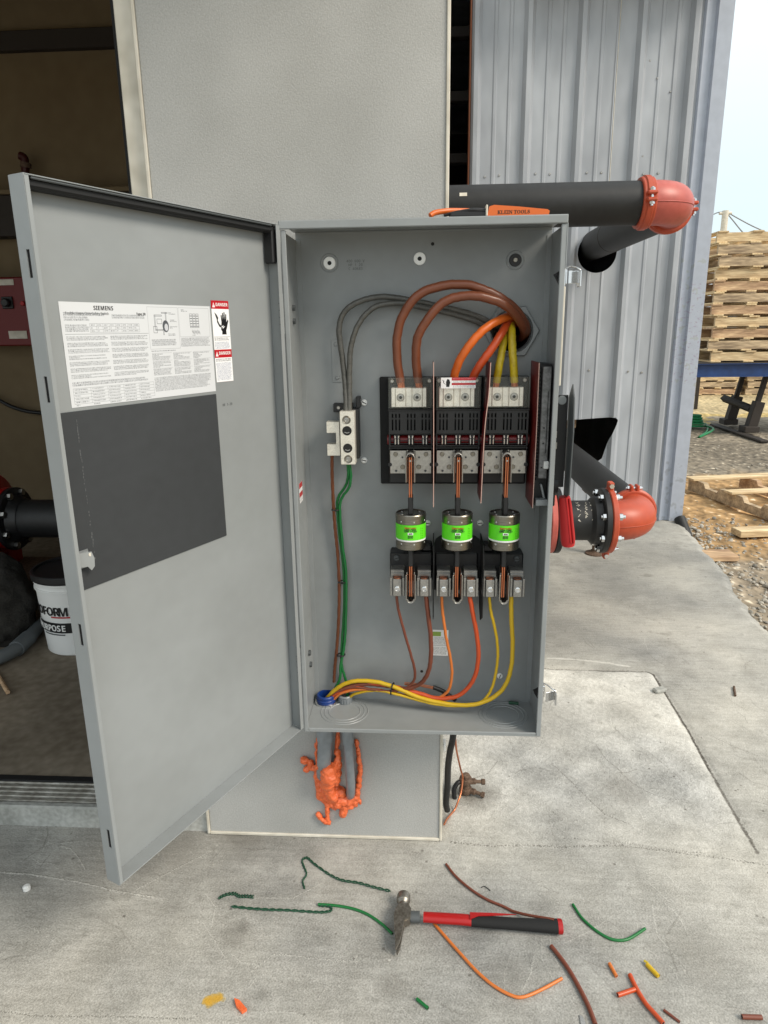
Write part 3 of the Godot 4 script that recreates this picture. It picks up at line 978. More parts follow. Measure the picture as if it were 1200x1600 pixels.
func build_metal_building() -> void:
	var b := thing("metal_building", "light grey ribbed sheet metal building wall with rough holes cut for pipes", "building", Vector3(0.98, 0, -3.06))
	# ribbed profile in plan (x, z), ribs every 0.305 m
	var sheets := [[0.262, 1.093], [1.0925, 1.560]]
	for s in 2:
		var xs: float = sheets[s][0]
		var xe: float = sheets[s][1]
		var z := -3.03 - (0.0 if s == 0 else 0.0015)
		var pts := [Vector2(xs, z)]
		var ribs := []
		ribs = RIBS
		for rx in ribs:
			# major rib, viewed left to right: left flank, crown, right flank; then two minor ribs
			for p in [[-0.032, 0], [-0.012, 0.032], [0.012, 0.032], [0.034, 0], [0.098, 0], [0.104, 0.005], [0.118, 0.005], [0.124, 0], [0.184, 0], [0.190, 0.005], [0.204, 0.005], [0.210, 0]]:
				var x: float = rx + p[0]
				if x > xs + 0.001 and x < xe - 0.001:
					pts.append(Vector2(x, z + p[1]))
		pts.append(Vector2(xe, z))
		var poly := PackedVector2Array()
		for p in pts:
			poly.append(Vector2(p.x, -p.y))
		for i in range(pts.size() - 1, -1, -1):
			poly.append(Vector2(pts[i].x, -(pts[i].y - 0.002)))
		var comb := CSGCombiner3D.new()
		comb.name = "wall_sheet"
		b.add_child(comb, true)
		comb.position = -origin_of[b]
		var g := CSGPolygon3D.new()
		g.name = "profile"
		g.polygon = poly
		g.depth = 3.6
		g.material = M.sheet_metal
		# polygon lies in xy; turn y to -z and push up along y
		g.transform = Transform3D(Basis(Vector3.RIGHT, Vector3.FORWARD, Vector3.UP), Vector3(0, 3.602, 0))
		g.mode = CSGPolygon3D.MODE_DEPTH
		comb.add_child(g)
		var c := CSGCylinder3D.new()
		c.name = "pipe_hole"
		c.radius = 0.117
		c.height = 0.4
		c.sides = 40
		c.material = M.sheet_metal
		c.operation = CSGShape3D.OPERATION_SUBTRACTION
		c.transform = Transform3D(Basis(Vector3.RIGHT, PI / 2), Vector3(1.045, 1.690, -3.03))
		comb.add_child(c)
		var q := CSGPolygon3D.new()
		q.name = "cut_hole"
		q.polygon = PackedVector2Array([Vector2(0.72, 0.36), Vector2(1.04, 0.33), Vector2(1.16, 0.42), Vector2(1.195, 0.55), Vector2(1.24, 0.672), Vector2(1.22, 0.69), Vector2(1.13, 0.685), Vector2(0.74, 0.66)])
		q.depth = 0.4
		q.material = M.sheet_metal
		q.operation = CSGShape3D.OPERATION_SUBTRACTION
		q.position = Vector3(0, 0, -2.85)
		comb.add_child(q)
	# corner flashing: edge fold, recessed strip, wide face, then the return round the corner
	var st := mb()
	prism(st, [Vector2(1.548, 3.03), Vector2(1.556, 3.012), Vector2(1.566, 3.012), Vector2(1.570, 3.030), Vector2(1.612, 3.030), Vector2(1.620, 3.006), Vector2(1.703, 3.006), Vector2(1.703, 3.3), Vector2(1.700, 3.3), Vector2(1.700, 3.009), Vector2(1.623, 3.009), Vector2(1.616, 3.034), Vector2(1.567, 3.034)], 3.598, Transform3D(Basis(Vector3.RIGHT, Vector3.FORWARD, Vector3.UP), Vector3(0, 3.6, 0)).translated(Vector3(0, -3.597, 0)))
	var im := Image.create(256, 2048, false, Image.FORMAT_RGB8)
	im.fill(Color(0.95, 0.95, 0.95))
	var a := noise_bytes(256, 91, 0.02, 4)
	var a2 := noise_bytes(256, 92, 0.05, 3)
	for y in 2048:
		var up := 3.6 * (1.0 - y / 2048.0)
		for x in 256:
			var t := a[(y % 256) * 256 + x] / 255.0
			var t2 := a2[((y * 2) % 256) * 256 + x] / 255.0
			var c := Color(0.95, 0.95, 0.955) * (0.94 + 0.06 * t)
			if up > 0.85 and up < 1.65 and t > 0.64:
				c = c.lerp(Color(0.76, 0.75, 0.60), minf((t - 0.64) * 2.5, 0.3))
			if up > 0.9 and up < 1.5 and t2 > 0.72:
				c = c.lerp(Color(0.76, 0.62, 0.70), 0.4)
			if up < 0.4 and t > 0.6:
				c = c.lerp(Color(0.66, 0.65, 0.62), minf((t - 0.6) * 2.5, 0.4))
			im.set_pixel(x, y, c)
	var fm: StandardMaterial3D = mat(Color(0.72, 0.75, 0.80), 0.4)
	fm.albedo_texture = ImageTexture.create_from_image(im)
	fm.uv1_scale = Vector3(2.4, -1 / 3.6, 1)
	obj("corner_flashing", st, fm, b)
	# screws along the girts
	for y in [2.13, 0.98]:
		for k in 5:
			for dx in [0.065, 0.15]:
				var x: float = RIBS[k] + dx
				if x < 1.54 and not (y < 1 and x < 1.0):
					st = mb()
					disc(st, Vector3(x, y + rng.randf_range(-0.01, 0.01), -3.0295), Vector3.BACK, 0.007, 0.004, 0.002, 8)
					obj("screw", st, M.steel, b)
	for p in [Vector3(1.262, 2.70, -2.997), Vector3(1.262, 2.21, -2.997), Vector3(1.32, 2.62, -3.029), Vector3(1.40, 2.55, -3.029)]:
		st = mb()
		disc(st, p, Vector3.BACK, 0.006, 0.004, 0.002, 8)
		obj("screw", st, M.steel, b)
	st = mb()
	tube(st, [Vector3(1.090, 1.83, -3.0275), Vector3(1.0885, 2.4, -3.0272), Vector3(1.091, 3.6, -3.0275)], 0.0022, 5)
	obj("lap_edge", st, M.bead, b)
	# rest of the shell, so the inside is dark
	st = mb()
	bb(st, Vector3(1.660, 0, -8.0), Vector3(1.698, 3.6, -3.305))
	obj("side_sheet", st, M.sheet_metal, b)
	st = mb()
	bb(st, Vector3(-5.3, 0, -8.1), Vector3(1.698, 3.6, -8.005))
	obj("rear_sheet", st, M.dark_steel, b)
	st = mb()
	bb(st, Vector3(-5.3, 3.602, -8.1), Vector3(1.70, 3.7, -3.01))
	obj("roof_sheet", st, M.sheet_metal, b)
	st = mb()
	bb(st, Vector3(0.04, 0, -7.9), Vector3(0.10, 3.6, -3.04))
	obj("partition", st, M.dark_steel, b)
	st = mb()
	bb(st, Vector3(0.5, 3.17, -3.028), Vector3(1.72, 3.28, -2.72))
	obj("eave", st, M.sheet_metal, b)  # unseen eave, its depth set for the shade on the wall top
	st = mb()
	bb(st, Vector3(0.70, 0.60, -3.20), Vector3(1.01, 0.70, -3.17), 0.002)
	obj("inner_board", st, M.wood_c, b)
	for k in 9:
		st = mb()
		bb(st, Vector3(0.105, 0.5 + k * 0.36, -3.52), Vector3(0.9, 0.56 + k * 0.36, -3.46), 0.004)
		obj("girt", st, M.dark_steel, b)
	st = mb()
	bb(st, Vector3(0.252, 0.0, -3.10), Vector3(0.262, 3.6, -3.02), 0.002)
	obj("edge_angle", st, M.copper_dull, b)
	st = mb()
	bb(st, Vector3(0.06, -0.03, -8.0), Vector3(1.65, -0.006, -3.09))
	struct("building_floor", st, M.room_floor)

# ---------------------------------------------------------------- the switch box
const BX0 := -0.260
const BX1 := 0.2485
const BY0 := 0.4074
const BY1 := 1.4416
const ZB := 0.018      # inner face of the back panel
const ZF := 0.157      # front lip

# door frame: s runs from the hinge to the free edge, n is the inner face's normal
const DTH := 2.0159
var dd := Vector3(cos(DTH), 0, sin(DTH))
var dn := Vector3(sin(DTH), 0, -cos(DTH))
var d0 := Vector3(-0.2608, 0, 0.1598) - 0.0273 * Vector3(sin(DTH), 0, -cos(DTH))

func dp(s: float, y: float, off := 0.0) -> Vector3:
	return d0 + dd * s + dn * off + Vector3(0, y, 0)

func dxf(s: float, y: float, off := 0.0) -> Transform3D:   # x reads left to right on the inner face
	return Transform3D(Basis(-dd, Vector3.UP, dn), dp(s, y, off))

func screw(parent: Node3D, where: Vector3, dir: Vector3, r: float, m: Material, called := "screw") -> void:
	var st := mb()
	disc(st, where, dir, r, r * 0.55, r * 0.3, 16)
	var o := obj(called, st, m, parent)
	if r > 0.0052:
		st = mb()
		var xf := frame_y(dir, where + dir * (r * 0.55))
		bx(st, xf * Transform3D(Basis.from_euler(Vector3(0, rng.randf() * 3, 0)), Vector3(0, 0.00015, 0)), Vector3(r * 1.3, 0.0004, r * 0.28))
		obj("slot", st, M.ink, o)

var box_node: Node3D

func build_enclosure() -> void:
	var e := thing("switch_enclosure", "large grey steel fused switch box standing open on the rendered pier", "switch box", Vector3(-0.006, BY0, 0.0))
	box_node = e
	# back panel with the conduit entry cut out
	var comb := CSGCombiner3D.new()
	comb.name = "back_panel"
	e.add_child(comb)
	comb.position = -origin_of[e]
	var cb := CSGBox3D.new()
	cb.name = "plate"
	cb.size = Vector3(BX1 - BX0 - 0.004, BY1 - BY0 - 0.004, 0.002)
	cb.position = Vector3((BX0 + BX1) / 2, (BY0 + BY1) / 2, ZB - 0.001)
	cb.material = M.paint
	comb.add_child(cb)
	var cc := CSGCylinder3D.new()
	cc.name = "conduit_hole"
	cc.radius = 0.040
	cc.height = 0.05
	cc.sides = 40
	cc.operation = CSGShape3D.OPERATION_SUBTRACTION
	cc.material = M.paint
	cc.transform = Transform3D(Basis(Vector3.RIGHT, PI / 2), Vector3(0.174, 1.244, ZB))
	comb.add_child(cc)
	# folded sides: wall, front lip, weld seam at the back corner
	var st := mb()
	bb(st, Vector3(BX0, BY0, 0.014), Vector3(BX0 + 0.002, BY1 - 0.016, ZF), 0.0005)
	bb(st, Vector3(BX0 + 0.0005, BY0, ZF - 0.004), Vector3(BX0 + 0.0095, BY1 - 0.016, ZF + 0.0005), 0.0012)
	bb(st, Vector3(BX0 + 0.0005, BY0 + 0.01, ZB), Vector3(BX0 + 0.012, BY1 - 0.016, ZB + 0.0015), 0.0006)
	obj("left_side", st, M.paint, e)
	st = mb()
	bb(st, Vector3(BX1 - 0.002, BY0, 0.014), Vector3(BX1, BY1 - 0.014, ZF), 0.0005)
	bb(st, Vector3(BX1 - 0.0098, BY0, ZF - 0.004), Vector3(BX1 - 0.0005, BY1 - 0.015, ZF + 0.0005), 0.0012)
	bb(st, Vector3(BX1 - 0.0005, BY1 - 0.09, 0.10), Vector3(BX1 + 0.0015, BY1 - 0.0135, ZF + 0.001), 0.0007)
	bb(st, Vector3(BX1 - 0.012, BY0 + 0.01, ZB), Vector3(BX1 - 0.0005, BY1 - 0.016, ZB + 0.0015), 0.0006)
	obj("right_side", st, M.paint, e)
	st = mb()
	bb(st, Vector3(BX0 - 0.0025, BY1 - 0.002, 0.012), Vector3(BX1 + 0.0005, BY1, ZF + 0.002), 0.0006)
	bb(st, Vector3(BX0 - 0.0025, BY1 - 0.0150, ZF - 0.001), Vector3(BX1 + 0.0005, BY1 - 0.0006, ZF + 0.004), 0.0016)
	bb(st, Vector3(BX0 + 0.002, BY1 - 0.006, ZB), Vector3(BX1 - 0.002, BY1 - 0.0022, ZB + 0.0022), 0.0006)
	obj("top_side", st, M.paint, e)
	st = mb()
	bb(st, Vector3(BX0 + 0.0022, BY0, 0.014), Vector3(BX1 - 0.0022, BY0 + 0.002, ZF), 0.0005)
	bb(st, Vector3(BX0 + 0.0098, BY0 + 0.0005, ZF - 0.004), Vector3(BX1 - 0.0100, BY0 + 0.0085, ZF), 0.0012)
	obj("bottom_side", st, M.paint, e)
	# knockouts pressed in the bottom
	for kx in [-0.181, 0.178]:
		st = mb()
		for r in [0.054, 0.046, 0.036]:
			lathe(st, at_xyz(kx, BY0 + 0.0020, 0.076), [Vector2(r + 0.0012, 0), Vector2(r + 0.0003, 0.0011), Vector2(r - 0.0008, 0.0011), Vector2(r - 0.0016, 0)], 40)
		obj("knockout", st, M.paint, e)
	# mounting dimples: washer, bolt
	for k in 3:
		var p: Vector3 = [Vector3(-0.191, 1.381, ZB), Vector3(-0.011, 1.386, ZB), Vector3(0.177, 1.380, ZB)][k]
		if k != 1:
			st = mb()
			lathe(st, frame_y(Vector3.BACK, p), [Vector2(0.0185, 0), Vector2(0.0172, 0.0014), Vector2(0.0155, 0.0006), Vector2(0.0148, 0.0003), Vector2(0, 0.0003)], 32)
			obj("dimple", st, M.paint, e)
		st = mb()
		lathe(st, frame_y(Vector3.BACK, p + Vector3(0, 0, 0.0006)), [Vector2(0.0122, 0), Vector2(0.0122, 0.0018), Vector2(0.0115, 0.0026), Vector2(0.0042, 0.0026), Vector2(0.0042, 0.0004)], 28)
		var wsh := obj("washer", st, M.zinc if k < 2 else M.black, e)
		st = mb()
		disc(st, p + Vector3(0, 0, 0.0012), Vector3.BACK, 0.0040, 0.0010, 0.0002, 12)
		if k == 2:
			disc(st, p + Vector3(0, 0, 0.003), Vector3.BACK, 0.0048, 0.002, 0.001, 12)
		obj("hole", st, M.ink if k < 2 else M.can, wsh)
	for p in [Vector3(-0.1272, 1.1036, 0.018), Vector3(-0.1297, 0.9809, 0.018), Vector3(0.1206, 0.8419, 0.018), Vector3(0.0066, 0.8415, 0.018), Vector3(-0.0654, 0.7778, 0.018), Vector3(0.1933, 0.778, 0.018), Vector3(0.1747, 0.4747, 0.018)]:
		screw(e, p, Vector3.BACK, 0.0068, M.zinc)
	for p in [Vector3(0.0145, 1.4131, 0.018), Vector3(-0.0054, 0.4829, 0.018)]:
		st = mb()
		disc(st, p, Vector3.BACK, 0.0034, 0.0006, 0.0002, 12)
		obj("small_hole", st, M.ink, e)
	st = mb()
	bb(st, Vector3(-0.193, 1.146, ZB), Vector3(-0.172, 1.232, ZB + 0.0016), 0.0006)
	var pl := obj("cover_strip", st, M.paint, e)
	for p in [Vector3(-0.1828, 1.2231, 0.0196), Vector3(-0.1822, 1.1557, 0.0196)]:
		screw(pl, p, Vector3.BACK, 0.0042, M.paint)
	# stamped ink on the back panel and the small data sticker
	for k in 3:
		text("stamp", ["400 600 V", "HP 1 20", "C 40683"][k], 0.0048, at_xyz(-0.139, 1.384 - k * 0.0072, ZB + 0.0002), M.paint_dark, e, false, "Droid Sans Mono", 0.0002)
	var im := Image.create(150, 230, false, Image.FORMAT_RGB8)
	im.fill(Color(0.90, 0.90, 0.89))
	small_print(im, Rect2i(8, 62, 134, 72), 9, Color(0.2, 0.2, 0.2), 5)
	small_print(im, Rect2i(8, 150, 134, 74), 8, Color(0.15, 0.15, 0.15), 6, 1.0)
	im.fill_rect(Rect2i(6, 138, 138, 3), Color(0.3, 0.3, 0.3))
	im.fill_rect(Rect2i(0, 16, 78, 40), Color(0.52, 0.62, 0.26))
	st = mb()
	sheet(st, Transform3D(Basis(Vector3.BACK, -0.02), Vector3(0.037, 0.556, ZB + 0.0002)), 0.036, 0.064)
	obj("data_sticker", st, printed(im), e)
	# hinge screws inside the left wall, and latch keepers
	for p in [Vector3(-0.258, 1.2942, 0.0819), Vector3(-0.258, 1.269, 0.0816), Vector3(-0.258, 0.5556, 0.0772), Vector3(-0.258, 0.5224, 0.0679)]:
		st = mb()
		hexnut(st, p, Vector3.RIGHT, 0.011, 0.005)
		obj("hinge_nut", st, M.paint_dark, e)
	im = Image.create(96, 128, false, Image.FORMAT_RGB8)
	im.fill(Color(0.90, 0.90, 0.90))
	im.fill_rect(Rect2i(0, 0, 96, 34), Color(0.72, 0.1, 0.1))
	im.fill_rect(Rect2i(0, 60, 96, 30), Color(0.72, 0.1, 0.1))
	small_print(im, Rect2i(6, 92, 84, 34), 7, Color(0.2, 0.2, 0.2), 9)
	st = mb()
	sheet(st, Transform3D(Basis(Vector3(0, 0, -1), Vector3.UP, Vector3.RIGHT), Vector3(-0.2576, 0.9259, 0.0843)), 0.035, 0.042)
	obj("side_sticker", st, printed(im), e)
	# hinges: leaf on the box side and barrel between box and door
	for y in [1.281, 0.571]:
		st = mb()
		tube(st, [Vector3(-0.2655, y - 0.036, 0.1600), Vector3(-0.2655, y + 0.036, 0.1600)], 0.0034, 10)
		bb(st, Vector3(-0.2628, y - 0.036, 0.122), Vector3(-0.2605, y + 0.036, 0.1585), 0.0005)
		var hg := obj("hinge", st, M.paint, e)
		for k in 4:
			st = mb()
			tube(st, [Vector3(-0.2655, y - 0.0190 + k * 0.0125, 0.16), Vector3(-0.2655, y - 0.0182 + k * 0.0125, 0.16)], 0.0037, 10)
			obj("knuckle_joint", st, M.paint_dark, hg)
	# latches on the right side: bail, body and hooked keeper
	for y in [1.340, 0.497]:
		st = mb()
		bb(st, Vector3(BX1 + 0.0002, y - 0.018, 0.098), Vector3(BX1 + 0.004, y + 0.018, 0.146), 0.001)
		bb(st, Vector3(BX1 + 0.004, y - 0.014, 0.104), Vector3(BX1 + 0.010, y + 0.014, 0.128), 0.002)
		bx(st, Transform3D(Basis(Vector3.UP, 0.5), Vector3(BX1 + 0.020, y - 0.002, 0.140)), Vector3(0.026, 0.022, 0.002), 0.0006)
		bb(st, Vector3(BX1 + 0.028, y - 0.019, 0.128), Vector3(BX1 + 0.031, y + 0.009, 0.150), 0.001)
		tube(st, [Vector3(BX1 + 0.006, y + 0.013, 0.11), Vector3(BX1 + 0.014, y + 0.018, 0.13), Vector3(BX1 + 0.024, y + 0.014, 0.142), Vector3(BX1 + 0.030, y + 0.010, 0.142)], 0.0014, 8)
		obj("latch", st, M.chrome, e)
		st = mb()
		prism(st, [Vector2(0, 0.006), Vector2(-0.013, -0.002), Vector2(-0.001, -0.022), Vector2(0, -0.024)], 0.016, at_xyz(BX1 - 0.0021, y + 0.006, 0.125))
		obj("latch_pocket", st, M.black, e)
	# narrow pale strip down the right side
	st = mb()
	bb(st, Vector3(BX1 + 0.0003, 1.145, 0.118), Vector3(BX1 + 0.0050, 1.322, 0.146), 0.001)
	obj("edge_strip", st, M.bead, e)
	build_door(e)
	# conduit hub through the back: hexagonal locknut, throat and the pipe behind
	var hc := Vector3(0.174, 1.244, ZB)
	st = mb()
	var hexo := []
	var hexi := []
	for k in 6:
		hexo.append(Vector2.from_angle(TAU * k / 6 + 0.02) * 0.056)
	for k in 24:
		hexi.append(Vector2.from_angle(TAU * k / 24 + 0.02) * 0.043)
	for k in 24:
		var a0 := TAU * k / 24.0 + 0.02
		var a1 := TAU * (k + 1) / 24.0 + 0.02
		var sect := floori(k / 4.0)
		var fa := (k % 4) / 4.0
		var oa: Vector2 = hexo[sect].lerp(hexo[(sect + 1) % 6], fa)
		var ob: Vector2 = hexo[sect].lerp(hexo[(sect + 1) % 6], fa + 0.25)
		var ia := Vector2.from_angle(a0) * 0.043
		var ib := Vector2.from_angle(a1) * 0.043
		var l := func(v: Vector2, z: float): return hc + Vector3(v.x, v.y, z)
		face(st, [l.call(oa * 0.96, 0.009), l.call(ob * 0.96, 0.009), l.call(ib, 0.009), l.call(ia, 0.009)], Vector3.BACK)
		face(st, [l.call(oa, 0.006), l.call(ob, 0.006), l.call(ob * 0.96, 0.009), l.call(oa * 0.96, 0.009)], Vector3(oa.x, oa.y, 0.03).normalized())
		face(st, [l.call(oa, 0.0), l.call(ob, 0.0), l.call(ob, 0.006), l.call(oa, 0.006)], Vector3(oa.x, oa.y, 0).normalized())
		face(st, [l.call(ia, -0.004), l.call(ib, -0.004), l.call(ib, 0.009), l.call(ia, 0.009)], -Vector3(ia.x, ia.y, 0).normalized())
	var ln := obj("conduit_locknut", st, M.paint, e)
	st = mb()
	lathe(st, frame_y(Vector3.BACK, hc + Vector3(0, 0, -0.01)), [Vector2(0.0395, -0.30), Vector2(0.0395, 0.020), Vector2(0.0385, 0.0215), Vector2(0.0365, 0.0205), Vector2(0.0365, -0.30), Vector2(0, -0.30)], 36)
	obj("conduit_throat", st, M.black, ln)

func build_door(e: Node3D) -> void:
	var w := 0.4929
	var y0 := 0.4176
	var y1 := 1.4350
	var fl := 0.0273
	var st := mb()
	var mid := (y0 + y1) / 2
	bx(st, dxf(w / 2, mid, -0.00075), Vector3(w, y1 - y0, 0.0015), 0.0005)
	# free-edge flange with long slots, seen from its outer face
	var holes := []
	for p in [[1.341, 1.327], [1.197, 1.167], [0.857, 0.825], [0.516, 0.485]]:
		var c: float = (p[0] + p[1]) / 2
		holes.append(Rect2(0.0135, c - 0.0165, 0.0066, 0.033))
	grille(st, Rect2(0, y0, fl, y1 - y0), holes, 0.0015, Transform3D(Basis(dn, Vector3.UP, -dd), dp(w, 0, 0)))
	# top, bottom and hinge flanges
	bx(st, dxf(w / 2, y1 - 0.00075, fl / 2), Vector3(w - 0.003, 0.0015, fl), 0.0004)
	bx(st, dxf(w / 2, y0 + 0.00075, fl / 2), Vector3(w - 0.003, 0.0015, fl), 0.0004)
	bx(st, dxf(0.00075, mid, fl / 2), Vector3(0.0015, y1 - y0 - 0.003, fl), 0.0004)
	# returned lips
	bx(st, dxf(w - 0.0035, mid, fl + 0.0006), Vector3(0.006, y1 - y0 - 0.004, 0.0012), 0.0004)
	bx(st, dxf(0.006, mid, fl + 0.0006), Vector3(0.010, y1 - y0 - 0.004, 0.0012), 0.0004)
	var d := obj("door", st, M.paint, e)
	for c in [1.334, 1.182, 0.841, 0.5005]:
		st = mb()
		bx(st, dxf(w - 0.0026, c, 0.0160), Vector3(0.001, 0.037, 0.0125))
		obj("slot_shade", st, M.rubber, d)  # black strips standing in for the shade seen through the flange slots
	# gasket along the top
	st = mb()
	bx(st, dxf(w / 2, y1 - 0.0085, 0.0115), Vector3(w - 0.008, 0.012, 0.021), 0.003)
	obj("gasket", st, M.rubber, d)
	st = mb()
	bx(st, dxf(0.010, y1 - 0.038, 0.0125), Vector3(0.012, 0.056, 0.020), 0.002)
	obj("gasket_block", st, M.black, d)
	st = mb()
	bx(st, dxf(w / 2 + 0.004, y1 - 0.0035, 0.0245), Vector3(w - 0.03, 0.003, 0.004), 0.001)
	obj("gasket_channel", st, M.paint_dark, d)
	# dark panel on the inner face
	st = mb()
	bx(st, dxf(0.3195, 1.0225, 0.0012), Vector3(0.306, 0.252, 0.0022), 0.0006)
	obj("dark_panel", st, tri(mat(Color(0.205, 0.215, 0.225), 0.62), mottled(256, 101, Color(0.90, 0.90, 0.90), Color(1, 1, 1), 0.006, 0.05), 0.35), d)
	st = mb()
	var g := RandomNumberGenerator.new()
	g.seed = 12
	for k in 46:
		var yy := 1.140 - k * 0.0046
		if g.randf() < 0.75:
			bx(st, dxf(0.4455 - k * 0.00005 + g.randf_range(-0.0008, 0.0008), yy, 0.0024), Vector3(g.randf_range(0.0006, 0.0018), g.randf_range(0.002, 0.0045), 0.0003))
	var sc := obj("scuff", st, mat(Color(0.33, 0.34, 0.345), 0.8), d)
	sc.set_meta("label", "broken pale scuff line down the dark panel")
	# catch bracket
	st = mb()
	prism(st, [Vector2(0.012, 0.0), Vector2(-0.010, 0.0), Vector2(-0.012, 0.010), Vector2(0.004, 0.012)], 0.0016, dxf(0.464, 0.955, 0.0) * Transform3D(Basis(Vector3.RIGHT, PI / 2), Vector3.ZERO))
	prism(st, [Vector2(0.010, 0.0), Vector2(-0.010, 0.0), Vector2(-0.012, 0.010), Vector2(0.0, 0.012)], 0.0016, dxf(0.464, 0.934, 0.0) * Transform3D(Basis(Vector3.RIGHT, PI / 2), Vector3.ZERO))
	prism(st, [Vector2(-0.013, 0.010), Vector2(0.007, 0.008), Vector2(0.010, -0.002), Vector2(0.009, -0.014), Vector2(0.004, -0.019), Vector2(-0.001, -0.012), Vector2(-0.012, -0.011)], 0.0018, dxf(0.464, 0.9455, 0.0125) * Transform3D(Basis(Vector3.UP, -0.2), Vector3.ZERO))
	var cbk := obj("catch_bracket", st, M.paint, d)
	st = mb()
	disc(st, dp(0.460, 0.950, 0.0150), dn, 0.0026, 0.0004, 0.0001, 12)
	obj("rivet", st, M.bead, cbk)
	# big instruction sheet
	var im := Image.create(1128, 560, false, Image.FORMAT_RGB8)
	var k1 := Color(0.16, 0.17, 0.19)
	im.fill(Color(0.80, 0.81, 0.82))
	small_print(im, Rect2i(20, 54, 290, 22), 10, k1, 1, 1.0)
	small_print(im, Rect2i(20, 76, 160, 30), 12, k1, 2, 1.0)
	small_print(im, Rect2i(330, 62, 250, 24), 12, k1, 3, 1.0)
	small_print(im, Rect2i(22, 118, 150, 40), 10, k1, 4, 1.0)
	for r in 3:
		for c in 8:
			outline(im, Rect2i(176 + c * 43, 112 + r * 16, 44, 17), Color(0.35, 0.36, 0.38))
			small_print(im, Rect2i(184 + c * 43, 117 + r * 16, 28, 10), 9, k1, 20 + r * 8 + c)
	im.fill_rect(Rect2i(16, 168, 570, 2), Color(0.45, 0.46, 0.48))
	for b in 7:
		small_print(im, Rect2i(22, 180 + b * 34, 268, 28), 8, k1, 40 + b, 0.95)
		small_print(im, Rect2i(306, 180 + b * 34, 270, 28), 8, k1, 60 + b, 0.95)
	small_print(im, Rect2i(22, 424, 560, 26), 12, k1, 80, 1.0)
	for r in 6:
		im.fill_rect(Rect2i(22, 458 + r * 17, 566, 1), Color(0.35, 0.36, 0.38))
		for c in 5:
			small_print(im, Rect2i(32 + c * 112, 462 + r * 17, 84, 11), 9, k1, 90 + r * 5 + c)
	for x in [22, 134, 248, 360, 474, 588]:
		im.fill_rect(Rect2i(x, 458, 1, 86), Color(0.35, 0.36, 0.38))
	outline(im, Rect2i(590, 14, 246, 250), Color(0.4, 0.41, 0.43))
	outline(im, Rect2i(842, 14, 270, 180), Color(0.4, 0.41, 0.43))
	# line drawing of the handle mechanism
	var ln := Color(0.22, 0.23, 0.25)
	for q in [[640, 60, 62, 9], [640, 60, 9, 92], [700, 44, 50, 8], [648, 146, 56, 8], [730, 44, 8, 90], [660, 84, 40, 30], [628, 128, 30, 40], [704, 120, 8, 60]]:
		outline(im, Rect2i(q[0], q[1], q[2], q[3]), ln, 2)
	var ring := []
	for k in 20:
		ring.append(Vector2(728, 128) + Vector2(cos(TAU * k / 20) * 26, sin(TAU * k / 20) * 36))
	fill_poly(im, ring, Color(0.30, 0.31, 0.33))
	var ring2 := []
	for k in 20:
		ring2.append(Vector2(732, 134) + Vector2(cos(TAU * k / 20) * 15, sin(TAU * k / 20) * 22))
	fill_poly(im, ring2, Color(0.75, 0.76, 0.78))
	for q in [[760, 44], [766, 88], [764, 128], [744, 172]]:
		small_print(im, Rect2i(q[0], q[1], 62, 16), 8, k1, q[1])
	small_print(im, Rect2i(606, 206, 210, 48), 10, k1, 130, 1.0)
	# line drawing of the switch poles
	for c in 3:
		outline(im, Rect2i(936 + c * 28, 50, 24, 88), ln, 2)
		for r in 5:
			im.fill_rect(Rect2i(938 + c * 28, 62 + r * 16, 20, 4), ln)
		for r in 6:
			im.fill_rect(Rect2i(950 + c * 24 + r * 4, 150 + (r * 7) % 18, 2, 14), ln)
	small_print(im, Rect2i(866, 24, 56, 18), 8, k1, 131)
	small_print(im, Rect2i(950, 182, 60, 9), 8, k1, 132)
	small_print(im, Rect2i(846, 200, 262, 60), 8, k1, 133, 1.0)
	small_print(im, Rect2i(596, 272, 200, 12), 9, k1, 134, 1.0)
	for r in 3:
		for c in 3:
			small_print(im, Rect2i(598 + c * 172, 292 + r * 46, 150, 40), 8, k1, 140 + r * 3 + c, 0.7)
			im.fill_rect(Rect2i(598 + c * 172, 288 + r * 46, 160, 1), Color(0.5, 0.5, 0.52))
	small_print(im, Rect2i(598, 434, 500, 92), 8, k1, 160, 0.9)
	st = mb()
	sheet(st, dxf(0.3065, 1.2225, 0.0002), 0.283, 0.1385)
	obj("instruction_sheet", st, printed(im, 0.4), d)
	var off := 0.00075
	text("print_heading", "SIEMENS", 0.0056, dxf(0.378, 1.2845, off), M.ink, d, true, "Droid Sans", 0.0002)
	text("print_line", "Fusible Heavy Duty Safety Switch", 0.0028, dxf(0.405, 1.2772, off), M.paint_dark, d, false, "Droid Sans", 0.0002)
	text("print_line", "Type 3R", 0.0026, dxf(0.312, 1.2775, off), M.ink, d, true, "Droid Sans", 0.0002)
	# two danger stickers in one strip
	im = Image.create(176, 540, false, Image.FORMAT_RGB8)
	im.fill(Color(0.91, 0.91, 0.915))
	var rd := Color(0.70, 0.07, 0.12)
	im.fill_rect(Rect2i(0, 0, 176, 54), rd)
	im.fill_rect(Rect2i(0, 322, 176, 54), rd)
	for y in [0, 322]:
		fill_poly(im, [Vector2(10, y + 44), Vector2(38, y + 44), Vector2(24, y + 12)], Color(0.93, 0.93, 0.93))
		im.fill_rect(Rect2i(23, y + 22, 3, 13), rd)
		im.fill_rect(Rect2i(23, y + 37, 3, 3), rd)
	var bk := Color(0.06, 0.06, 0.07)
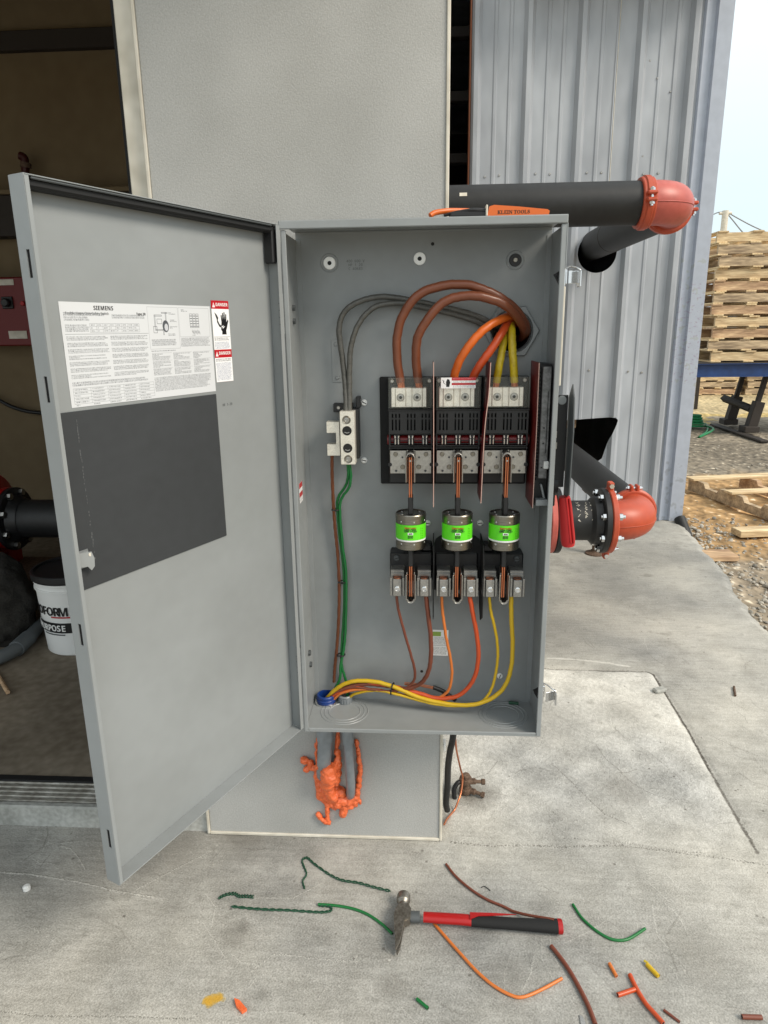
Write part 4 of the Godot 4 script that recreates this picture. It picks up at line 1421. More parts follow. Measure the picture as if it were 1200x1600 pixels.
	fill_poly(im, [Vector2(84, 190), Vector2(92, 140), Vector2(88, 96), Vector2(98, 94), Vector2(102, 128), Vector2(104, 80), Vector2(114, 80), Vector2(116, 126), Vector2(120, 74), Vector2(130, 76), Vector2(130, 128), Vector2(138, 86), Vector2(147, 90), Vector2(144, 140), Vector2(158, 122), Vector2(164, 132), Vector2(146, 176), Vector2(136, 196), Vector2(138, 222), Vector2(92, 222), Vector2(94, 202)], bk)
	fill_poly(im, [Vector2(26, 76), Vector2(48, 92), Vector2(62, 112), Vector2(56, 128), Vector2(70, 152), Vector2(88, 164), Vector2(110, 158), Vector2(104, 172), Vector2(130, 176), Vector2(100, 186), Vector2(96, 178), Vector2(70, 172), Vector2(48, 142), Vector2(46, 122), Vector2(36, 100)], bk)
	fill_poly(im, [Vector2(84, 172), Vector2(112, 160), Vector2(106, 172), Vector2(130, 166), Vector2(100, 186), Vector2(104, 176)], Color(0.91, 0.91, 0.915))
	im.fill_rect(Rect2i(6, 236, 164, 2), Color(0.4, 0.4, 0.4))
	small_print(im, Rect2i(10, 242, 156, 24), 11, bk, 171, 1.0)
	small_print(im, Rect2i(10, 270, 156, 48), 8, Color(0.2, 0.25, 0.4), 172, 1.0)
	small_print(im, Rect2i(10, 382, 156, 24), 11, bk, 173, 1.0)
	small_print(im, Rect2i(10, 410, 156, 124), 8, Color(0.2, 0.25, 0.4), 174, 1.0)
	st = mb()
	sheet(st, dxf(0.140, 1.2345, 0.0002), 0.0425, 0.134)
	obj("danger_sticker", st, printed(im, 0.4), d)
	for y in [1.2950, 1.2155]:
		text("print_danger", "DANGER", 0.0052, dxf(0.1362, y, off), M.white, d, true, "Droid Sans", 0.0002)
	text("stamp", "HF 1-20", 0.0042, dxf(0.138, 1.128, 0.0003), M.paint_dark, d, false, "Droid Sans Mono", 0.0002)

# ---------------------------------------------------------------- switch, lugs and fuse clips
func build_switch_block() -> void:
	var t := thing("disconnect_switch_block", "black three-pole switch block with plated lugs and dark red barriers inside the box", "switch", Vector3(0.07, 0.932, ZB))
	var st := mb()
	bb(st, Vector3(-0.0935, 0.932, ZB + 0.0003), Vector3(0.212, 1.157, 0.032), 0.002)
	obj("base_plate", st, M.black_matt, t)
	# red insulating shaft across all poles
	st = mb()
	tube(st, [Vector3(-0.0765, 1.0325, 0.066), Vector3(0.2105, 1.0325, 0.066)], 0.0105, 16)
	for k in 9:
		tube(st, [Vector3(-0.062 + k * 0.032, 1.0325, 0.066), Vector3(-0.056 + k * 0.032, 1.0325, 0.066)], 0.0118, 16)
	for y in [1.0262, 1.0320, 1.0448]:
		var bar := mb()
		bb(bar, Vector3(-0.0725, y - 0.0008, 0.0775), Vector3(0.2085, y + 0.0008, 0.0792), 0.0003)
		obj("guard_bar", bar, M.black, t)
	obj("contact_shaft", st, mat(Color(0.42, 0.06, 0.07), 0.4), t)
	var cx := [-0.0285, 0.0665, 0.1625]
	for p in 3:
		var c: float = cx[p]
		st = mb()
		bb(st, Vector3(c - 0.0455, 0.938, 0.0325), Vector3(c + 0.0455, 1.158, 0.052), 0.002)
		bb(st, Vector3(c - 0.0440, 1.0205, 0.0325), Vector3(c + 0.0440, 1.0235, 0.084), 0.001)
		bb(st, Vector3(c - 0.0440, 1.0150, 0.0325), Vector3(c + 0.0440, 1.0195, 0.078), 0.001)
		for s in [-1, 1]:
			bb(st, Vector3(c + s * 0.0425 - 0.002, 1.014, 0.052), Vector3(c + s * 0.0425 + 0.002, 1.098, 0.082), 0.0008)
		obj("pole_body", st, M.black, t)
		# vented arc cover
		var holes := []
		for g in 3:
			for k in 3:
				var x: float = [-0.0378, -0.0072, 0.0220][g] + k * 0.0070
				holes.append(Rect2(x, 0.007, 0.0032, 0.022))
				holes.append(Rect2(x, 0.032, 0.0032, 0.0085))
		st = mb()
		grille(st, Rect2(-0.043, 0, 0.086, 0.046), holes, 0.006, at_xyz(c, 1.0475, 0.0815))
		bb(st, Vector3(c - 0.043, 1.0475, 0.054), Vector3(c + 0.043, 1.0495, 0.0814), 0.0005)
		bb(st, Vector3(c - 0.045, 1.0937, 0.054), Vector3(c + 0.045, 1.0965, 0.090), 0.0008)
		obj("vent_cover", st, M.black, t)
		# line lug: five ribs, two set screws
		st = mb()
		var w := [0.0085, 0.0205, 0.0125, 0.0205, 0.0085]
		var x := c - 0.0385
		for k in 5:
			var dz: float = 0.0 if k % 2 == 1 else -0.0018
			bb(st, Vector3(x + 0.0003, 1.1005, 0.045), Vector3(x + w[k] - 0.0003, 1.1385, 0.085 + dz), 0.0008)
			x += w[k]
		bb(st, Vector3(c - 0.0385, 1.1000, 0.0450), Vector3(c + 0.0320, 1.1380, 0.0820), 0.0005)
		var lug := obj("line_lug", st, M.tin, t)
		for s in [-1, 1]:
			var sx: float = c - 0.0033 + s * 0.0165
			st = mb()
			lathe(st, frame_y(Vector3.BACK, Vector3(sx, 1.120, 0.0851)), [Vector2(0.0078, 0), Vector2(0.0078, 0.0008), Vector2(0.0066, 0.001), Vector2(0.0064, 0.0002)], 20)
			obj("lug_thread", st, M.can, lug)
			st = mb()
			lathe(st, frame_y(Vector3.BACK, Vector3(sx, 1.120, 0.0853)), [Vector2(0.0060, 0), Vector2(0.0058, 0.0012), Vector2(0.0034, 0.0014), Vector2(0.0034, 0.0004)], 20)
			obj("set_screw", st, M.steel, lug)
			st = mb()
			disc(st, Vector3(sx, 1.120, 0.0855), Vector3.BACK, 0.0034, 0.0003, 0.0001, 6)
			obj("hex_socket", st, M.ink, lug)
		# clear lug shield and its screws
		st = mb()
		bb(st, Vector3(c - 0.044, 1.0985, 0.0885), Vector3(c + 0.044, 1.1585, 0.0897), 0.0004)
		bb(st, Vector3(c - 0.044, 1.1573, 0.055), Vector3(c + 0.044, 1.1585, 0.0883), 0.0004)
		obj("clear_shield", st, M.clear, t)
		for s in [-1, 1]:
			screw(t, Vector3(c + s * 0.0375, 1.1500, 0.0525), Vector3.BACK, 0.0045, M.steel)
		# sprung contacts
		for k in 3:
			var sx := c - 0.028 + k * 0.0285
			st = mb()
			bb(st, Vector3(sx - 0.0065, 1.0245, 0.060), Vector3(sx + 0.0065, 1.0465, 0.0795), 0.001)
			var hs := obj("contact_housing", st, M.black, t)
			st = mb()
			for s in [-1, 1]:
				tube(st, [Vector3(sx + s * 0.0032, 1.0255, 0.0812), Vector3(sx + s * 0.0032, 1.0360, 0.0812)], 0.0017, 8)
				tube(st, [Vector3(sx + s * 0.0032, 1.0375, 0.0812), Vector3(sx + s * 0.0040, 1.0430, 0.0812)], 0.0021, 8)
			obj("contact_spring", st, M.chrome, hs)
		# load contact plates with rivets
		st = mb()
		bb(st, Vector3(c - 0.0425, 0.9640, 0.052), Vector3(c - 0.0088, 1.0125, 0.0790), 0.0008)
		bb(st, Vector3(c + 0.0088, 0.9640, 0.052), Vector3(c + 0.0425, 1.0125, 0.0790), 0.0008)
		bb(st, Vector3(c - 0.0090, 0.9640, 0.052), Vector3(c + 0.0090, 1.0125, 0.0740), 0.0005)
		var pl := obj("contact_plate", st, M.steel, t)
		for s in [-1, 1]:
			for q in [[0.031, 1.0045, 0.0048], [0.0165, 0.978, 0.0050], [0.030, 0.970, 0.0024], [0.017, 0.998, 0.0020]]:
				st = mb()
				disc(st, Vector3(c + s * q[0], q[1], 0.0790), Vector3.BACK, q[2], 0.0016, 0.0008, 14)
				obj("rivet", st, M.can if q[2] > 0.003 else M.paint_dark, pl)
			st = mb()
			disc(st, Vector3(c + s * 0.0425, 0.983, 0.0785), Vector3.BACK, 0.0042, 0.0008, 0.0002, 14)
			obj("edge_notch", st, M.black, pl)
		# spring jaws that hold the fuse blade
		st = mb()
		for s in [-1, 1]:
			bx(st, Transform3D(Basis(Vector3.UP, s * 0.06), Vector3(c + s * 0.0066, 0.980, 0.0960)), Vector3(0.0022, 0.052, 0.036), 0.0008)
			bx(st, Transform3D(Basis(Vector3.UP, s * 0.5), Vector3(c + s * 0.0078, 0.979, 0.1160)), Vector3(0.0020, 0.050, 0.006), 0.0006)
		lathe(st, frame_y(Vector3.BACK, Vector3(c, 1.0065, 0.080)), [Vector2(0.0078, 0), Vector2(0.0078, 0.036), Vector2(0.0056, 0.036), Vector2(0.0056, 0)], 14, PI, PI)
		var u := []
		for k in 3:
			u.append(Vector3(c - 0.0088, 0.954 + k * 0.025, 0.1180))
		for k in range(1, 8):
			u.append(Vector3(c - 0.0078 * cos(PI * k / 8), 1.0045 + 0.0078 * sin(PI * k / 8), 0.1175))
		for k in 3:
			u.append(Vector3(c + 0.0088, 1.004 - k * 0.025, 0.1180))
		tube(st, u, 0.0009, 6)
		obj("line_jaw", st, M.steel, t)
	# printed sticker above the middle lugs
	var im := Image.create(232, 72, false, Image.FORMAT_RGB8)
	im.fill(Color(0.9, 0.9, 0.9))
	im.fill_rect(Rect2i(72, 0, 160, 20), Color(0.66, 0.1, 0.14))
	im.fill_rect(Rect2i(72, 36, 160, 14), Color(0.66, 0.1, 0.14))
	small_print(im, Rect2i(80, 4, 146, 14), 10, Color(0.9, 0.8, 0.8), 181, 1.0)
	small_print(im, Rect2i(80, 22, 146, 14), 7, Color(0.3, 0.3, 0.3), 182, 1.0)
	small_print(im, Rect2i(80, 52, 146, 18), 8, Color(0.3, 0.3, 0.3), 183, 1.0)
	fill_poly(im, [Vector2(36, 62), Vector2(34, 30), Vector2(42, 10), Vector2(56, 12), Vector2(62, 34), Vector2(56, 62)], Color(0.05, 0.05, 0.06))
	fill_poly(im, [Vector2(6, 14), Vector2(22, 22), Vector2(20, 34), Vector2(34, 48), Vector2(16, 36), Vector2(16, 24)], Color(0.05, 0.05, 0.06))
	st = mb()
	sheet(st, at_xyz(0.0655, 1.1480, 0.0900), 0.068, 0.021)
	obj("shock_sticker", st, printed(im), t)
	# phase barriers: thin fibre boards standing out from the panel, pale along the cut front edge
	var bars := [[[Vector2(0.0180, 0.905), Vector2(0.0175, 1.04), Vector2(0.0165, 1.190)], 0.030, 0.1265, "phase_barrier"],
		[[Vector2(0.1125, 0.913), Vector2(0.1145, 1.000), Vector2(0.1170, 1.070), Vector2(0.1225, 1.130), Vector2(0.1245, 1.188)], 0.030, 0.1265, "phase_barrier"],
		[[Vector2(0.2145, 0.904), Vector2(0.2155, 1.05), Vector2(0.2150, 1.187)], 0.030, 0.1285, "phase_barrier"]]
	for b in bars:
		var pts := []
		for q in b[0]:
			pts.append(Vector3(q.x, q.y, 0))
		var sm := catmull(pts, 5)
		st = mb()
		var ed := mb()
		var z0: float = b[1]
		var z1: float = b[2]
		for k in sm.size() - 1:
			var a: Vector3 = sm[k]
			var c: Vector3 = sm[k + 1]
			var n := Vector3(c.y - a.y, a.x - c.x, 0).normalized()
			var h := 0.0007
			face(st, [a - n * h + Vector3(0, 0, z0), c - n * h + Vector3(0, 0, z0), c - n * h + Vector3(0, 0, z1), a - n * h + Vector3(0, 0, z1)], -n)
			face(st, [a + n * h + Vector3(0, 0, z0), c + n * h + Vector3(0, 0, z0), c + n * h + Vector3(0, 0, z1), a + n * h + Vector3(0, 0, z1)], n)
			face(ed, [a - n * h + Vector3(0, 0, z1), c - n * h + Vector3(0, 0, z1), c + n * h + Vector3(0, 0, z1), a + n * h + Vector3(0, 0, z1)], Vector3.BACK)
		var bo := obj(b[3], st, M.fibre, t)
		obj("cut_edge", ed, M.fibre_edge, bo)
	# operating mechanism along the right wall
	st = mb()
	bb(st, Vector3(0.2185, 0.905, ZB + 0.0005), Vector3(0.2440, 1.183, 0.104), 0.001)
	obj("mechanism_housing", st, M.black, t)
	st = mb()
	grille(st, Rect2(0, 0, 0.0150, 0.216), [Rect2(0.0035, 0.020, 0.003, 0.003), Rect2(0.0045, 0.068, 0.003, 0.003), Rect2(0.0045, 0.098, 0.003, 0.003), Rect2(0.0105, 0.05, 0.0015, 0.12)], 0.0016, at_xyz(0.2250, 0.963, 0.1185))
	bb(st, Vector3(0.2240, 0.963, 0.104), Vector3(0.2262, 1.179, 0.1184), 0.0006)
	obj("mechanism_rail", st, tri(mat(Color(0.56, 0.56, 0.56), 0.45, 0.5), mottled(128, 221, Color(0.7, 0.7, 0.7), Color(1, 1, 1), 0.02, 0.08), 0.08), t)
	st = mb()
	for k in 30:
		bb(st, Vector3(0.2186, 0.955 + k * 0.0074, 0.1042), Vector3(0.2232, 0.9585 + k * 0.0074, 0.112), 0.0006)
	obj("mechanism_spring", st, M.black, t)
	st = mb()
	bb(st, Vector3(0.2330, 0.983, 0.1202), Vector3(0.2425, 0.998, 0.127), 0.001)
	obj("interlock_tab", st, M.white, t)
	st = mb()
	bb(st, Vector3(0.2210, 0.908, 0.1045), Vector3(0.2440, 0.920, 0.126), 0.001)
	bx(st, Transform3D(Basis(Vector3.BACK, 0.25), Vector3(0.2350, 0.935, 0.112)), Vector3(0.004, 0.030, 0.010), 0.001)
	obj("foot_bracket", st, M.paint, t)

func build_handle() -> void:
	var st := mb()
	# channel of the lever: web facing the camera, outer flange with a pointed top
	bb(st, Vector3(0.2500, 0.945, 0.118), Vector3(0.2745, 1.126, 0.1205), 0.001)
	var t := obj("handle", st, M.black, box_node)
	t.set_meta("label", "long dark side handle with a red grip")
	st = mb()
	var yz := Transform3D(Basis(Vector3.BACK, Vector3.UP, Vector3.LEFT), Vector3(0.2785, 0, 0))
	prism(st, [Vector2(0.116, 0.920), Vector2(0.164, 0.940), Vector2(0.170, 1.06), Vector2(0.160, 1.125), Vector2(0.140, 1.148), Vector2(0.112, 1.120)], 0.0022, yz)
	obj("lever_flange", st, M.paint_dark, t)
	st = mb()
	disc(st, Vector3(0.2625, 1.116, 0.1206), Vector3.BACK, 0.0085, 0.002, 0.0006, 20)
	obj("pivot_boss", st, M.paint, t)
	for p in [[0.2550, 1.050], [0.2562, 1.028]]:
		st = mb()
		bb(st, Vector3(p[0] - 0.0012, p[1] - 0.0065, 0.1206), Vector3(p[0] + 0.0012, p[1] + 0.0065, 0.1212), 0.0003)
		obj("slot", st, M.bead, t)
	st = mb()
	bb(st, Vector3(0.2490, 0.905, 0.085), Vector3(0.2600, 1.00, 0.1175), 0.002)
	tube(st, [Vector3(0.2500, 0.948, 0.10), Vector3(0.2640, 0.948, 0.10)], 0.024, 20)
	obj("hub", st, M.black, t)
	st = mb()
	var gp := [Vector3(0.2734, 0.9305, 0.14), Vector3(0.2776, 0.8994, 0.14), Vector3(0.2819, 0.8666, 0.14), Vector3(0.2864, 0.8308, 0.14)]
	tube(st, catmull(gp, 4), [0.013, 0.0145, 0.0155, 0.0165, 0.0165, 0.017, 0.017, 0.0172, 0.0175, 0.018, 0.018, 0.0172, 0.015], 14, true, 0.8)
	for k in 2:
		tube(st, [gp[0] + Vector3(0.001 + k * 0.006, 0, 0.0145), gp[3] + Vector3(0.001 + k * 0.006, 0.01, 0.0175)], 0.0022, 6)
	obj("grip", st, mat(Color(0.66, 0.07, 0.08), 0.55), t)

func build_fuse_base() -> void:
	var t := thing("fuse_clip_row", "row of plated load lugs and fuse clips on black bases below the fuses", "fuse holder", Vector3(0.07, 0.70, ZB))
	var cx := [-0.0285, 0.0690, 0.1655]
	for p in 3:
		var c: float = cx[p]
		var st := mb()
		bb(st, Vector3(c - 0.0460, 0.7200, ZB + 0.0003), Vector3(c + 0.0460, 0.786, 0.058), 0.003)
		bb(st, Vector3(c - 0.0100, 0.786, ZB + 0.0003), Vector3(c + 0.0100, 0.800, 0.045), 0.003)
		obj("clip_base", st, M.black, t)
		for s in [-1, 1]:
			if (p == 0 and s < 0) or (p == 2 and s > 0):
				screw(t, Vector3(c + s * 0.031, 0.7740, 0.0582), Vector3.BACK, 0.0068, M.paint_dark)
			st = mb()
			var x0: float = c + s * 0.0285 - 0.0155
			var x1: float = c + s * 0.0285 + 0.0155
			# saddle behind, sloping shoulder and stepped clamp block in front
			bb(st, Vector3(x0 + 0.001, 0.738, 0.055), Vector3(x1 - 0.001, 0.757, 0.090), 0.001)
			prism(st, [Vector2(0.055, 0.7575), Vector2(0.086, 0.7575), Vector2(0.094, 0.750), Vector2(0.094, 0.746), Vector2(0.055, 0.746)], x1 - x0 - 0.004, Transform3D(Basis(Vector3.BACK, Vector3.UP, Vector3.LEFT), Vector3(x1 - 0.002, 0, 0)))
			bb(st, Vector3(x0, 0.7060, 0.060), Vector3(x0 + 0.0055, 0.7465, 0.1085), 0.001)
			bb(st, Vector3(x1 - 0.0055, 0.7060, 0.060), Vector3(x1, 0.7465, 0.1085), 0.001)
			bb(st, Vector3(x0 + 0.0058, 0.7060, 0.060), Vector3(x1 - 0.0058, 0.7440, 0.1115), 0.0016)
			var lug := obj("load_lug", st, M.lug, t)
			var mx := (x0 + x1) / 2
			st = mb()
			lathe(st, at_xyz(mx, 0.7442, 0.100), [Vector2(0.0088, 0), Vector2(0.0082, 0.0012), Vector2(0.0066, 0.0010), Vector2(0.006, 0.0003), Vector2(0, 0.0003)], 18)
			obj("wire_hole", st, M.copper_dull, lug)
			st = mb()
			lathe(st, frame_y(Vector3.BACK, Vector3(mx, 0.7235, 0.1116)), [Vector2(0.0068, 0), Vector2(0.0062, 0.0020), Vector2(0.0040, 0.0026), Vector2(0.0036, 0.0012), Vector2(0, 0.0012)], 18)
			obj("set_screw", st, M.chrome, lug)
		# sprung clip that takes the lower blade: two leaves joined under the blade
		st = mb()
		for s in [-1, 1]:
			bx(st, Transform3D(Basis(Vector3.UP, s * 0.04), Vector3(c + s * 0.0070, 0.7325, 0.0930)), Vector3(0.0024, 0.058, 0.046), 0.0008)
			bx(st, Transform3D(Basis(Vector3.UP, s * 0.45), Vector3(c + s * 0.0082, 0.7300, 0.1180)), Vector3(0.0020, 0.056, 0.008), 0.0006)
		lathe(st, frame_y(Vector3.BACK, Vector3(c, 0.7040, 0.074)), [Vector2(0.0082, 0), Vector2(0.0082, 0.046), Vector2(0.0058, 0.046), Vector2(0.0058, 0)], 14, PI, 0.0)
		var u := []
		for k in 3:
			u.append(Vector3(c - 0.0090, 0.756 - k * 0.025, 0.1205))
		for k in range(1, 8):
			u.append(Vector3(c - 0.0082 * cos(PI * k / 8), 0.7030 - 0.0082 * sin(PI * k / 8), 0.1200))
		for k in 3:
			u.append(Vector3(c + 0.0090, 0.706 + k * 0.025, 0.1205))
		tube(st, u, 0.0009, 6)
		obj("load_jaw", st, M.steel, t)
	# black dust shield between the holders
	var st := mb()
	prism(st, [Vector2(0.018, 0.700), Vector2(0.124, 0.700), Vector2(0.124, 0.795), Vector2(0.118, 0.815), Vector2(0.108, 0.823), Vector2(0.034, 0.823), Vector2(0.024, 0.815), Vector2(0.018, 0.795)], 0.004, at_xyz(0, 0, 0.0505))
	obj("dust_shield", st, M.black_matt, t)
	for x in [0.0195, 0.1225]:
		st = mb()
		var yz := Transform3D(Basis(Vector3.BACK, Vector3.UP, Vector3.LEFT), Vector3(x + 0.0008, 0, 0))
		prism(st, [Vector2(0.0230, 0.655), Vector2(0.060, 0.632), Vector2(0.112, 0.660), Vector2(0.118, 0.780), Vector2(0.100, 0.815), Vector2(0.0230, 0.820)], 0.0016, yz)
		obj("shield_wing", st, M.black_matt, t)
	for x in [0.005, 0.137]:
		st = mb()
		bb(st, Vector3(x - 0.012, 0.785, ZB + 0.0003), Vector3(x + 0.012, 0.803, 0.05), 0.004)
		obj("shield_clip", st, M.black, t)

func build_fuse(which: int, c: float, label: String) -> void:
	var z := 0.0955
	var t := thing("cartridge_fuse", label, "fuse", Vector3(c, 0.70, z), "cartridge fuses in the row")
	var st := mb()
	lathe(st, at_xyz(c, 0.812, z), [Vector2(0, 0), Vector2(0.0300, 0), Vector2(0.0315, 0.0015), Vector2(0.0315, 0.0185), Vector2(0.0308, 0.019), Vector2(0.0308, 0.055), Vector2(0.0315, 0.0555), Vector2(0.0315, 0.0725), Vector2(0.0305, 0.0745), Vector2(0.0285, 0.0745), Vector2(0.0280, 0.0725), Vector2(0, 0.0725)], 48)
	var can := obj("steel_can", st, M.can, t)
	for k in 14:
		var an := TAU * k / 14.0 + 0.25
		for y in [0.0135, 0.0605]:
			st = mb()
			disc(st, Vector3(c + sin(an) * 0.0313, 0.812 + y, z + cos(an) * 0.0313), Vector3(sin(an), 0, cos(an)), 0.0019, 0.0005, 0.0003, 8)
			if k % 2 == 0:
				obj("crimp", st, M.chrome, can)
	for s in [-1, 1]:
		for q in [-1, 1]:
			st = mb()
			disc(st, Vector3(c + s * 0.018, 0.8846, z + q * 0.011), Vector3.UP, 0.0032, 0.0008, 0.0004, 10)
			obj("end_rivet", st, M.chrome, can)
	st = mb()
	lathe(st, at_xyz(c, 0.8345, z), [Vector2(0.0313, 0), Vector2(0.0313, 0.0320)], 48)
	var band := obj("label_band", st, M.lime, t)
	st = mb()
	lathe(st, at_xyz(c, 0.8310, z), [Vector2(0.0313, 0), Vector2(0.0313, 0.0034)], 48)
	obj("white_stripe", st, M.white, band)
	# print wrapped on the band, built as small marks
	var rows := [["Bussmann", 0.0023, 0.8610, M.red_ink], ["LOW-PEAK", 0.0022, 0.8572, M.ink], ["TIME DELAY", 0.0017, 0.8538, M.ink], ["400A", 0.0018, 0.8432, M.ink], ["600V", 0.0016, 0.8402, M.ink]]
	for r in rows:
		text("print_line", r[0], r[1], at_xyz(c, r[2], z + 0.0312), r[3], t, true, "Droid Sans", 0.0004)
	st = mb()
	bb(st, Vector3(c - 0.0055, 0.8462, z + 0.0309), Vector3(c + 0.0055, 0.8510, z + 0.0316), 0.0002)
	obj("rating_box", st, M.white, band)
	text("print_line", "400", 0.0030, at_xyz(c, 0.8486, z + 0.0317), M.ink, t, true, "Droid Sans", 0.0003)
	for k in 5:
		st = mb()
		var an := 0.75
		var y := 0.838 + k * 0.005
		bx(st, Transform3D(Basis(Vector3.UP, an), Vector3(c + sin(an) * 0.0313, y, z + cos(an) * 0.0313)), Vector3(0.0006, 0.0036, 0.0003))
		bx(st, Transform3D(Basis(Vector3.UP, an + 0.14), Vector3(c + sin(an + 0.14) * 0.0313, y - 0.001, z + cos(an + 0.14) * 0.0313)), Vector3(0.0005, 0.0028, 0.0003))
		obj("side_print", st, M.ink, band)
	# blades: paired copper leaves with black sleeving next to the can
	for e in [[0.9200, 1.0040, 0.0715], [0.7060, 0.7750, 0.0690]]:
		st = mb()
		for s in [-1, 1]:
			bb(st, Vector3(c + s * 0.0020 - 0.0014, e[0], z - 0.014), Vector3(c + s * 0.0020 + 0.0014, e[1], z + 0.016), 0.0005)
		obj("blade", st, M.copper, t)
	for e in [[0.8850, 0.9215], [0.7735, 0.8125]]:
		st = mb()
		bb(st, Vector3(c - 0.0050, e[0], z - 0.016), Vector3(c + 0.0050, e[1], z + 0.018), 0.0015)
		obj("sleeve", st, M.black, t)
	# the holes punched in the blades, and a rivet
	st = mb()
	disc(st, Vector3(c, 0.9965, z + 0.0161), Vector3.BACK, 0.0022, 0.0005, 0.0002, 10)
	obj("blade_pin", st, M.steel, t)

func build_ground_lugs() -> void:
	var t := thing("ground_lug_bar", "upright plated ground bar with four screw holes and a cream two-prong lug", "terminal bar", Vector3(-0.165, 0.98, ZB))
	var st := mb()
	bb(st, Vector3(-0.150, 0.990, ZB + 0.0003), Vector3(-0.1365, 1.094, 0.050), 0.001)
	bb(st, Vector3(-0.142, 1.0945, ZB + 0.0003), Vector3(-0.1335, 1.118, 0.040), 0.001)
	bb(st, Vector3(-0.190, 1.086, ZB + 0.0003), Vector3(-0.150, 1.104, 0.038), 0.001)
	obj("insulator", st, M.black, t)
	st = mb()
	bb(st, Vector3(-0.1730, 0.982, 0.040), Vector3(-0.1425, 1.0920, 0.0750), 0.0012)
	var bar := obj("bar", st, M.tin, t)
	for k in 4:
		var p: Vector3 = [Vector3(-0.1590, 1.0745, 0.0751), Vector3(-0.1585, 1.0525, 0.0751), Vector3(-0.1580, 1.0165, 0.0751), Vector3(-0.1575, 0.9935, 0.0751)][k]
		var r := 0.0085 if k == 1 or k == 2 else 0.0075
		st = mb()
		lathe(st, frame_y(Vector3.BACK, p), [Vector2(r + 0.0012, 0), Vector2(r + 0.0006, 0.0007), Vector2(r, 0.0005), Vector2(r - 0.0006, 0.0001), Vector2(0, 0.0001)], 22)
		obj("screw_hole", st, M.can if k == 0 or k == 3 else M.ink, bar)
		st = mb()
		if k == 0 or k == 3:
			lathe(st, frame_y(Vector3.BACK, p + Vector3(0, 0, 0.0003)), [Vector2(0.0052, 0), Vector2(0.0050, 0.0008), Vector2(0.003, 0.0010), Vector2(0.0026, 0.0003), Vector2(0, 0.0003)], 18)
		else:
			tube(st, [p + Vector3(-0.005, -0.003, 0.0004), p + Vector3(0, -0.0048, 0.0006), p + Vector3(0.005, -0.003, 0.0004)], 0.0012, 6)
		obj("set_screw", st, M.steel, t)
	st = mb()
	prism(st, [Vector2(-0.2020, 1.0690), Vector2(-0.1760, 1.0690), Vector2(-0.1760, 0.9990), Vector2(-0.2020, 0.9990), Vector2(-0.2020, 1.0225), Vector2(-0.1830, 1.0225), Vector2(-0.1830, 1.0465), Vector2(-0.2020, 1.0465)], 0.022, at_xyz(0, 0, 0.040))
	obj("two_prong_lug", st, M.tin, t)
	screw(t, Vector3(-0.179, 1.0955, 0.0382), Vector3.BACK, 0.0042, M.steel)

# ---------------------------------------------------------------- cables
func cable(called: String, pts: Array, r: float, m: Material, label: String, group := "", bare := 0.0, bare_at_start := true) -> void:
	var sm := catmull(pts, 7)
	# hand-bent: small wavering, fading out at both ends
	for k in range(3, sm.size() - 3):
		sm[k] += Vector3(rng.randf_range(-1, 1), rng.randf_range(-1, 1), rng.randf_range(-1, 1)) * 0.00045
	var st := mb()
	tube(st, sm, r, 14)
	if bare <= 0.0:
		tag(obj(called, st, m), label, "cable", group)
		return
	var t := thing(called, label, "cable", pts[0], group)
	obj("insulation", st, m, t)
	st = mb()
	var a: Vector3 = pts[0] if bare_at_start else pts[-1]
	var b: Vector3 = (sm[1] - sm[0]).normalized() if bare_at_start else (sm[-2] - sm[-1]).normalized()
	tube(st, [a - b * bare, a + b * 0.001], r * 0.72, 10)
	for k in 9:
		var an := TAU * k / 9
		var o := Vector3(cos(an), 0, sin(an)) * r * 0.66
		tube(st, [a - b * bare + o * 1.08, a + o], r * 0.2, 5)
	obj("copper_end", st, M.copper, t)

func zip_tie(where: Vector3, dir: Vector3, r: float, label: String, squash := 1.0) -> void:
	var t := thing("cable_tie", label, "cable tie", where, "black cable ties inside the box")
	var xf := frame_y(dir, where)
	var st := mb()
	var ring := []
	for k in 21:
		var a := TAU * k / 20
		ring.append(xf * Vector3(cos(a) * r * squash, 0, sin(a) * r))
	tube(st, ring, 0.0016, 6, false)
	obj("band", st, M.black, t)
	st = mb()
	bx(st, Transform3D(xf.basis, xf * Vector3(0, 0, -r if xf.basis.z.z < 0 else r)), Vector3(0.005, 0.0045, 0.004), 0.001)
	tube(st, [xf * Vector3(0.002, 0, -r if xf.basis.z.z < 0 else r), xf * Vector3(0.009, 0.001, -r * 1.2 if xf.basis.z.z < 0 else r * 1.2)], 0.0012, 5)
	obj("head", st, M.black, t)

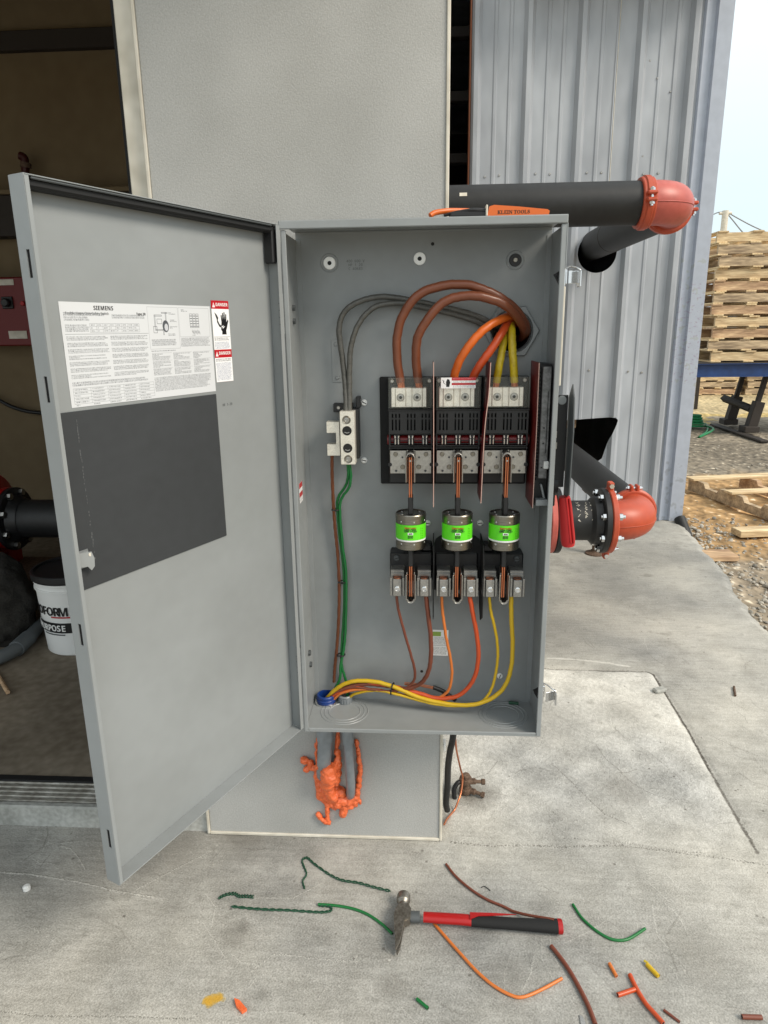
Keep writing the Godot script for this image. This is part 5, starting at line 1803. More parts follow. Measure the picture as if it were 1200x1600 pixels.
func build_cables() -> void:
	var gin := "supply cables looping from the conduit hub"
	var hub := Vector3(0.186, 1.246, -0.02)
	cable("brown_supply_cable", [Vector3(-0.0485, 1.1491, 0.07), Vector3(-0.0544, 1.1932, 0.075), Vector3(-0.0538, 1.2422, 0.08), Vector3(-0.0397, 1.2827, 0.085), Vector3(-0.0113, 1.315, 0.09), Vector3(0.0312, 1.3295, 0.09), Vector3(0.0795, 1.331, 0.09), Vector3(0.1286, 1.3143, 0.085), Vector3(0.1699, 1.2896, 0.07), Vector3(0.1966, 1.2597, 0.045), Vector3(0.2034, 1.2412, 0.02), Vector3(0.2016, 1.2306, -0.03)], 0.0088, M.brown, "outer thick brown cable arching over to the far left lug", gin, 0.022)
	cable("brown_supply_cable", [Vector3(-0.0126, 1.1488, 0.07), Vector3(-0.0176, 1.193, 0.08), Vector3(-0.015, 1.2322, 0.09), Vector3(-0.0002, 1.2619, 0.096), Vector3(0.0288, 1.2954, 0.1), Vector3(0.0613, 1.3088, 0.1), Vector3(0.1033, 1.3093, 0.1), Vector3(0.1467, 1.2963, 0.09), Vector3(0.1753, 1.2753, 0.07), Vector3(0.1945, 1.2512, 0.045), Vector3(0.1999, 1.2362, 0.01), Vector3(0.1976, 1.2307, -0.03)], 0.0088, M.brown, "inner thick brown cable arching just below the outer brown one", gin, 0.022)
	cable("orange_supply_cable", [Vector3(0.0574, 1.1545, 0.07), Vector3(0.0651, 1.185, 0.085), Vector3(0.0838, 1.2179, 0.095), Vector3(0.1117, 1.2474, 0.09), Vector3(0.1413, 1.265, 0.07), Vector3(0.1673, 1.2735, 0.045), Vector3(0.1819, 1.27, 0.02), Vector3(0.1912, 1.2604, -0.03)], 0.0082, M.orange, "upper thick orange cable curving from the hub to the middle lugs", gin, 0.018)
	cable("orange_supply_cable", [Vector3(0.0941, 1.1541, 0.07), Vector3(0.1075, 1.1821, 0.085), Vector3(0.129, 1.2123, 0.085), Vector3(0.1482, 1.2397, 0.07), Vector3(0.1616, 1.259, 0.045), Vector3(0.1706, 1.2665, 0.02), Vector3(0.1806, 1.2631, -0.03)], 0.0082, M.red_orange, "lower redder orange cable running straight down to the middle lugs", gin, 0.018)
	cable("yellow_supply_cable", [Vector3(0.1423, 1.1475, 0.07), Vector3(0.1458, 1.1813, 0.075), Vector3(0.1537, 1.2175, 0.06), Vector3(0.159, 1.2394, 0.04), Vector3(0.1627, 1.2517, 0.015), Vector3(0.169, 1.2543, -0.03)], 0.0076, M.yellow_old, "left of the two short scuffed yellow cables under the hub", gin, 0.022)
	cable("yellow_supply_cable", [Vector3(0.1775, 1.1472, 0.07), Vector3(0.173, 1.1872, 0.075), Vector3(0.1704, 1.2236, 0.065), Vector3(0.1706, 1.2515, 0.045), Vector3(0.1726, 1.2603, 0.015), Vector3(0.1794, 1.2593, -0.03)], 0.0080, M.yellow_old, "right short yellow cable, the one below the hub's middle", gin, 0.016)
	cable("grey_ground_cable", [Vector3(-0.161, 1.087, 0.058), Vector3(-0.162, 1.1318, 0.05), Vector3(-0.1653, 1.1765, 0.045), Vector3(-0.1705, 1.2209, 0.045), Vector3(-0.1721, 1.2559, 0.045), Vector3(-0.1622, 1.2842, 0.045), Vector3(-0.1361, 1.3033, 0.045), Vector3(-0.0942, 1.3138, 0.04), Vector3(-0.0499, 1.3109, 0.036), Vector3(0.0137, 1.2979, 0.033), Vector3(0.0711, 1.2848, 0.033), Vector3(0.1119, 1.2708, 0.033), Vector3(0.1441, 1.2544, 0.02), Vector3(0.168, 1.244, -0.03)], 0.0058, M.grey_wire, "outer grey cable arching from the hub to the ground bar", gin)
	cable("grey_ground_cable", [Vector3(-0.1544, 1.087, 0.058), Vector3(-0.1539, 1.1319, 0.052), Vector3(-0.1529, 1.1766, 0.05), Vector3(-0.1494, 1.2145, 0.05), Vector3(-0.1395, 1.2481, 0.05), Vector3(-0.1224, 1.2762, 0.048), Vector3(-0.0942, 1.2966, 0.045), Vector3(-0.0498, 1.301, 0.04), Vector3(0.0074, 1.2904, 0.04), Vector3(0.0583, 1.2788, 0.036), Vector3(0.1031, 1.2635, 0.034), Vector3(0.1341, 1.247, 0.02), Vector3(0.1616, 1.2363, -0.03)], 0.0056, M.grey_wire, "inner grey cable arching from the hub to the ground bar", gin)
	var gl := "load cables below the fuse clips"
	var inb := Vector3(-0.232, 0.30, 0.036)
	cable("brown_load_cable", [Vector3(-0.0598, 0.7103, 0.1), Vector3(-0.0546, 0.6679, 0.1), Vector3(-0.0441, 0.6211, 0.095), Vector3(-0.0306, 0.5632, 0.085), Vector3(-0.0209, 0.5146, 0.075), Vector3(-0.0239, 0.4864, 0.07), Vector3(-0.0443, 0.464, 0.065), Vector3(-0.0795, 0.454, 0.06), Vector3(-0.1209, 0.4552, 0.055), Vector3(-0.1656, 0.4564, 0.05), Vector3(-0.2038, 0.4396, 0.045), Vector3(-0.2247, 0.4163, 0.04), Vector3(-0.2318, 0.3976, 0.037)], 0.0030, M.brown_thin, "thin dark brown cable from the left lug of the first clip", gl)
	cable("brown_load_cable", [Vector3(0.0027, 0.711, 0.1), Vector3(0.0083, 0.6613, 0.1), Vector3(0.0141, 0.6069, 0.095), Vector3(0.0144, 0.5511, 0.09), Vector3(0.0062, 0.5067, 0.08), Vector3(-0.0124, 0.4771, 0.07), Vector3(-0.0473, 0.4622, 0.062), Vector3(-0.0914, 0.4655, 0.055), Vector3(-0.1432, 0.465, 0.05), Vector3(-0.1886, 0.4481, 0.045), Vector3(-0.2184, 0.4265, 0.04), Vector3(-0.2305, 0.3971, 0.036)], 0.0048, M.brown_thin, "thick dark brown cable from the right lug of the first clip", gl)
	cable("orange_load_cable", [Vector3(0.0365, 0.7113, 0.1), Vector3(0.0397, 0.6617, 0.1), Vector3(0.0472, 0.6074, 0.095), Vector3(0.058, 0.5492, 0.085), Vector3(0.0615, 0.5077, 0.08), Vector3(0.0551, 0.4684, 0.075), Vector3(0.0324, 0.4458, 0.07), Vector3(-0.011, 0.4388, 0.065), Vector3(-0.0548, 0.4463, 0.06), Vector3(-0.1062, 0.4538, 0.055), Vector3(-0.1584, 0.4499, 0.05), Vector3(-0.1965, 0.4348, 0.045), Vector3(-0.2259, 0.3972, 0.036)], 0.0032, M.orange_thin, "thin orange cable from the middle fuse clip", gl)
	cable("orange_load_cable", [Vector3(0.0945, 0.7119, 0.1), Vector3(0.1036, 0.6625, 0.1), Vector3(0.1148, 0.6009, 0.095), Vector3(0.1178, 0.5451, 0.09), Vector3(0.1066, 0.4956, 0.085), Vector3(0.0764, 0.4573, 0.08), Vector3(0.0309, 0.4453, 0.072), Vector3(-0.0182, 0.4548, 0.065), Vector3(-0.0693, 0.4644, 0.058), Vector3(-0.1209, 0.4681, 0.052), Vector3(-0.1735, 0.4523, 0.046), Vector3(-0.2089, 0.4328, 0.042), Vector3(-0.2288, 0.3977, 0.037)], 0.0048, M.red_orange, "thick red orange cable from the middle fuse clip", gl)
	cable("yellow_load_cable", [Vector3(0.1361, 0.7124, 0.1), Vector3(0.1412, 0.6703, 0.1), Vector3(0.1525, 0.6239, 0.095), Vector3(0.1601, 0.5688, 0.09), Vector3(0.1568, 0.5122, 0.085), Vector3(0.144, 0.4664, 0.085), Vector3(0.1177, 0.4404, 0.085), Vector3(0.061, 0.4325, 0.082), Vector3(0.0036, 0.4362, 0.074), Vector3(-0.0545, 0.4482, 0.066), Vector3(-0.1062, 0.4528, 0.056), Vector3(-0.1483, 0.4424, 0.048), Vector3(-0.1734, 0.4241, 0.04), Vector3(-0.1823, 0.3969, 0.034)], 0.0032, M.yellow, "thin yellow cable from the left lug of the last clip", gl)
	cable("yellow_load_cable", [Vector3(0.1829, 0.7129, 0.1), Vector3(0.1848, 0.6562, 0.1), Vector3(0.1903, 0.5945, 0.095), Vector3(0.1899, 0.5398, 0.092), Vector3(0.1792, 0.492, 0.09), Vector3(0.1522, 0.4599, 0.09), Vector3(0.1104, 0.4404, 0.088), Vector3(0.0538, 0.436, 0.08), Vector3(-0.0109, 0.4461, 0.072), Vector3(-0.0618, 0.4647, 0.064), Vector3(-0.1132, 0.4754, 0.056), Vector3(-0.1652, 0.4711, 0.05), Vector3(-0.2021, 0.449, 0.044), Vector3(-0.2281, 0.4162, 0.037), Vector3(-0.2336, 0.3936, 0.036)], 0.0048, M.yellow, "thick yellow cable from the right lug of the last clip", gl)
	cable("green_ground_cable", [Vector3(-0.1609, 0.982, 0.06), Vector3(-0.1607, 0.9592, 0.055), Vector3(-0.1666, 0.9335, 0.045), Vector3(-0.1847, 0.9051, 0.038), Vector3(-0.1886, 0.8775, 0.036), Vector3(-0.1853, 0.8115, 0.033), Vector3(-0.1802, 0.7515, 0.031), Vector3(-0.1792, 0.6905, 0.03), Vector3(-0.1826, 0.6207, 0.03), Vector3(-0.189, 0.5492, 0.03), Vector3(-0.1904, 0.5006, 0.03), Vector3(-0.1824, 0.4647, 0.03), Vector3(-0.1785, 0.436, 0.032), Vector3(-0.1808, 0.397, 0.034)], 0.0030, M.green, "upper green wire of the pair hanging from the ground bar")
	cable("green_ground_cable", [Vector3(-0.1569, 0.982, 0.06), Vector3(-0.1555, 0.9523, 0.055), Vector3(-0.1607, 0.9276, 0.05), Vector3(-0.1787, 0.9007, 0.043), Vector3(-0.1826, 0.8717, 0.041), Vector3(-0.1795, 0.7984, 0.038), Vector3(-0.1743, 0.7383, 0.036), Vector3(-0.1746, 0.6772, 0.035), Vector3(-0.1782, 0.5994, 0.035), Vector3(-0.1841, 0.5437, 0.035), Vector3(-0.1926, 0.5037, 0.036), Vector3(-0.195, 0.471, 0.036), Vector3(-0.211, 0.4376, 0.036), Vector3(-0.232, 0.397, 0.036)], 0.0030, M.green, "lower green wire of the pair, bending left into the blue bushing")
	# bare twisted copper tail
	var axis := catmull([Vector3(-0.1935, 1.0128, 0.05), Vector3(-0.196, 0.9571, 0.045), Vector3(-0.1965, 0.8852, 0.038), Vector3(-0.1946, 0.8264, 0.034), Vector3(-0.1912, 0.7664, 0.031), Vector3(-0.1907, 0.6904, 0.03), Vector3(-0.1945, 0.6127, 0.03), Vector3(-0.2011, 0.541, 0.03), Vector3(-0.2071, 0.4921, 0.03), Vector3(-0.2097, 0.4575, 0.03)], 8)
	var st := mb()
	for s in 4:
		var pts := []
		for k in axis.size():
			var a := TAU * s / 4.0 + k * 0.55
			pts.append(axis[k] + Vector3(cos(a), 0, sin(a)) * 0.0021)
		tube(st, pts, 0.0017, 6)
	tag(obj("bare_ground_wire", st, M.copper_dull), "bare brown stranded copper wire hanging beside the green wires", "cable")
	zip_tie(Vector3(-0.1912, 0.8766, 0.038), Vector3.UP, 0.0085, "topmost black cable tie round the green and copper wires")
	zip_tie(Vector3(-0.1828, 0.708, 0.032), Vector3.UP, 0.0085, "middle black cable tie round the green and copper wires")
	zip_tie(Vector3(-0.1908, 0.5292, 0.032), Vector3.UP, 0.0085, "lowest black cable tie round the green and copper wires")
	zip_tie(Vector3(-0.0721, 0.4612, 0.061), Vector3(1, -0.15, 0.2), 0.0135, "black cable tie round the coloured bundle on the box floor")
	# short tail with a stripped end lying in the bundle, and a sleeve offcut on the floor of the box
	var t := thing("stripped_cable_tail", "short black cable tail with a bare copper end behind the coloured bundle", "cable", Vector3(-0.0038, 0.4495, 0.035))
	st = mb()
	tube(st, catmull([Vector3(0.0212, 0.4522, 0.036), Vector3(0.0404, 0.4444, 0.036), Vector3(0.0583, 0.4316, 0.036), Vector3(0.0727, 0.4256, 0.045)], 5), 0.0052, 10)
	obj("sleeve", st, M.black, t)
	st = mb()
	for k in 5:
		var o := Vector3(0, cos(k * 1.3) * 0.0025, sin(k * 1.3) * 0.0025)
		var q := [Vector3(-0.0452, 0.4607, 0.036), Vector3(-0.0112, 0.4581, 0.036), Vector3(0.0227, 0.4506, 0.036)]
		tube(st, [q[0] + o, q[1] + o, q[2] + o], 0.0011, 5)
	obj("copper_end", st, M.copper, t)
	st = mb()
	tube(st, [Vector3(0.196, 0.4135, 0.030), Vector3(0.218, 0.4135, 0.034)], 0.0035, 10)
	tag(obj("green_sleeve_offcut", st, M.green_dull), "short dark green sleeve offcut on the floor of the box, right corner", "offcut")

func build_bottom_entry() -> void:
	# threaded bushings inside, pvc conduits below, foam where they enter the pier
	var t := thing("blue_bushing", "blue plastic conduit bushing in the left corner of the box floor", "bushing", Vector3(-0.231, 0.41, 0.036))
	var st := mb()
	lathe(st, at_xyz(-0.229, 0.4098, 0.036), [Vector2(0.0225, 0), Vector2(0.0225, 0.010), Vector2(0.0210, 0.0115), Vector2(0.0215, 0.018), Vector2(0.0200, 0.0205), Vector2(0.0165, 0.0205), Vector2(0.0160, 0.0), Vector2(0, 0.0)], 32)
	obj("ring", st, M.blue, t)
	st = mb()
	lathe(st, at_xyz(-0.229, 0.4097, 0.036), [Vector2(0.0265, 0), Vector2(0.0265, 0.004), Vector2(0.0228, 0.0045)], 24)
	obj("locknut", st, M.chrome, t)
	t = thing("grey_bushing", "small grey ribbed conduit bushing beside the blue one", "bushing", Vector3(-0.184, 0.41, 0.032))
	st = mb()
	lathe(st, at_xyz(-0.184, 0.4098, 0.034), [Vector2(0.0150, 0), Vector2(0.0155, 0.014), Vector2(0.0165, 0.017), Vector2(0.0150, 0.019), Vector2(0.0115, 0.019), Vector2(0.0110, 0.0), Vector2(0, 0.0)], 28)
	for k in 16:
		var a := TAU * k / 16
		bx(st, Transform3D(Basis(Vector3.UP, a), Vector3(-0.184 + sin(a) * 0.0155, 0.417, 0.034 + cos(a) * 0.0155)), Vector3(0.0018, 0.012, 0.0016), 0.0004)
	obj("ring", st, M.pvc, t)
	t = thing("grey_conduit", "wider left grey pvc conduit running from the box into orange foam", "conduit", Vector3(-0.229, 0.28, 0.03), "grey conduits under the box")
	var c1: Array = [Vector3(-0.2347, 0.3185, 0.036), Vector3(-0.238, 0.2697, 0.036), Vector3(-0.2424, 0.2307, 0.026), Vector3(-0.2489, 0.1881, 0.002)]
	st = mb()
	tube(st, catmull([Vector3(-0.229, 0.4065, 0.036), Vector3(-0.229, 0.36, 0.036), c1[0], c1[1], c1[2], c1[3]], 5), 0.0172, 22)
	obj("pipe", st, M.pvc, t)
	st = mb()
	lathe(st, at_xyz(c1[0].x, c1[0].y - 0.012, 0.036), [Vector2(0.0173, 0), Vector2(0.0198, 0.001), Vector2(0.0198, 0.055), Vector2(0.0173, 0.056)], 24)
	obj("coupling", st, M.pvc, t)
	t = thing("grey_conduit", "narrower right grey pvc conduit with a long curved end above the foam", "conduit", Vector3(-0.184, 0.22, 0.03), "grey conduits under the box")
	var c2: Array = [Vector3(-0.1814, 0.3185, 0.034), Vector3(-0.1797, 0.2664, 0.034), Vector3(-0.178, 0.2133, 0.034), Vector3(-0.1779, 0.1802, 0.028), Vector3(-0.1802, 0.1477, 0.014), Vector3(-0.1831, 0.1175, -0.006)]
	st = mb()
	tube(st, catmull([Vector3(-0.184, 0.4065, 0.034), Vector3(-0.184, 0.36, 0.034), c2[0], c2[1], c2[2], c2[3], c2[4], c2[5]], 5), 0.0112, 20)
	obj("pipe", st, M.pvc, t)
	st = mb()
	lathe(st, frame_y(c2[0] - c2[1], c2[0] + (c2[1] - c2[0]) * 0.36), [Vector2(0.0113, 0), Vector2(0.0138, 0.001), Vector2(0.0138, 0.060), Vector2(0.0113, 0.061)], 24)
	obj("coupling", st, M.pvc, t)
	# strands squeezed out along the conduits, then the lumps
	var balls := []
	var g := RandomNumberGenerator.new()
	g.seed = 31
	for ch in [[[Vector3(-0.2572, 0.2926, 0.016), Vector3(-0.2609, 0.2766, 0.016), Vector3(-0.2618, 0.2553, 0.016)], 0.0032, 0.0042], [[Vector3(-0.2621, 0.2539, 0.014), Vector3(-0.2599, 0.2289, 0.014), Vector3(-0.2544, 0.2075, 0.014)], 0.0045, 0.0062], [[Vector3(-0.2061, 0.3175, 0.02), Vector3(-0.2085, 0.2912, 0.02), Vector3(-0.2109, 0.263, 0.02)], 0.0040, 0.0060], [[Vector3(-0.2084, 0.2671, 0.026), Vector3(-0.2093, 0.2388, 0.026), Vector3(-0.2116, 0.2137, 0.026), Vector3(-0.2157, 0.1848, 0.026)], 0.0070, 0.0115], [[Vector3(-0.26, 0.2288, 0.034), Vector3(-0.2443, 0.2328, 0.034), Vector3(-0.2287, 0.2332, 0.034), Vector3(-0.2132, 0.2301, 0.034)], 0.0060, 0.0085], [[Vector3(-0.2361, 0.1652, 0.02), Vector3(-0.2303, 0.147, 0.02), Vector3(-0.2244, 0.1325, 0.02)], 0.0140, 0.0120], [[Vector3(-0.1646, 0.2893, 0.01), Vector3(-0.1605, 0.2611, 0.01), Vector3(-0.1566, 0.2254, 0.01), Vector3(-0.1573, 0.1929, 0.01), Vector3(-0.1611, 0.1636, 0.01), Vector3(-0.1665, 0.1377, 0.01)], 0.0046, 0.0068], [[Vector3(-0.1686, 0.1309, 0.006), Vector3(-0.185, 0.1174, 0.006), Vector3(-0.2028, 0.1131, 0.006), Vector3(-0.2203, 0.1181, 0.006)], 0.0090, 0.0125], [[Vector3(-0.2203, 0.1181, 0.006), Vector3(-0.2394, 0.1249, 0.006), Vector3(-0.2532, 0.143, 0.006), Vector3(-0.2619, 0.1686, 0.006), Vector3(-0.2609, 0.1942, 0.006)], 0.0125, 0.0080], [[Vector3(-0.2406, 0.1264, 0.008), Vector3(-0.2414, 0.104, 0.008), Vector3(-0.2423, 0.0777, 0.008), Vector3(-0.2413, 0.0588, 0.008)], 0.0066, 0.0046], [[Vector3(-0.1993, 0.1129, 0.008), Vector3(-0.2, 0.0904, 0.008), Vector3(-0.2037, 0.0715, 0.008)], 0.0100, 0.0075], [[Vector3(-0.2652, 0.0731, 0.008), Vector3(-0.256, 0.0564, 0.008), Vector3(-0.24, 0.0513, 0.008)], 0.0050, 0.0062], [[Vector3(-0.2798, 0.2143, 0.012), Vector3(-0.2673, 0.2093, 0.012), Vector3(-0.2517, 0.2043, 0.012)], 0.0062, 0.0065], [[Vector3(-0.1686, 0.125, 0.008), Vector3(-0.1562, 0.1068, 0.008)], 0.0050, 0.0016]]:
		var sm := catmull(ch[0], 6)
		for k in sm.size():
			balls.append([sm[k] + Vector3(g.randf_range(-0.001, 0.001), g.randf_range(-0.001, 0.001), -0.004), lerpf(ch[1], ch[2], float(k) / (sm.size() - 1)) * g.randf_range(0.92, 1.10)])
	var lumps := [Vector3(-0.293, 0.2316, 0.014), Vector3(-0.2775, 0.223, 0.014), Vector3(-0.2878, 0.2047, 0.014), Vector3(-0.2289, 0.2241, 0.046), Vector3(-0.2279, 0.2081, 0.046), Vector3(-0.2341, 0.1856, 0.04), Vector3(-0.2057, 0.1432, 0.014), Vector3(-0.1858, 0.1143, 0.014), Vector3(-0.2164, 0.1077, 0.014), Vector3(-0.228, 0.1462, 0.014)]
	var lr := [0.0100, 0.0090, 0.0085, 0.0185, 0.0210, 0.0180, 0.013, 0.009, 0.010, 0.013]
	for k in lumps.size():
		balls.append([lumps[k] + Vector3(0, 0, -0.006), lr[k]])
	# the smear pressed flat against the wall
	for k in 150:
		var q := Vector2.from_angle(g.randf() * TAU) * sqrt(g.randf())
		var mid: Vector3 = Vector3(-0.2389, 0.1553, 0.002)
		var p := mid + Vector3(q.x * 0.026, q.y * 0.052, g.randf_range(-0.004, 0.001))
		if k % 3 == 0:
			mid = Vector3(-0.2002, 0.1082, 0.002)
			p = mid + Vector3(q.x * 0.034, q.y * 0.016 + q.x * 0.006, g.randf_range(-0.004, 0.001))
		balls.append([p, g.randf_range(0.0055, 0.0095)])
	st = mb()
	blob(st, balls, 0.0020, 900.0, 0.0030, 55.0)
	tag(obj("expanding_foam", st, M.foam), "lumpy orange expanding foam squeezed round the conduits on the pier", "foam")

func build_pliers() -> void:
	var y := BY1
	var t := thing("orange_pliers", "orange handled pliers with black grips lying on top of the switch box", "pliers", Vector3(0.09, y, 0.06))
	var st := mb()
	# right handle: flat tapered orange grip on edge
	var hx := [Vector3(0.1127, 1.4517, 0.14), Vector3(0.1533, 1.4508, 0.14), Vector3(0.1926, 1.4478, 0.14), Vector3(0.2174, 1.4441, 0.14)]
	var a: Vector3 = hx[0]
	var b: Vector3 = hx[3]
	prism(st, [Vector2(a.x - 0.004, y + 0.0005), Vector2(a.x, y + 0.0165), Vector2(a.x + 0.008, y + 0.0185), Vector2(a.x + 0.05, y + 0.0150), Vector2(b.x - 0.004, y + 0.0095), Vector2(b.x, y + 0.0070), Vector2(b.x - 0.001, y + 0.0005)], 0.016, at_xyz(0, 0, 0.136))
	obj("right_grip", st, M.orange, t)
	text("print", "KLEIN TOOLS", 0.0058, at_xyz((a.x + b.x) / 2 - 0.010, y + 0.0062, 0.1522), M.ink, t, true, "Droid Serif", 0.0003)
	st = mb()
	bb(st, Vector3(a.x - 0.0065, y + 0.0005, 0.134), Vector3(a.x - 0.0030, y + 0.0190, 0.154), 0.001)
	obj("guard", st, M.bead, t)
	st = mb()
	var q := [Vector3(0.106, 1.4486, 0.14), Vector3(0.0799, 1.4534, 0.14), Vector3(0.0539, 1.4519, 0.14), Vector3(0.0335, 1.4481, 0.14)]
	tube(st, catmull([Vector3(q[0].x, y + 0.010, 0.142), Vector3(q[1].x, y + 0.012, 0.143), Vector3(q[2].x, y + 0.009, 0.142), Vector3(q[3].x, y + 0.005, 0.138)], 5), [0.0075, 0.007, 0.0065, 0.006, 0.0055, 0.005, 0.004], 8, true, 0.7)
	bb(st, Vector3(q[2].x - 0.01, y + 0.0005, 0.128), Vector3(q[0].x + 0.004, y + 0.0095, 0.150), 0.002)
	obj("jaws", st, M.black, t)
	st = mb()
	var l := [Vector3(0.0086, 1.4527, 0.12), Vector3(0.0178, 1.46, 0.12), Vector3(0.0408, 1.4617, 0.12), Vector3(0.0696, 1.4578, 0.12), Vector3(0.1007, 1.4539, 0.12)]
	tube(st, catmull([Vector3(l[0].x, y + 0.005, 0.140), Vector3(l[1].x, y + 0.0105, 0.135), Vector3(l[2].x, y + 0.0145, 0.125), Vector3(l[3].x, y + 0.0165, 0.108), Vector3(l[4].x, y + 0.0165, 0.100)], 6), 0.0048, 10)
	obj("left_grip", st, M.orange, t)

# ---------------------------------------------------------------- fire mains
func coupling(parent: Node3D, where: Vector3, dir: Vector3, r: float, m: Material, lug_up: Vector3) -> void:
	var xf := frame_y(dir, where)
	var st := mb()
	lathe(st, xf, [Vector2(r, -0.026), Vector2(r + 0.010, -0.026), Vector2(r + 0.013, -0.022), Vector2(r + 0.013, -0.014), Vector2(r + 0.019, -0.010), Vector2(r + 0.019, 0.010), Vector2(r + 0.013, 0.014), Vector2(r + 0.013, 0.022), Vector2(r + 0.010, 0.026), Vector2(r, 0.026)], 40)
	var c := obj("coupling_housing", st, m, parent)
	var side := dir.cross(lug_up).normalized()
	for s in [-1, 1]:
		st = mb()
		var p: Vector3 = where + lug_up * s * (r + 0.022)
		for e in [-1, 1]:
			bx(st, Transform3D(Basis(dir.normalized(), lug_up, dir.normalized().cross(lug_up)), p + side * e * 0.013), Vector3(0.040, 0.030, 0.014), 0.004)
		obj("bolt_lug", st, m, parent)
		st = mb()
		tube(st, [p - side * 0.034, p + side * 0.036], 0.0062, 10)
		hexnut(st, p + side * 0.020, side, 0.019, 0.010)
		hexnut(st, p - side * 0.030, side, 0.019, 0.010)
		obj("bolt", st, M.chrome, parent)

func elbow(parent: Node3D, corner: Vector3, rad: float, r: float, m: Material) -> void:
	# from +x round to -z; corner is where the two axes meet
	var st := mb()
	var pts := [corner + Vector3(-rad - 0.03, 0, 0)]
	for k in 13:
		var a := PI / 2 * k / 12
		pts.append(corner + Vector3(-rad + rad * sin(a), 0, -rad + rad * cos(a)))
	pts.append(corner + Vector3(0, 0, -rad - 0.03))
	tube(st, pts, r, 36)
	obj("elbow", st, m, parent)
	# casting seam
	st = mb()
	var seam := []
	for k in 15:
		var p: Vector3 = pts[k]
		var n := Vector3(1, 0, 1).normalized() if k > 0 and k < 14 else (Vector3.BACK if k == 0 else Vector3.RIGHT)
		if k > 0 and k < 14:
			var a := PI / 2 * (k - 1) / 12
			n = Vector3(sin(a), 0, cos(a))
		seam.append(p + n * (r + 0.0005) + Vector3(0, -0.006, 0))
	tube(st, seam, 0.002, 6)
	obj("casting_seam", st, m, parent)

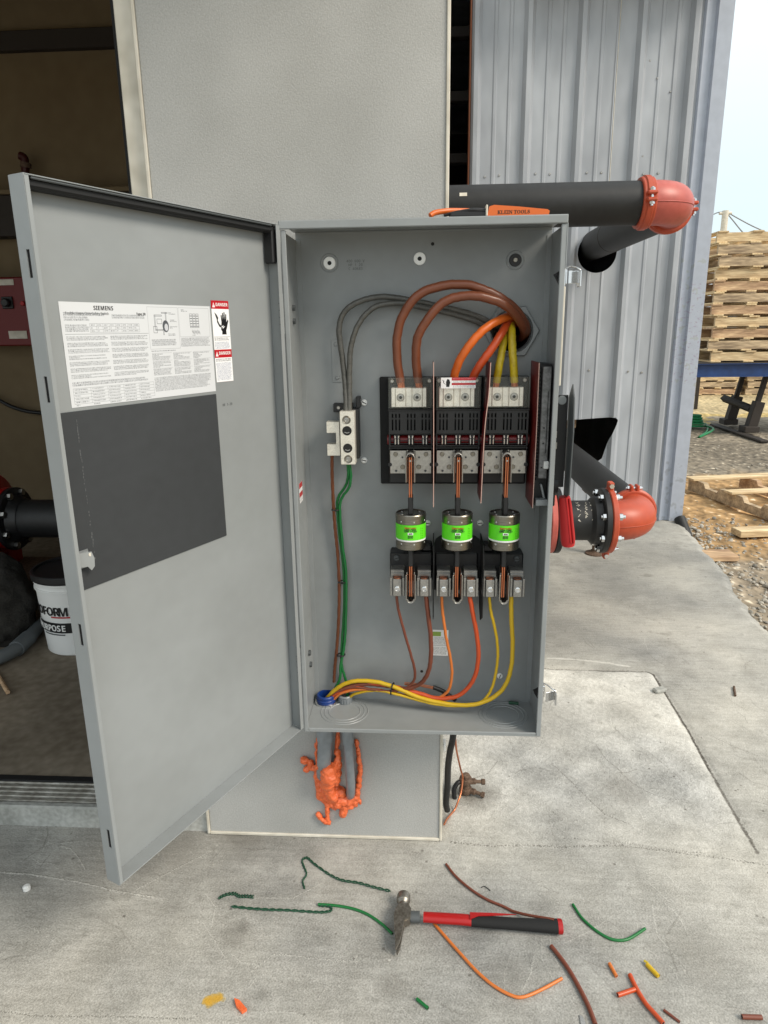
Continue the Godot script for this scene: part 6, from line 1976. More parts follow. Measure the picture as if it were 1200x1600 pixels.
func build_pipes() -> void:
	var zu := -1.60
	var up := Vector3(0.4849, 1.7351, -1.6)
	var yu: float = up.y
	var t := thing("upper_fire_main", "upper black pipe with salmon red coupling and elbow, turning back into the metal wall", "pipe", Vector3(0.5, yu, zu))
	var rad := 0.115
	var cu := Vector3(1.03, yu, zu)
	var st := mb()
	tube(st, [Vector3(-0.02, yu, zu), Vector3(cu.x - rad - 0.028, yu, zu)], 0.0842, 36)
	obj("straight_pipe", st, M.pipe, t)
	st = mb()
	tube(st, [cu + Vector3(0, 0, -rad - 0.028), Vector3(cu.x, yu, -3.5)], 0.0842, 36)
	obj("return_pipe", st, M.pipe, t)
	st = mb()
	lathe(st, frame_y(Vector3.FORWARD, Vector3(cu.x, yu, -2.62)), [Vector2(0.0843, -0.004), Vector2(0.0856, 0), Vector2(0.0843, 0.004)], 36)
	obj("weld_ring", st, M.dark_steel, t)
	elbow(t, cu, rad, 0.0850, M.red_paint)
	coupling(t, cu + Vector3(-rad - 0.03, 0, 0), Vector3.RIGHT, 0.0845, M.orange_paint, Vector3(0, 0.08, 1).normalized())
	coupling(t, cu + Vector3(0, 0, -rad - 0.03), Vector3.FORWARD, 0.0845, M.orange_paint, Vector3(1, 0.05, 0).normalized())
	st = mb()
	bx(st, Transform3D(Basis(Vector3.RIGHT, -0.35), Vector3(Vector3(0.1515, 1.7697, -1.52).x, yu + 0.036, zu + 0.0775)), Vector3(0.030, 0.014, 0.001))
	obj("worn_label", st, M.bead, t)
	# lower main
	var lo := Vector3(0.6916, 0.4641, -1.36)
	var yl: float = lo.y
	var zl := -1.36
	t = thing("lower_fire_main", "lower black steel pipe with a bolted flange and orange red elbow near the slab", "pipe", Vector3(0.5, yl, zl))
	var cl := Vector3(Vector3(0.9971, 0.5013, -1.36).x - 0.0850, yl, zl)
	st = mb()
	tube(st, [Vector3(-3.4, yl, zl), Vector3(cl.x - rad - 0.055, yl, zl)], 0.0842, 36)
	obj("straight_pipe", st, M.pipe, t)
	st = mb()
	tube(st, [cl + Vector3(0, 0, -rad - 0.028), Vector3(cl.x, yl, -3.9)], 0.0842, 36)
	obj("return_pipe", st, M.pipe, t)
	elbow(t, cl, rad, 0.0850, M.orange_paint)
	coupling(t, cl + Vector3(0, 0, -rad - 0.03), Vector3.FORWARD, 0.0845, M.orange_paint, Vector3(0, 1, 0))
	# split ring flange against a black flange
	var fx := cl.x - rad - 0.038
	st = mb()
	lathe(st, frame_y(Vector3.RIGHT, Vector3(fx, yl, zl)), [Vector2(0.0845, 0), Vector2(0.134, 0), Vector2(0.138, 0.004), Vector2(0.138, 0.020), Vector2(0.134, 0.024), Vector2(0.100, 0.026), Vector2(0.0845, 0.030)], 40)
	obj("flange_ring", st, M.orange_paint, t)
	for s in [-1, 1]:
		st = mb()
		for e in [-1, 1]:
			bx(st, Transform3D(Basis.IDENTITY, Vector3(fx + 0.012, yl + s * 0.150, zl + e * 0.010)), Vector3(0.024, 0.034, 0.014), 0.004)
		obj("bolt_lug", st, M.orange_paint, t)
		st = mb()
		tube(st, [Vector3(fx + 0.012, yl + s * 0.152, zl - 0.028), Vector3(fx + 0.012, yl + s * 0.152, zl + 0.026)], 0.0055, 10)
		hexnut(st, Vector3(fx + 0.012, yl + s * 0.152, zl + 0.017), Vector3.BACK, 0.018, 0.010)
		obj("bolt", st, M.chrome, t)
	st = mb()
	lathe(st, frame_y(Vector3.RIGHT, Vector3(fx - 0.027, yl, zl)), [Vector2(0.0845, -0.045), Vector2(0.100, -0.030), Vector2(0.104, -0.002), Vector2(0.130, 0), Vector2(0.137, 0.004), Vector2(0.137, 0.020), Vector2(0.134, 0.025), Vector2(0.0845, 0.025)], 40)
	obj("weld_neck_flange", st, M.black, t)
	for k in 8:
		var a := TAU * (k + 0.5) / 8
		var p := Vector3(fx, yl + cos(a) * 0.119, zl + sin(a) * 0.119)
		st = mb()
		tube(st, [p + Vector3(-0.046, 0, 0), p + Vector3(0.050, 0, 0)], 0.0075, 10)
		hexnut(st, p + Vector3(0.0255, 0, 0), Vector3.RIGHT, 0.026, 0.013)
		hexnut(st, p + Vector3(-0.040, 0, 0), Vector3.RIGHT, 0.026, 0.012)
		obj("flange_bolt", st, M.chrome, t)
	# wafer flange half hidden by the box
	var wx: float = Vector3(0.5556, 0.4156, -1.36).x - 0.02
	st = mb()
	lathe(st, frame_y(Vector3.RIGHT, Vector3(wx - 0.02, yl, zl)), [Vector2(0.0845, 0), Vector2(0.136, 0), Vector2(0.139, 0.003), Vector2(0.139, 0.020), Vector2(0.136, 0.024), Vector2(0.0845, 0.025)], 40)
	obj("red_flange", st, M.red_paint, t)
	st = mb()
	lathe(st, frame_y(Vector3.RIGHT, Vector3(wx + 0.006, yl, zl)), [Vector2(0.0845, 0), Vector2(0.136, 0), Vector2(0.139, 0.003), Vector2(0.139, 0.020), Vector2(0.136, 0.024), Vector2(0.0845, 0.025)], 40)
	obj("black_flange", st, M.black, t)
	# paint pen notes on the pipe
	var g := RandomNumberGenerator.new()
	g.seed = 14
	st = mb()
	var nx: float = Vector3(0.6637, 0.4946, -1.28).x
	for k in 46:
		var a := g.randf_range(0.25, 1.35)
		var xx: float = nx + [-0.028, 0.0, 0.026][k % 3] + g.randf_range(-0.006, 0.006)
		var r := 0.0846
		var p := Vector3(xx, yl + cos(a) * r, zl + sin(a) * r)
		bx(st, Transform3D(Basis(Vector3.RIGHT, a - PI / 2) * Basis(Vector3.BACK, g.randf_range(-1.2, 1.2)), p), Vector3(g.randf_range(0.004, 0.010), 0.0016, 0.0006))
	obj("paint_pen_note", st, M.bead, t)
	# stand under the return pipe
	t = thing("pipe_stand", "short rusty pipe stand with a round foot on the slab under the lower pipe", "pipe stand", Vector3(0.97, 0, -2.29))
	var px: Vector3 = Vector3(0.9749, 0, -2.3159)
	st = mb()
	lathe(st, at_xyz(px.x, 0.001, px.z), [Vector2(0.058, 0), Vector2(0.056, 0.006), Vector2(0.030, 0.012), Vector2(0.026, 0.02)], 24)
	obj("foot", st, M.rust, t)
	st = mb()
	tube(st, [Vector3(px.x, 0.01, px.z), Vector3(px.x, yl - 0.10, px.z)], 0.020, 14)
	obj("post", st, M.rust, t)
	st = mb()
	bb(st, Vector3(px.x - 0.09, yl - 0.10, px.z - 0.04), Vector3(px.x + 0.09, yl - 0.0845, px.z + 0.04), 0.004)
	obj("saddle", st, M.rust, t)

func build_ground_rod() -> void:
	var t := thing("ground_rod", "rusty ground rod clamps on the slab beside the foot of the pier", "ground rod", Vector3(0.1149, 0, -0.179))
	var p: Vector3 = Vector3(0.1149, 0, -0.179)
	var st := mb()
	tube(st, [p + Vector3(0, -0.02, 0), p + Vector3(0.001, 0.062, 0.002)], 0.0105, 14)
	lathe(st, at_xyz(p.x + 0.001, 0.062, p.z + 0.002), [Vector2(0.0105, 0), Vector2(0.0115, 0.003), Vector2(0.010, 0.007), Vector2(0, 0.008)], 14)
	obj("rod", st, M.rust, t)
	for k in 2:
		st = mb()
		var y := 0.020 + k * 0.030
		lathe(st, at_xyz(p.x, y - 0.008, p.z), [Vector2(0.0106, 0), Vector2(0.0165, 0), Vector2(0.0175, 0.003), Vector2(0.0175, 0.013), Vector2(0.0165, 0.016), Vector2(0.0106, 0.016)], 12)
		bx(st, Transform3D(Basis(Vector3.UP, -0.4 + k * 0.5), p + Vector3(0.014, y, 0.006)), Vector3(0.030, 0.013, 0.016), 0.003)
		var c := obj("clamp", st, M.rust, t)
		st = mb()
		var d := Vector3(1, -0.12, 0.35 - k * 0.5).normalized()
		tube(st, [p + Vector3(0.016, y, 0.006), p + Vector3(0.016, y, 0.006) + d * 0.032], 0.005, 8)
		hexnut(st, p + Vector3(0.016, y, 0.006) + d * 0.028, d, 0.014, 0.009)
		obj("clamp_bolt", st, M.rust, c)
	st = mb()
	tube(st, catmull([Vector3(0.071, 0.3363, -0.03), Vector3(0.0722, 0.2767, -0.04), Vector3(0.0653, 0.2245, -0.05), Vector3(0.0614, 0.171, -0.06), Vector3(0.0608, 0.1068, -0.07), Vector3(0.058, 0.0585, -0.07), Vector3(0.0618, 0.0332, -0.075)], 6), 0.0082, 12)
	tag(obj("black_cable", st, M.black), "thick black cable hanging down beside the right edge of the pier", "cable")
	st = mb()
	tube(st, catmull([p + Vector3(-0.030, 0.004, 0.02), p + Vector3(-0.032, 0.03, 0.015), p + Vector3(-0.020, 0.046, 0.006), p + Vector3(-0.006, 0.040, 0.0), p + Vector3(0, 0.020, -0.004)], 6), 0.0065, 10)
	tag(obj("black_jumper", st, M.black), "short black cable loop bent over beside the rusty clamps", "cable")
	st = mb()
	var cw := catmull([Vector3(0.0774, 0.2739, -0.05), Vector3(0.0827, 0.2138, -0.08), Vector3(0.0922, 0.1486, -0.12), Vector3(0.0995, 0.1021, -0.15), Vector3(0.1053, 0.0747, -0.155), Vector3(0.1016, 0.0456, -0.14), Vector3(0.0923, 0.0265, -0.12), Vector3(0.0782, 0.0058, -0.1), Vector3(0.0603, 0.0017, -0.07), Vector3(0.0531, 0.0022, -0.05)], 6)
	for k in cw.size():
		cw[k].y = maxf(cw[k].y, 0.009)
	tube(st, cw, 0.0026, 8)
	tag(obj("copper_wire", st, M.copper), "thin bare copper wire bowed from the ground rod to the foot of the pier", "cable")
	st = mb()
	bb(st, Vector3(0.0475, 0.245, -0.050), Vector3(0.054, 0.262, -0.020), 0.001)
	tag(obj("cable_strap", st, M.zinc), "small galvanised strap holding the black cable to the pier", "strap")

# ---------------------------------------------------------------- on the floor
func build_hammer() -> void:
	var t := thing("hammer", "steel claw hammer with a red and black handle lying on the slab", "hammer", Vector3(0.1, 0, 0.25))
	# head: poll, cheek and claw seen from the side
	var st := mb()
	var y := 0.0185
	var pol := Vector3(-0.043, y, 0.196)
	lathe(st, frame_y(Vector3(0.05, 0, -1), Vector3(-0.046, y, 0.232)), [Vector2(0.0095, -0.006), Vector2(0.0092, 0.008), Vector2(0.0098, 0.014), Vector2(0.0142, 0.020), Vector2(0.0150, 0.023), Vector2(0.0150, 0.036), Vector2(0.0138, 0.0395), Vector2(0.006, 0.0410), Vector2(0, 0.0412)], 24)
	prism(st, [Vector2(-0.053, -0.226), Vector2(-0.034, -0.226), Vector2(-0.027, -0.240), Vector2(-0.028, -0.262), Vector2(-0.040, -0.268), Vector2(-0.0435, -0.285), Vector2(-0.0455, -0.305), Vector2(-0.049, -0.322), Vector2(-0.0555, -0.3385), Vector2(-0.0575, -0.3375), Vector2(-0.0585, -0.318), Vector2(-0.061, -0.295), Vector2(-0.0635, -0.268), Vector2(-0.062, -0.245)], 0.008, Transform3D(Basis(Vector3.RIGHT, Vector3.FORWARD, Vector3.UP), Vector3(0, y + 0.0035, 0)))
	prism(st, [Vector2(-0.052, -0.226), Vector2(-0.034, -0.226), Vector2(-0.027, -0.240), Vector2(-0.028, -0.262), Vector2(-0.040, -0.268), Vector2(-0.0435, -0.285), Vector2(-0.0455, -0.305), Vector2(-0.048, -0.322), Vector2(-0.053, -0.3365), Vector2(-0.055, -0.3355), Vector2(-0.0575, -0.318), Vector2(-0.060, -0.295), Vector2(-0.0625, -0.268), Vector2(-0.061, -0.245)], 0.008, Transform3D(Basis(Vector3.RIGHT, Vector3.FORWARD, Vector3.UP), Vector3(0, y - 0.0115, 0)))
	prism(st, [Vector2(-0.060, -0.232), Vector2(-0.032, -0.230), Vector2(-0.027, -0.240), Vector2(-0.028, -0.261), Vector2(-0.042, -0.272), Vector2(-0.0605, -0.275)], 0.012, Transform3D(Basis(Vector3.RIGHT, Vector3.FORWARD, Vector3.UP), Vector3(0, y - 0.006, 0)))
	obj("head", st, tri(mat(Color(0.62, 0.60, 0.57), 0.40, 0.85), mottled(128, 201, Color(0.72, 0.7, 0.67), Color(1, 1, 1), 0.02, 0.06), 0.06), t)
	var hp := [Vector3(-0.028, y, 0.2505), Vector3(0.0, y, 0.2505), Vector3(0.04, y, 0.252), Vector3(0.085, y, 0.2535), Vector3(0.105, y - 0.001, 0.2545)]
	st = mb()
	tube(st, [hp[0], Vector3(-0.008, y, 0.2505)], [0.0125, 0.0125], 16, true, 0.8)
	obj("collar", st, M.paint_dark, t)
	st = mb()
	tube(st, catmull(hp.slice(1), 4), [0.0118, 0.0118, 0.0120, 0.0122, 0.0124, 0.0124, 0.0124, 0.0124, 0.0126], 18, true, 0.8)
	prism(st, [Vector2(0.10, -0.2445), Vector2(0.150, -0.2440), Vector2(0.200, -0.2455), Vector2(0.165, -0.2495), Vector2(0.118, -0.2530), Vector2(0.10, -0.262)], 0.0015, Transform3D(Basis(Vector3.RIGHT, Vector3.FORWARD, Vector3.UP), Vector3(0, y + 0.0100, 0)))
	obj("red_shank", st, M.red_cap, t)
	st = mb()
	tube(st, catmull([Vector3(0.103, y - 0.001, 0.2545), Vector3(0.15, y - 0.001, 0.2565), Vector3(0.20, y - 0.001, 0.2585), Vector3(0.25, y - 0.001, 0.2600), Vector3(0.286, y - 0.001, 0.2605)], 4), [0.0128, 0.0129, 0.0130, 0.0131, 0.0132, 0.0132, 0.0132, 0.0133, 0.0135, 0.0137, 0.0140, 0.0143, 0.0147, 0.0151, 0.0155, 0.0160, 0.0163], 18, true, 0.8)
	obj("grip", st, M.black_matt, t)
	st = mb()
	tube(st, [Vector3(0.2855, y - 0.001, 0.2605), Vector3(0.290, y - 0.001, 0.2606), Vector3(0.2940, y - 0.001, 0.2607), Vector3(0.2955, y - 0.001, 0.2607)], [0.0164, 0.0168, 0.0164, 0.0145], 18, true, 0.82)
	obj("end_cap", st, M.red_cap, t)

func offcut(called: String, pts: Array, r: float, m: Material, label: String, cut: Material = null, group := "") -> void:
	var sm := catmull(pts, 6) if pts.size() > 2 else pts
	for k in sm.size():
		sm[k].y = maxf(sm[k].y, r + 0.0002)
	var t := thing(called, label, "offcut", Vector3(pts[0].x, 0, pts[0].z), group)
	var st := mb()
	tube(st, sm, r, 10)
	obj("insulation", st, m, t)
	st = mb()
	for e in [0, sm.size() - 1]:
		var d: Vector3 = (sm[0] - sm[1]).normalized() if e == 0 else (sm[-1] - sm[-2]).normalized()
		disc(st, sm[e] - d * 0.0001, d, r * 0.62, 0.0004, 0.0001, 10)
	obj("cut_end", st, cut if cut else M.ink, t)

func twisted(called: String, pts: Array, r: float, label: String, group: String, spread := 0.0016) -> void:
	var axis := catmull(pts, 9)
	var st := mb()
	for s in 2:
		var q := []
		for k in axis.size():
			var a := PI * s + k * 0.9
			q.append(axis[k] + Vector3(0, r + 0.0012 + cos(a) * spread * 0.6 + 0.0003, sin(a) * spread) - Vector3(0, axis[k].y, 0))
		tube(st, q, r, 6)
	tag(obj(called, st, M.green_dull), label, "wire", group)

func build_floor_litter() -> void:
	var g := "wire offcuts scattered on the slab"
	var st := mb()
	var lp := [Vector3(0.0542, 0, 0.0792), Vector3(0.0757, 0, 0.1162), Vector3(0.1079, 0, 0.1529), Vector3(0.1421, 0, 0.1806), Vector3(0.1828, 0, 0.2017), Vector3(0.2211, 0.012, 0.2274), Vector3(0.2786, 0.03, 0.2557)]
	offcut("brown_wire_offcut", lp, 0.0030, M.brown_thin, "long curved brown wire with its end resting on the hammer's black grip", null, g)
	offcut("green_wire_offcut", [Vector3(-0.2369, 0, 0.212), Vector3(-0.1961, 0, 0.2137), Vector3(-0.1564, 0, 0.2206), Vector3(-0.1223, 0, 0.2346), Vector3(-0.0897, 0, 0.2583), Vector3(-0.0663, 0, 0.2816)], 0.0030, M.green, "bright green wire curving down to the hammer head", null, g)
	offcut("orange_wire_offcut", [Vector3(0.0228, 0, 0.2515), Vector3(0.0481, 0, 0.2859), Vector3(0.0773, 0, 0.3244), Vector3(0.1073, 0, 0.3623), Vector3(0.1389, 0, 0.3926), Vector3(0.1715, 0, 0.411), Vector3(0.1933, 0, 0.4126), Vector3(0.2289, 0, 0.3964), Vector3(0.2746, 0, 0.3698)], 0.0032, M.orange_thin, "long orange wire bent into a hook below the hammer handle", M.bead, g)
	offcut("brown_wire_offcut", [Vector3(0.266, 0, 0.2975), Vector3(0.2843, 0, 0.3325), Vector3(0.2984, 0, 0.37), Vector3(0.3089, 0, 0.4071), Vector3(0.3147, 0, 0.435), Vector3(0.3178, 0, 0.4618)], 0.0044, M.brown_thin, "thick brown wire running off the bottom edge right of the hammer", null, g)
	offcut("green_wire_offcut", [Vector3(0.3337, 0, 0.1861), Vector3(0.3447, 0, 0.2201), Vector3(0.3631, 0, 0.2473), Vector3(0.3839, 0, 0.2672), Vector3(0.4043, 0, 0.2757), Vector3(0.432, 0, 0.2713), Vector3(0.4747, 0, 0.2438)], 0.0031, M.green, "green wire bent like a shallow hook right of the hammer", null, g)
	offcut("copper_offcut", [Vector3(0.3765, 0, 0.3325), Vector3(0.3831, 0, 0.3605)], 0.0036, M.orange_thin, "small pale orange sleeve left of the yellow one", M.copper, g)
	offcut("red_wire_offcut", [Vector3(0.4104, 0, 0.3564), Vector3(0.4146, 0, 0.3849), Vector3(0.4227, 0, 0.4146), Vector3(0.4332, 0, 0.4343), Vector3(0.4434, 0, 0.4534)], 0.0044, M.red_orange, "red orange wire at the lower right with a stub lying against it", null, g)
	offcut("red_sleeve_offcut", [Vector3(0.3747, 0, 0.4014), Vector3(0.4113, 0, 0.3877)], 0.0046, M.red_orange, "short red orange stub lying across the end of the longer one", null, g)
	offcut("brown_sleeve_offcut", [Vector3(0.4536, 0, 0.4258), Vector3(0.4753, 0, 0.4482)], 0.0026, M.brown_thin, "thin brown stub near the bottom right corner", null, g)
	offcut("brown_sleeve_offcut", [Vector3(0.5934, 0, 0.434), Vector3(0.6295, 0, 0.4335)], 0.0046, M.brown_thin, "thick brown stub in the bottom right corner", null, g)
	offcut("green_sleeve_offcut", [Vector3(-0.0126, 0, 0.4263), Vector3(0.0095, 0, 0.4445)], 0.0032, M.green, "tiny green stub below the orange hook near the bottom", null, g)
	# split yellow sleeve
	var t := thing("yellow_sleeve", "short yellow sleeve split along its length, right of the hammer", "offcut", Vector3(0.455, 0, 0.345), g)
	st = mb()
	var q := [Vector3(0.4514, 0.0045, 0.3315), Vector3(0.4657, 0.0045, 0.3577)]
	tube(st, [q[0], q[1]], 0.0046, 12, false)
	tube(st, [q[0], q[1]], 0.0032, 12, true)
	obj("tube", st, M.yellow, t)
	st = mb()
	bx(st, Transform3D(Basis(Vector3.UP, -0.7), q[0] + Vector3(-0.001, 0.002, -0.004)), Vector3(0.009, 0.003, 0.005), 0.001)
	obj("flap", st, M.yellow_old, t)
	st = mb()
	var fp := [Vector3(-0.365, 0.002, 0.4435), Vector3(-0.354, 0.002, 0.4468), Vector3(-0.3347, 0.002, 0.4639), Vector3(-0.3428, 0.002, 0.4706), Vector3(-0.3571, 0.002, 0.4586)]
	var poly := []
	for p in fp:
		poly.append(Vector2(p.x, -p.z))
	prism(st, poly, 0.006, Transform3D(Basis(Vector3.RIGHT, Vector3.FORWARD, Vector3.UP), Vector3(0, 0.0005, 0)))
	tag(obj("foam_crumb", st, M.foam), "orange foam crumb on the slab near the bottom left", "foam")
	var gt := "twisted green tie wires on the slab"
	twisted("green_tie_wire", [Vector3(-0.2749, 0, 0.1682), Vector3(-0.2833, 0, 0.1458), Vector3(-0.2775, 0, 0.126), Vector3(-0.2877, 0, 0.1025), Vector3(-0.2959, 0, 0.0823), Vector3(-0.2848, 0, 0.0735), Vector3(-0.2628, 0, 0.0932), Vector3(-0.2228, 0, 0.1236), Vector3(-0.1903, 0, 0.1397), Vector3(-0.152, 0, 0.1457), Vector3(-0.1137, 0, 0.1572), Vector3(-0.076, 0, 0.1667)], 0.0015, "long dark green tie wire with a loop at its left end", gt, 0.0024)
	twisted("green_tie_wire", [Vector3(-0.4661, 0, 0.2045), Vector3(-0.454, 0, 0.1948), Vector3(-0.4344, 0, 0.1902), Vector3(-0.4207, 0, 0.197), Vector3(-0.4045, 0, 0.1962), Vector3(-0.3879, 0, 0.1973)], 0.0015, "shortest dark green tie wire, with an open eye, nearest the door", gt, 0.0036)
	twisted("green_tie_wire", [Vector3(-0.4304, 0, 0.2261), Vector3(-0.3888, 0, 0.2295), Vector3(-0.3449, 0, 0.231), Vector3(-0.3016, 0, 0.2307), Vector3(-0.2582, 0, 0.2322), Vector3(-0.2223, 0, 0.2323), Vector3(-0.2045, 0, 0.2263), Vector3(-0.2102, 0, 0.2161), Vector3(-0.232, 0, 0.2153)], 0.0015, "straight twisted dark green tie wire left of the bright green wire", gt, 0.0022)
	# bottle cap, knife tip, chip on the joint, stray screw
	t = thing("white_cap", "small white plastic cap on the slab at the far left", "cap", Vector3(-0.92, 0, 0.2))
	var c: Vector3 = Vector3(-0.9233, 0, 0.1973)
	st = mb()
	disc(st, c + Vector3(0, 0.0005, 0), Vector3.UP, 0.0085, 0.010, 0.0015, 18)
	obj("body", st, M.white, t)
	st = mb()
	disc(st, c + Vector3(0, 0.0106, 0), Vector3.UP, 0.0052, 0.0012, 0.0004, 16)
	obj("top", st, M.zinc, t)
	st = mb()
	var kp := [Vector3(0.2929, 0, 0.4423), Vector3(0.2992, 0, 0.4457), Vector3(0.3019, 0, 0.465), Vector3(0.2914, 0, 0.4655)]
	poly = []
	for p in kp:
		poly.append(Vector2(p.x, -p.z))
	prism(st, poly, 0.002, Transform3D(Basis(Vector3.RIGHT, Vector3.FORWARD, Vector3.UP), Vector3(0, 0.0005, 0)))
	tag(obj("metal_tip", st, M.steel), "pointed metal tip just showing at the bottom edge of the picture", "tool")
	st = mb()
	bx(st, Transform3D(Basis.from_euler(Vector3(0.05, 0.35, 0.05)), Vector3(0.8299, 0.012, -0.7586)), Vector3(0.047, 0.016, 0.026), 0.005)
	tag(obj("concrete_chip", st, M.curb), "grey chip lying on the joint at the corner of the concrete patch", "rubble")
	st = mb()
	tube(st, [Vector3(1.105, 0.004, -0.8049), Vector3(1.0827, 0.004, -0.7423)], 0.0042, 8)
	tag(obj("steel_pin", st, M.rust), "short dark pin alone on the slab at the right", "pin")
	st = mb()
	tube(st, catmull([Vector3(0.1333, 0.002, 0.1464), Vector3(0.141, 0.002, 0.1422), Vector3(0.1492, 0.002, 0.1494), Vector3(0.1531, 0.002, 0.1548)], 5), 0.0009, 5)
	tag(obj("black_snippet", st, M.ink), "tiny black wire snippet above the hammer handle", "offcut")

# ---------------------------------------------------------------- pump room contents
func build_room_things() -> void:
	# bucket
	var t := thing("compound_bucket", "white plastic compound bucket with a black lid just inside the doorway", "bucket", Vector3(-1.36, 0.048, -1.0))
	var c := Vector3(-1.375, 0.049, -1.00)
	var st := mb()
	var xf := Transform3D(Basis(Vector3.UP, 0.0), c)
	lathe(st, xf, [Vector2(0, 0), Vector2(0.126, 0), Vector2(0.130, 0.005), Vector2(0.1375, 0.17), Vector2(0.1425, 0.2600), Vector2(0.1475, 0.2610), Vector2(0.1475, 0.2680), Vector2(0.1425, 0.2690), Vector2(0.1430, 0.2860), Vector2(0.148, 0.2870), Vector2(0.148, 0.294), Vector2(0.1435, 0.2945), Vector2(0.1445, 0.312)], 56)
	var bk := obj("pail", st, M.white, t)
	st = mb()
	lathe(st, xf, [Vector2(0.1446, 0.298), Vector2(0.1535, 0.298), Vector2(0.1545, 0.303), Vector2(0.1545, 0.322), Vector2(0.151, 0.326), Vector2(0.142, 0.326), Vector2(0.139, 0.318), Vector2(0, 0.318)], 56)
	obj("lid", st, M.black, t)
	st = mb()
	lathe(st, xf, [Vector2(0.1362, 0.098), Vector2(0.1383, 0.140)], 40, 1.5, -0.95)
	obj("black_band", st, M.ink, t)
	var rt := func(words: String, h: float, y: float, ang: float, m: Material):
		# letters set round the pail one by one
		var step := h * 0.82 / 0.14
		for k in words.length():
			var a: float = ang + k * step
			text("letter", words[k], h, Transform3D(Basis(Vector3.UP, a), c + Vector3(sin(a) * 0.1408, y, cos(a) * 0.1408)), m, t, true, "Droid Sans", 0.0008)
	rt.call("PROFORM", 0.034, 0.186, -1.10, M.ink)
	rt.call("ALL PURPOSE", 0.024, 0.119, -1.36, M.white)
	st = mb()
	lathe(st, xf, [Vector2(0.1386, 0.160), Vector2(0.1388, 0.166)], 30, 0.55, -0.30)
	obj("red_underline", st, M.red_ink, bk)
	st = mb()
	lathe(st, xf, [Vector2(0.1360, 0.088), Vector2(0.1362, 0.093)], 24, 0.75, -0.70)
	lathe(st, xf, [Vector2(0.1396, 0.222), Vector2(0.1397, 0.226)], 24, 0.45, -0.3)
	obj("small_print", st, M.paint_dark, bk)
	t = thing("tape_roll", "roll of dark blue tape with a cream core on the bucket lid", "tape", c + Vector3(0.03, 0.327, -0.03))
	st = mb()
	var rx := Transform3D(Basis(Vector3.RIGHT, 0.05), c + Vector3(0.045, 0.3275, -0.015))
	lathe(st, rx, [Vector2(0.036, 0), Vector2(0.068, 0), Vector2(0.070, 0.002), Vector2(0.070, 0.046), Vector2(0.068, 0.048), Vector2(0.040, 0.048)], 36)
	obj("tape", st, mat(Color(0.035, 0.04, 0.10), 0.35), t)
	st = mb()
	lathe(st, rx, [Vector2(0.040, 0.0475), Vector2(0.040, 0.0490), Vector2(0.034, 0.0490), Vector2(0.034, 0.002)], 30)
	obj("core", st, M.bead, t)
	# fire pump and its flange end in the gloom
	t = thing("red_pump", "dark red fire pump casing at the left edge of the pump room", "pump", Vector3(-2.2, 0.05, -1.4))
	var fx: float = Vector3(-1.794, 0.5372, -1.36).x
	var yl: float = Vector3(0.6916, 0.4641, -1.36).y
	st = mb()
	lathe(st, frame_y(Vector3.RIGHT, Vector3(fx - 0.42, yl, -1.36)), [Vector2(0, 0), Vector2(0.24, 0.0), Vector2(0.26, 0.04), Vector2(0.26, 0.22), Vector2(0.20, 0.30), Vector2(0.115, 0.33), Vector2(0.115, 0.36), Vector2(0.138, 0.362), Vector2(0.138, 0.386), Vector2(0.09, 0.388)], 36)
	bb(st, Vector3(fx - 0.50, 0.20, -1.55), Vector3(fx - 0.12, 0.36, -1.15), 0.02)
	obj("casing", st, M.red_cap, t)
	st = mb()
	lathe(st, frame_y(Vector3.RIGHT, Vector3(fx - 0.031, yl, -1.36)), [Vector2(0.09, 0), Vector2(0.137, 0.001), Vector2(0.139, 0.004), Vector2(0.139, 0.022), Vector2(0.136, 0.025), Vector2(0.105, 0.027), Vector2(0.088, 0.065)], 36)
	obj("pump_flange", st, M.black, t)
	for k in 8:
		var a := TAU * (k + 0.5) / 8
		st = mb()
		hexnut(st, Vector3(fx - 0.006, yl + cos(a) * 0.119, -1.36 + sin(a) * 0.119), Vector3.RIGHT, 0.026, 0.016)
		obj("flange_bolt", st, M.steel, t)
	st = mb()
	bb(st, Vector3(fx - 0.55, 0.049, -1.62), Vector3(fx + 0.02, 0.20, -1.08), 0.012)
	tag(obj("pump_plinth", st, M.rust), "dark concrete plinth under the red pump", "plinth")
	# covered lump in front of it, conduit bend, timber sticks
	st = mb()
	var lb := []
	for p in [[-1.80, 0.16, -1.02, 0.14], [-1.74, 0.18, -1.06, 0.13], [-1.90, 0.18, -1.05, 0.15], [-1.78, 0.27, -1.12, 0.10], [-1.70, 0.12, -1.00, 0.085], [-1.92, 0.28, -1.15, 0.12]]:
		lb.append([Vector3(p[0], p[1], p[2]), p[3]])
	blob(st, lb, 0.02, 30.0, 0.03, 9.0, 5)
	tag(obj("grey_sacking", st, tri(mat(Color(0.22, 0.21, 0.19), 0.95), mottled(256, 211, Color(0.5, 0.5, 0.5), Color(1, 1, 1), 0.02, 0.12), 0.3, M.grain, 1.0)), "dark grey lump of sacking beside the bucket in the pump room", "sack")
	st = mb()
	tube(st, catmull([Vector3(-1.6287, 0.085, -0.7362), Vector3(-1.5849, 0.085, -0.7834), Vector3(-1.5646, 0.085, -0.8531), Vector3(-1.5725, 0.085, -0.9545), Vector3(-1.5891, 0.085, -1.0636), Vector3(-1.5753, 0.085, -1.1287)], 6), 0.026, 16)
	var pc: Array = [Vector3(-1.5646, 0.085, -0.8531), Vector3(-1.5725, 0.085, -0.9545)]
	tube(st, [pc[0], pc[1]], 0.031, 16)
	tag(obj("conduit_bend", st, M.pvc_dark), "grey plastic conduit bend lying on the pump room floor beside the bucket", "conduit")
	var s1: Array = [Vector3(-1.5869, 0.06, -0.7407), Vector3(-1.4322, 0.06, -0.5757)]
	st = mb()
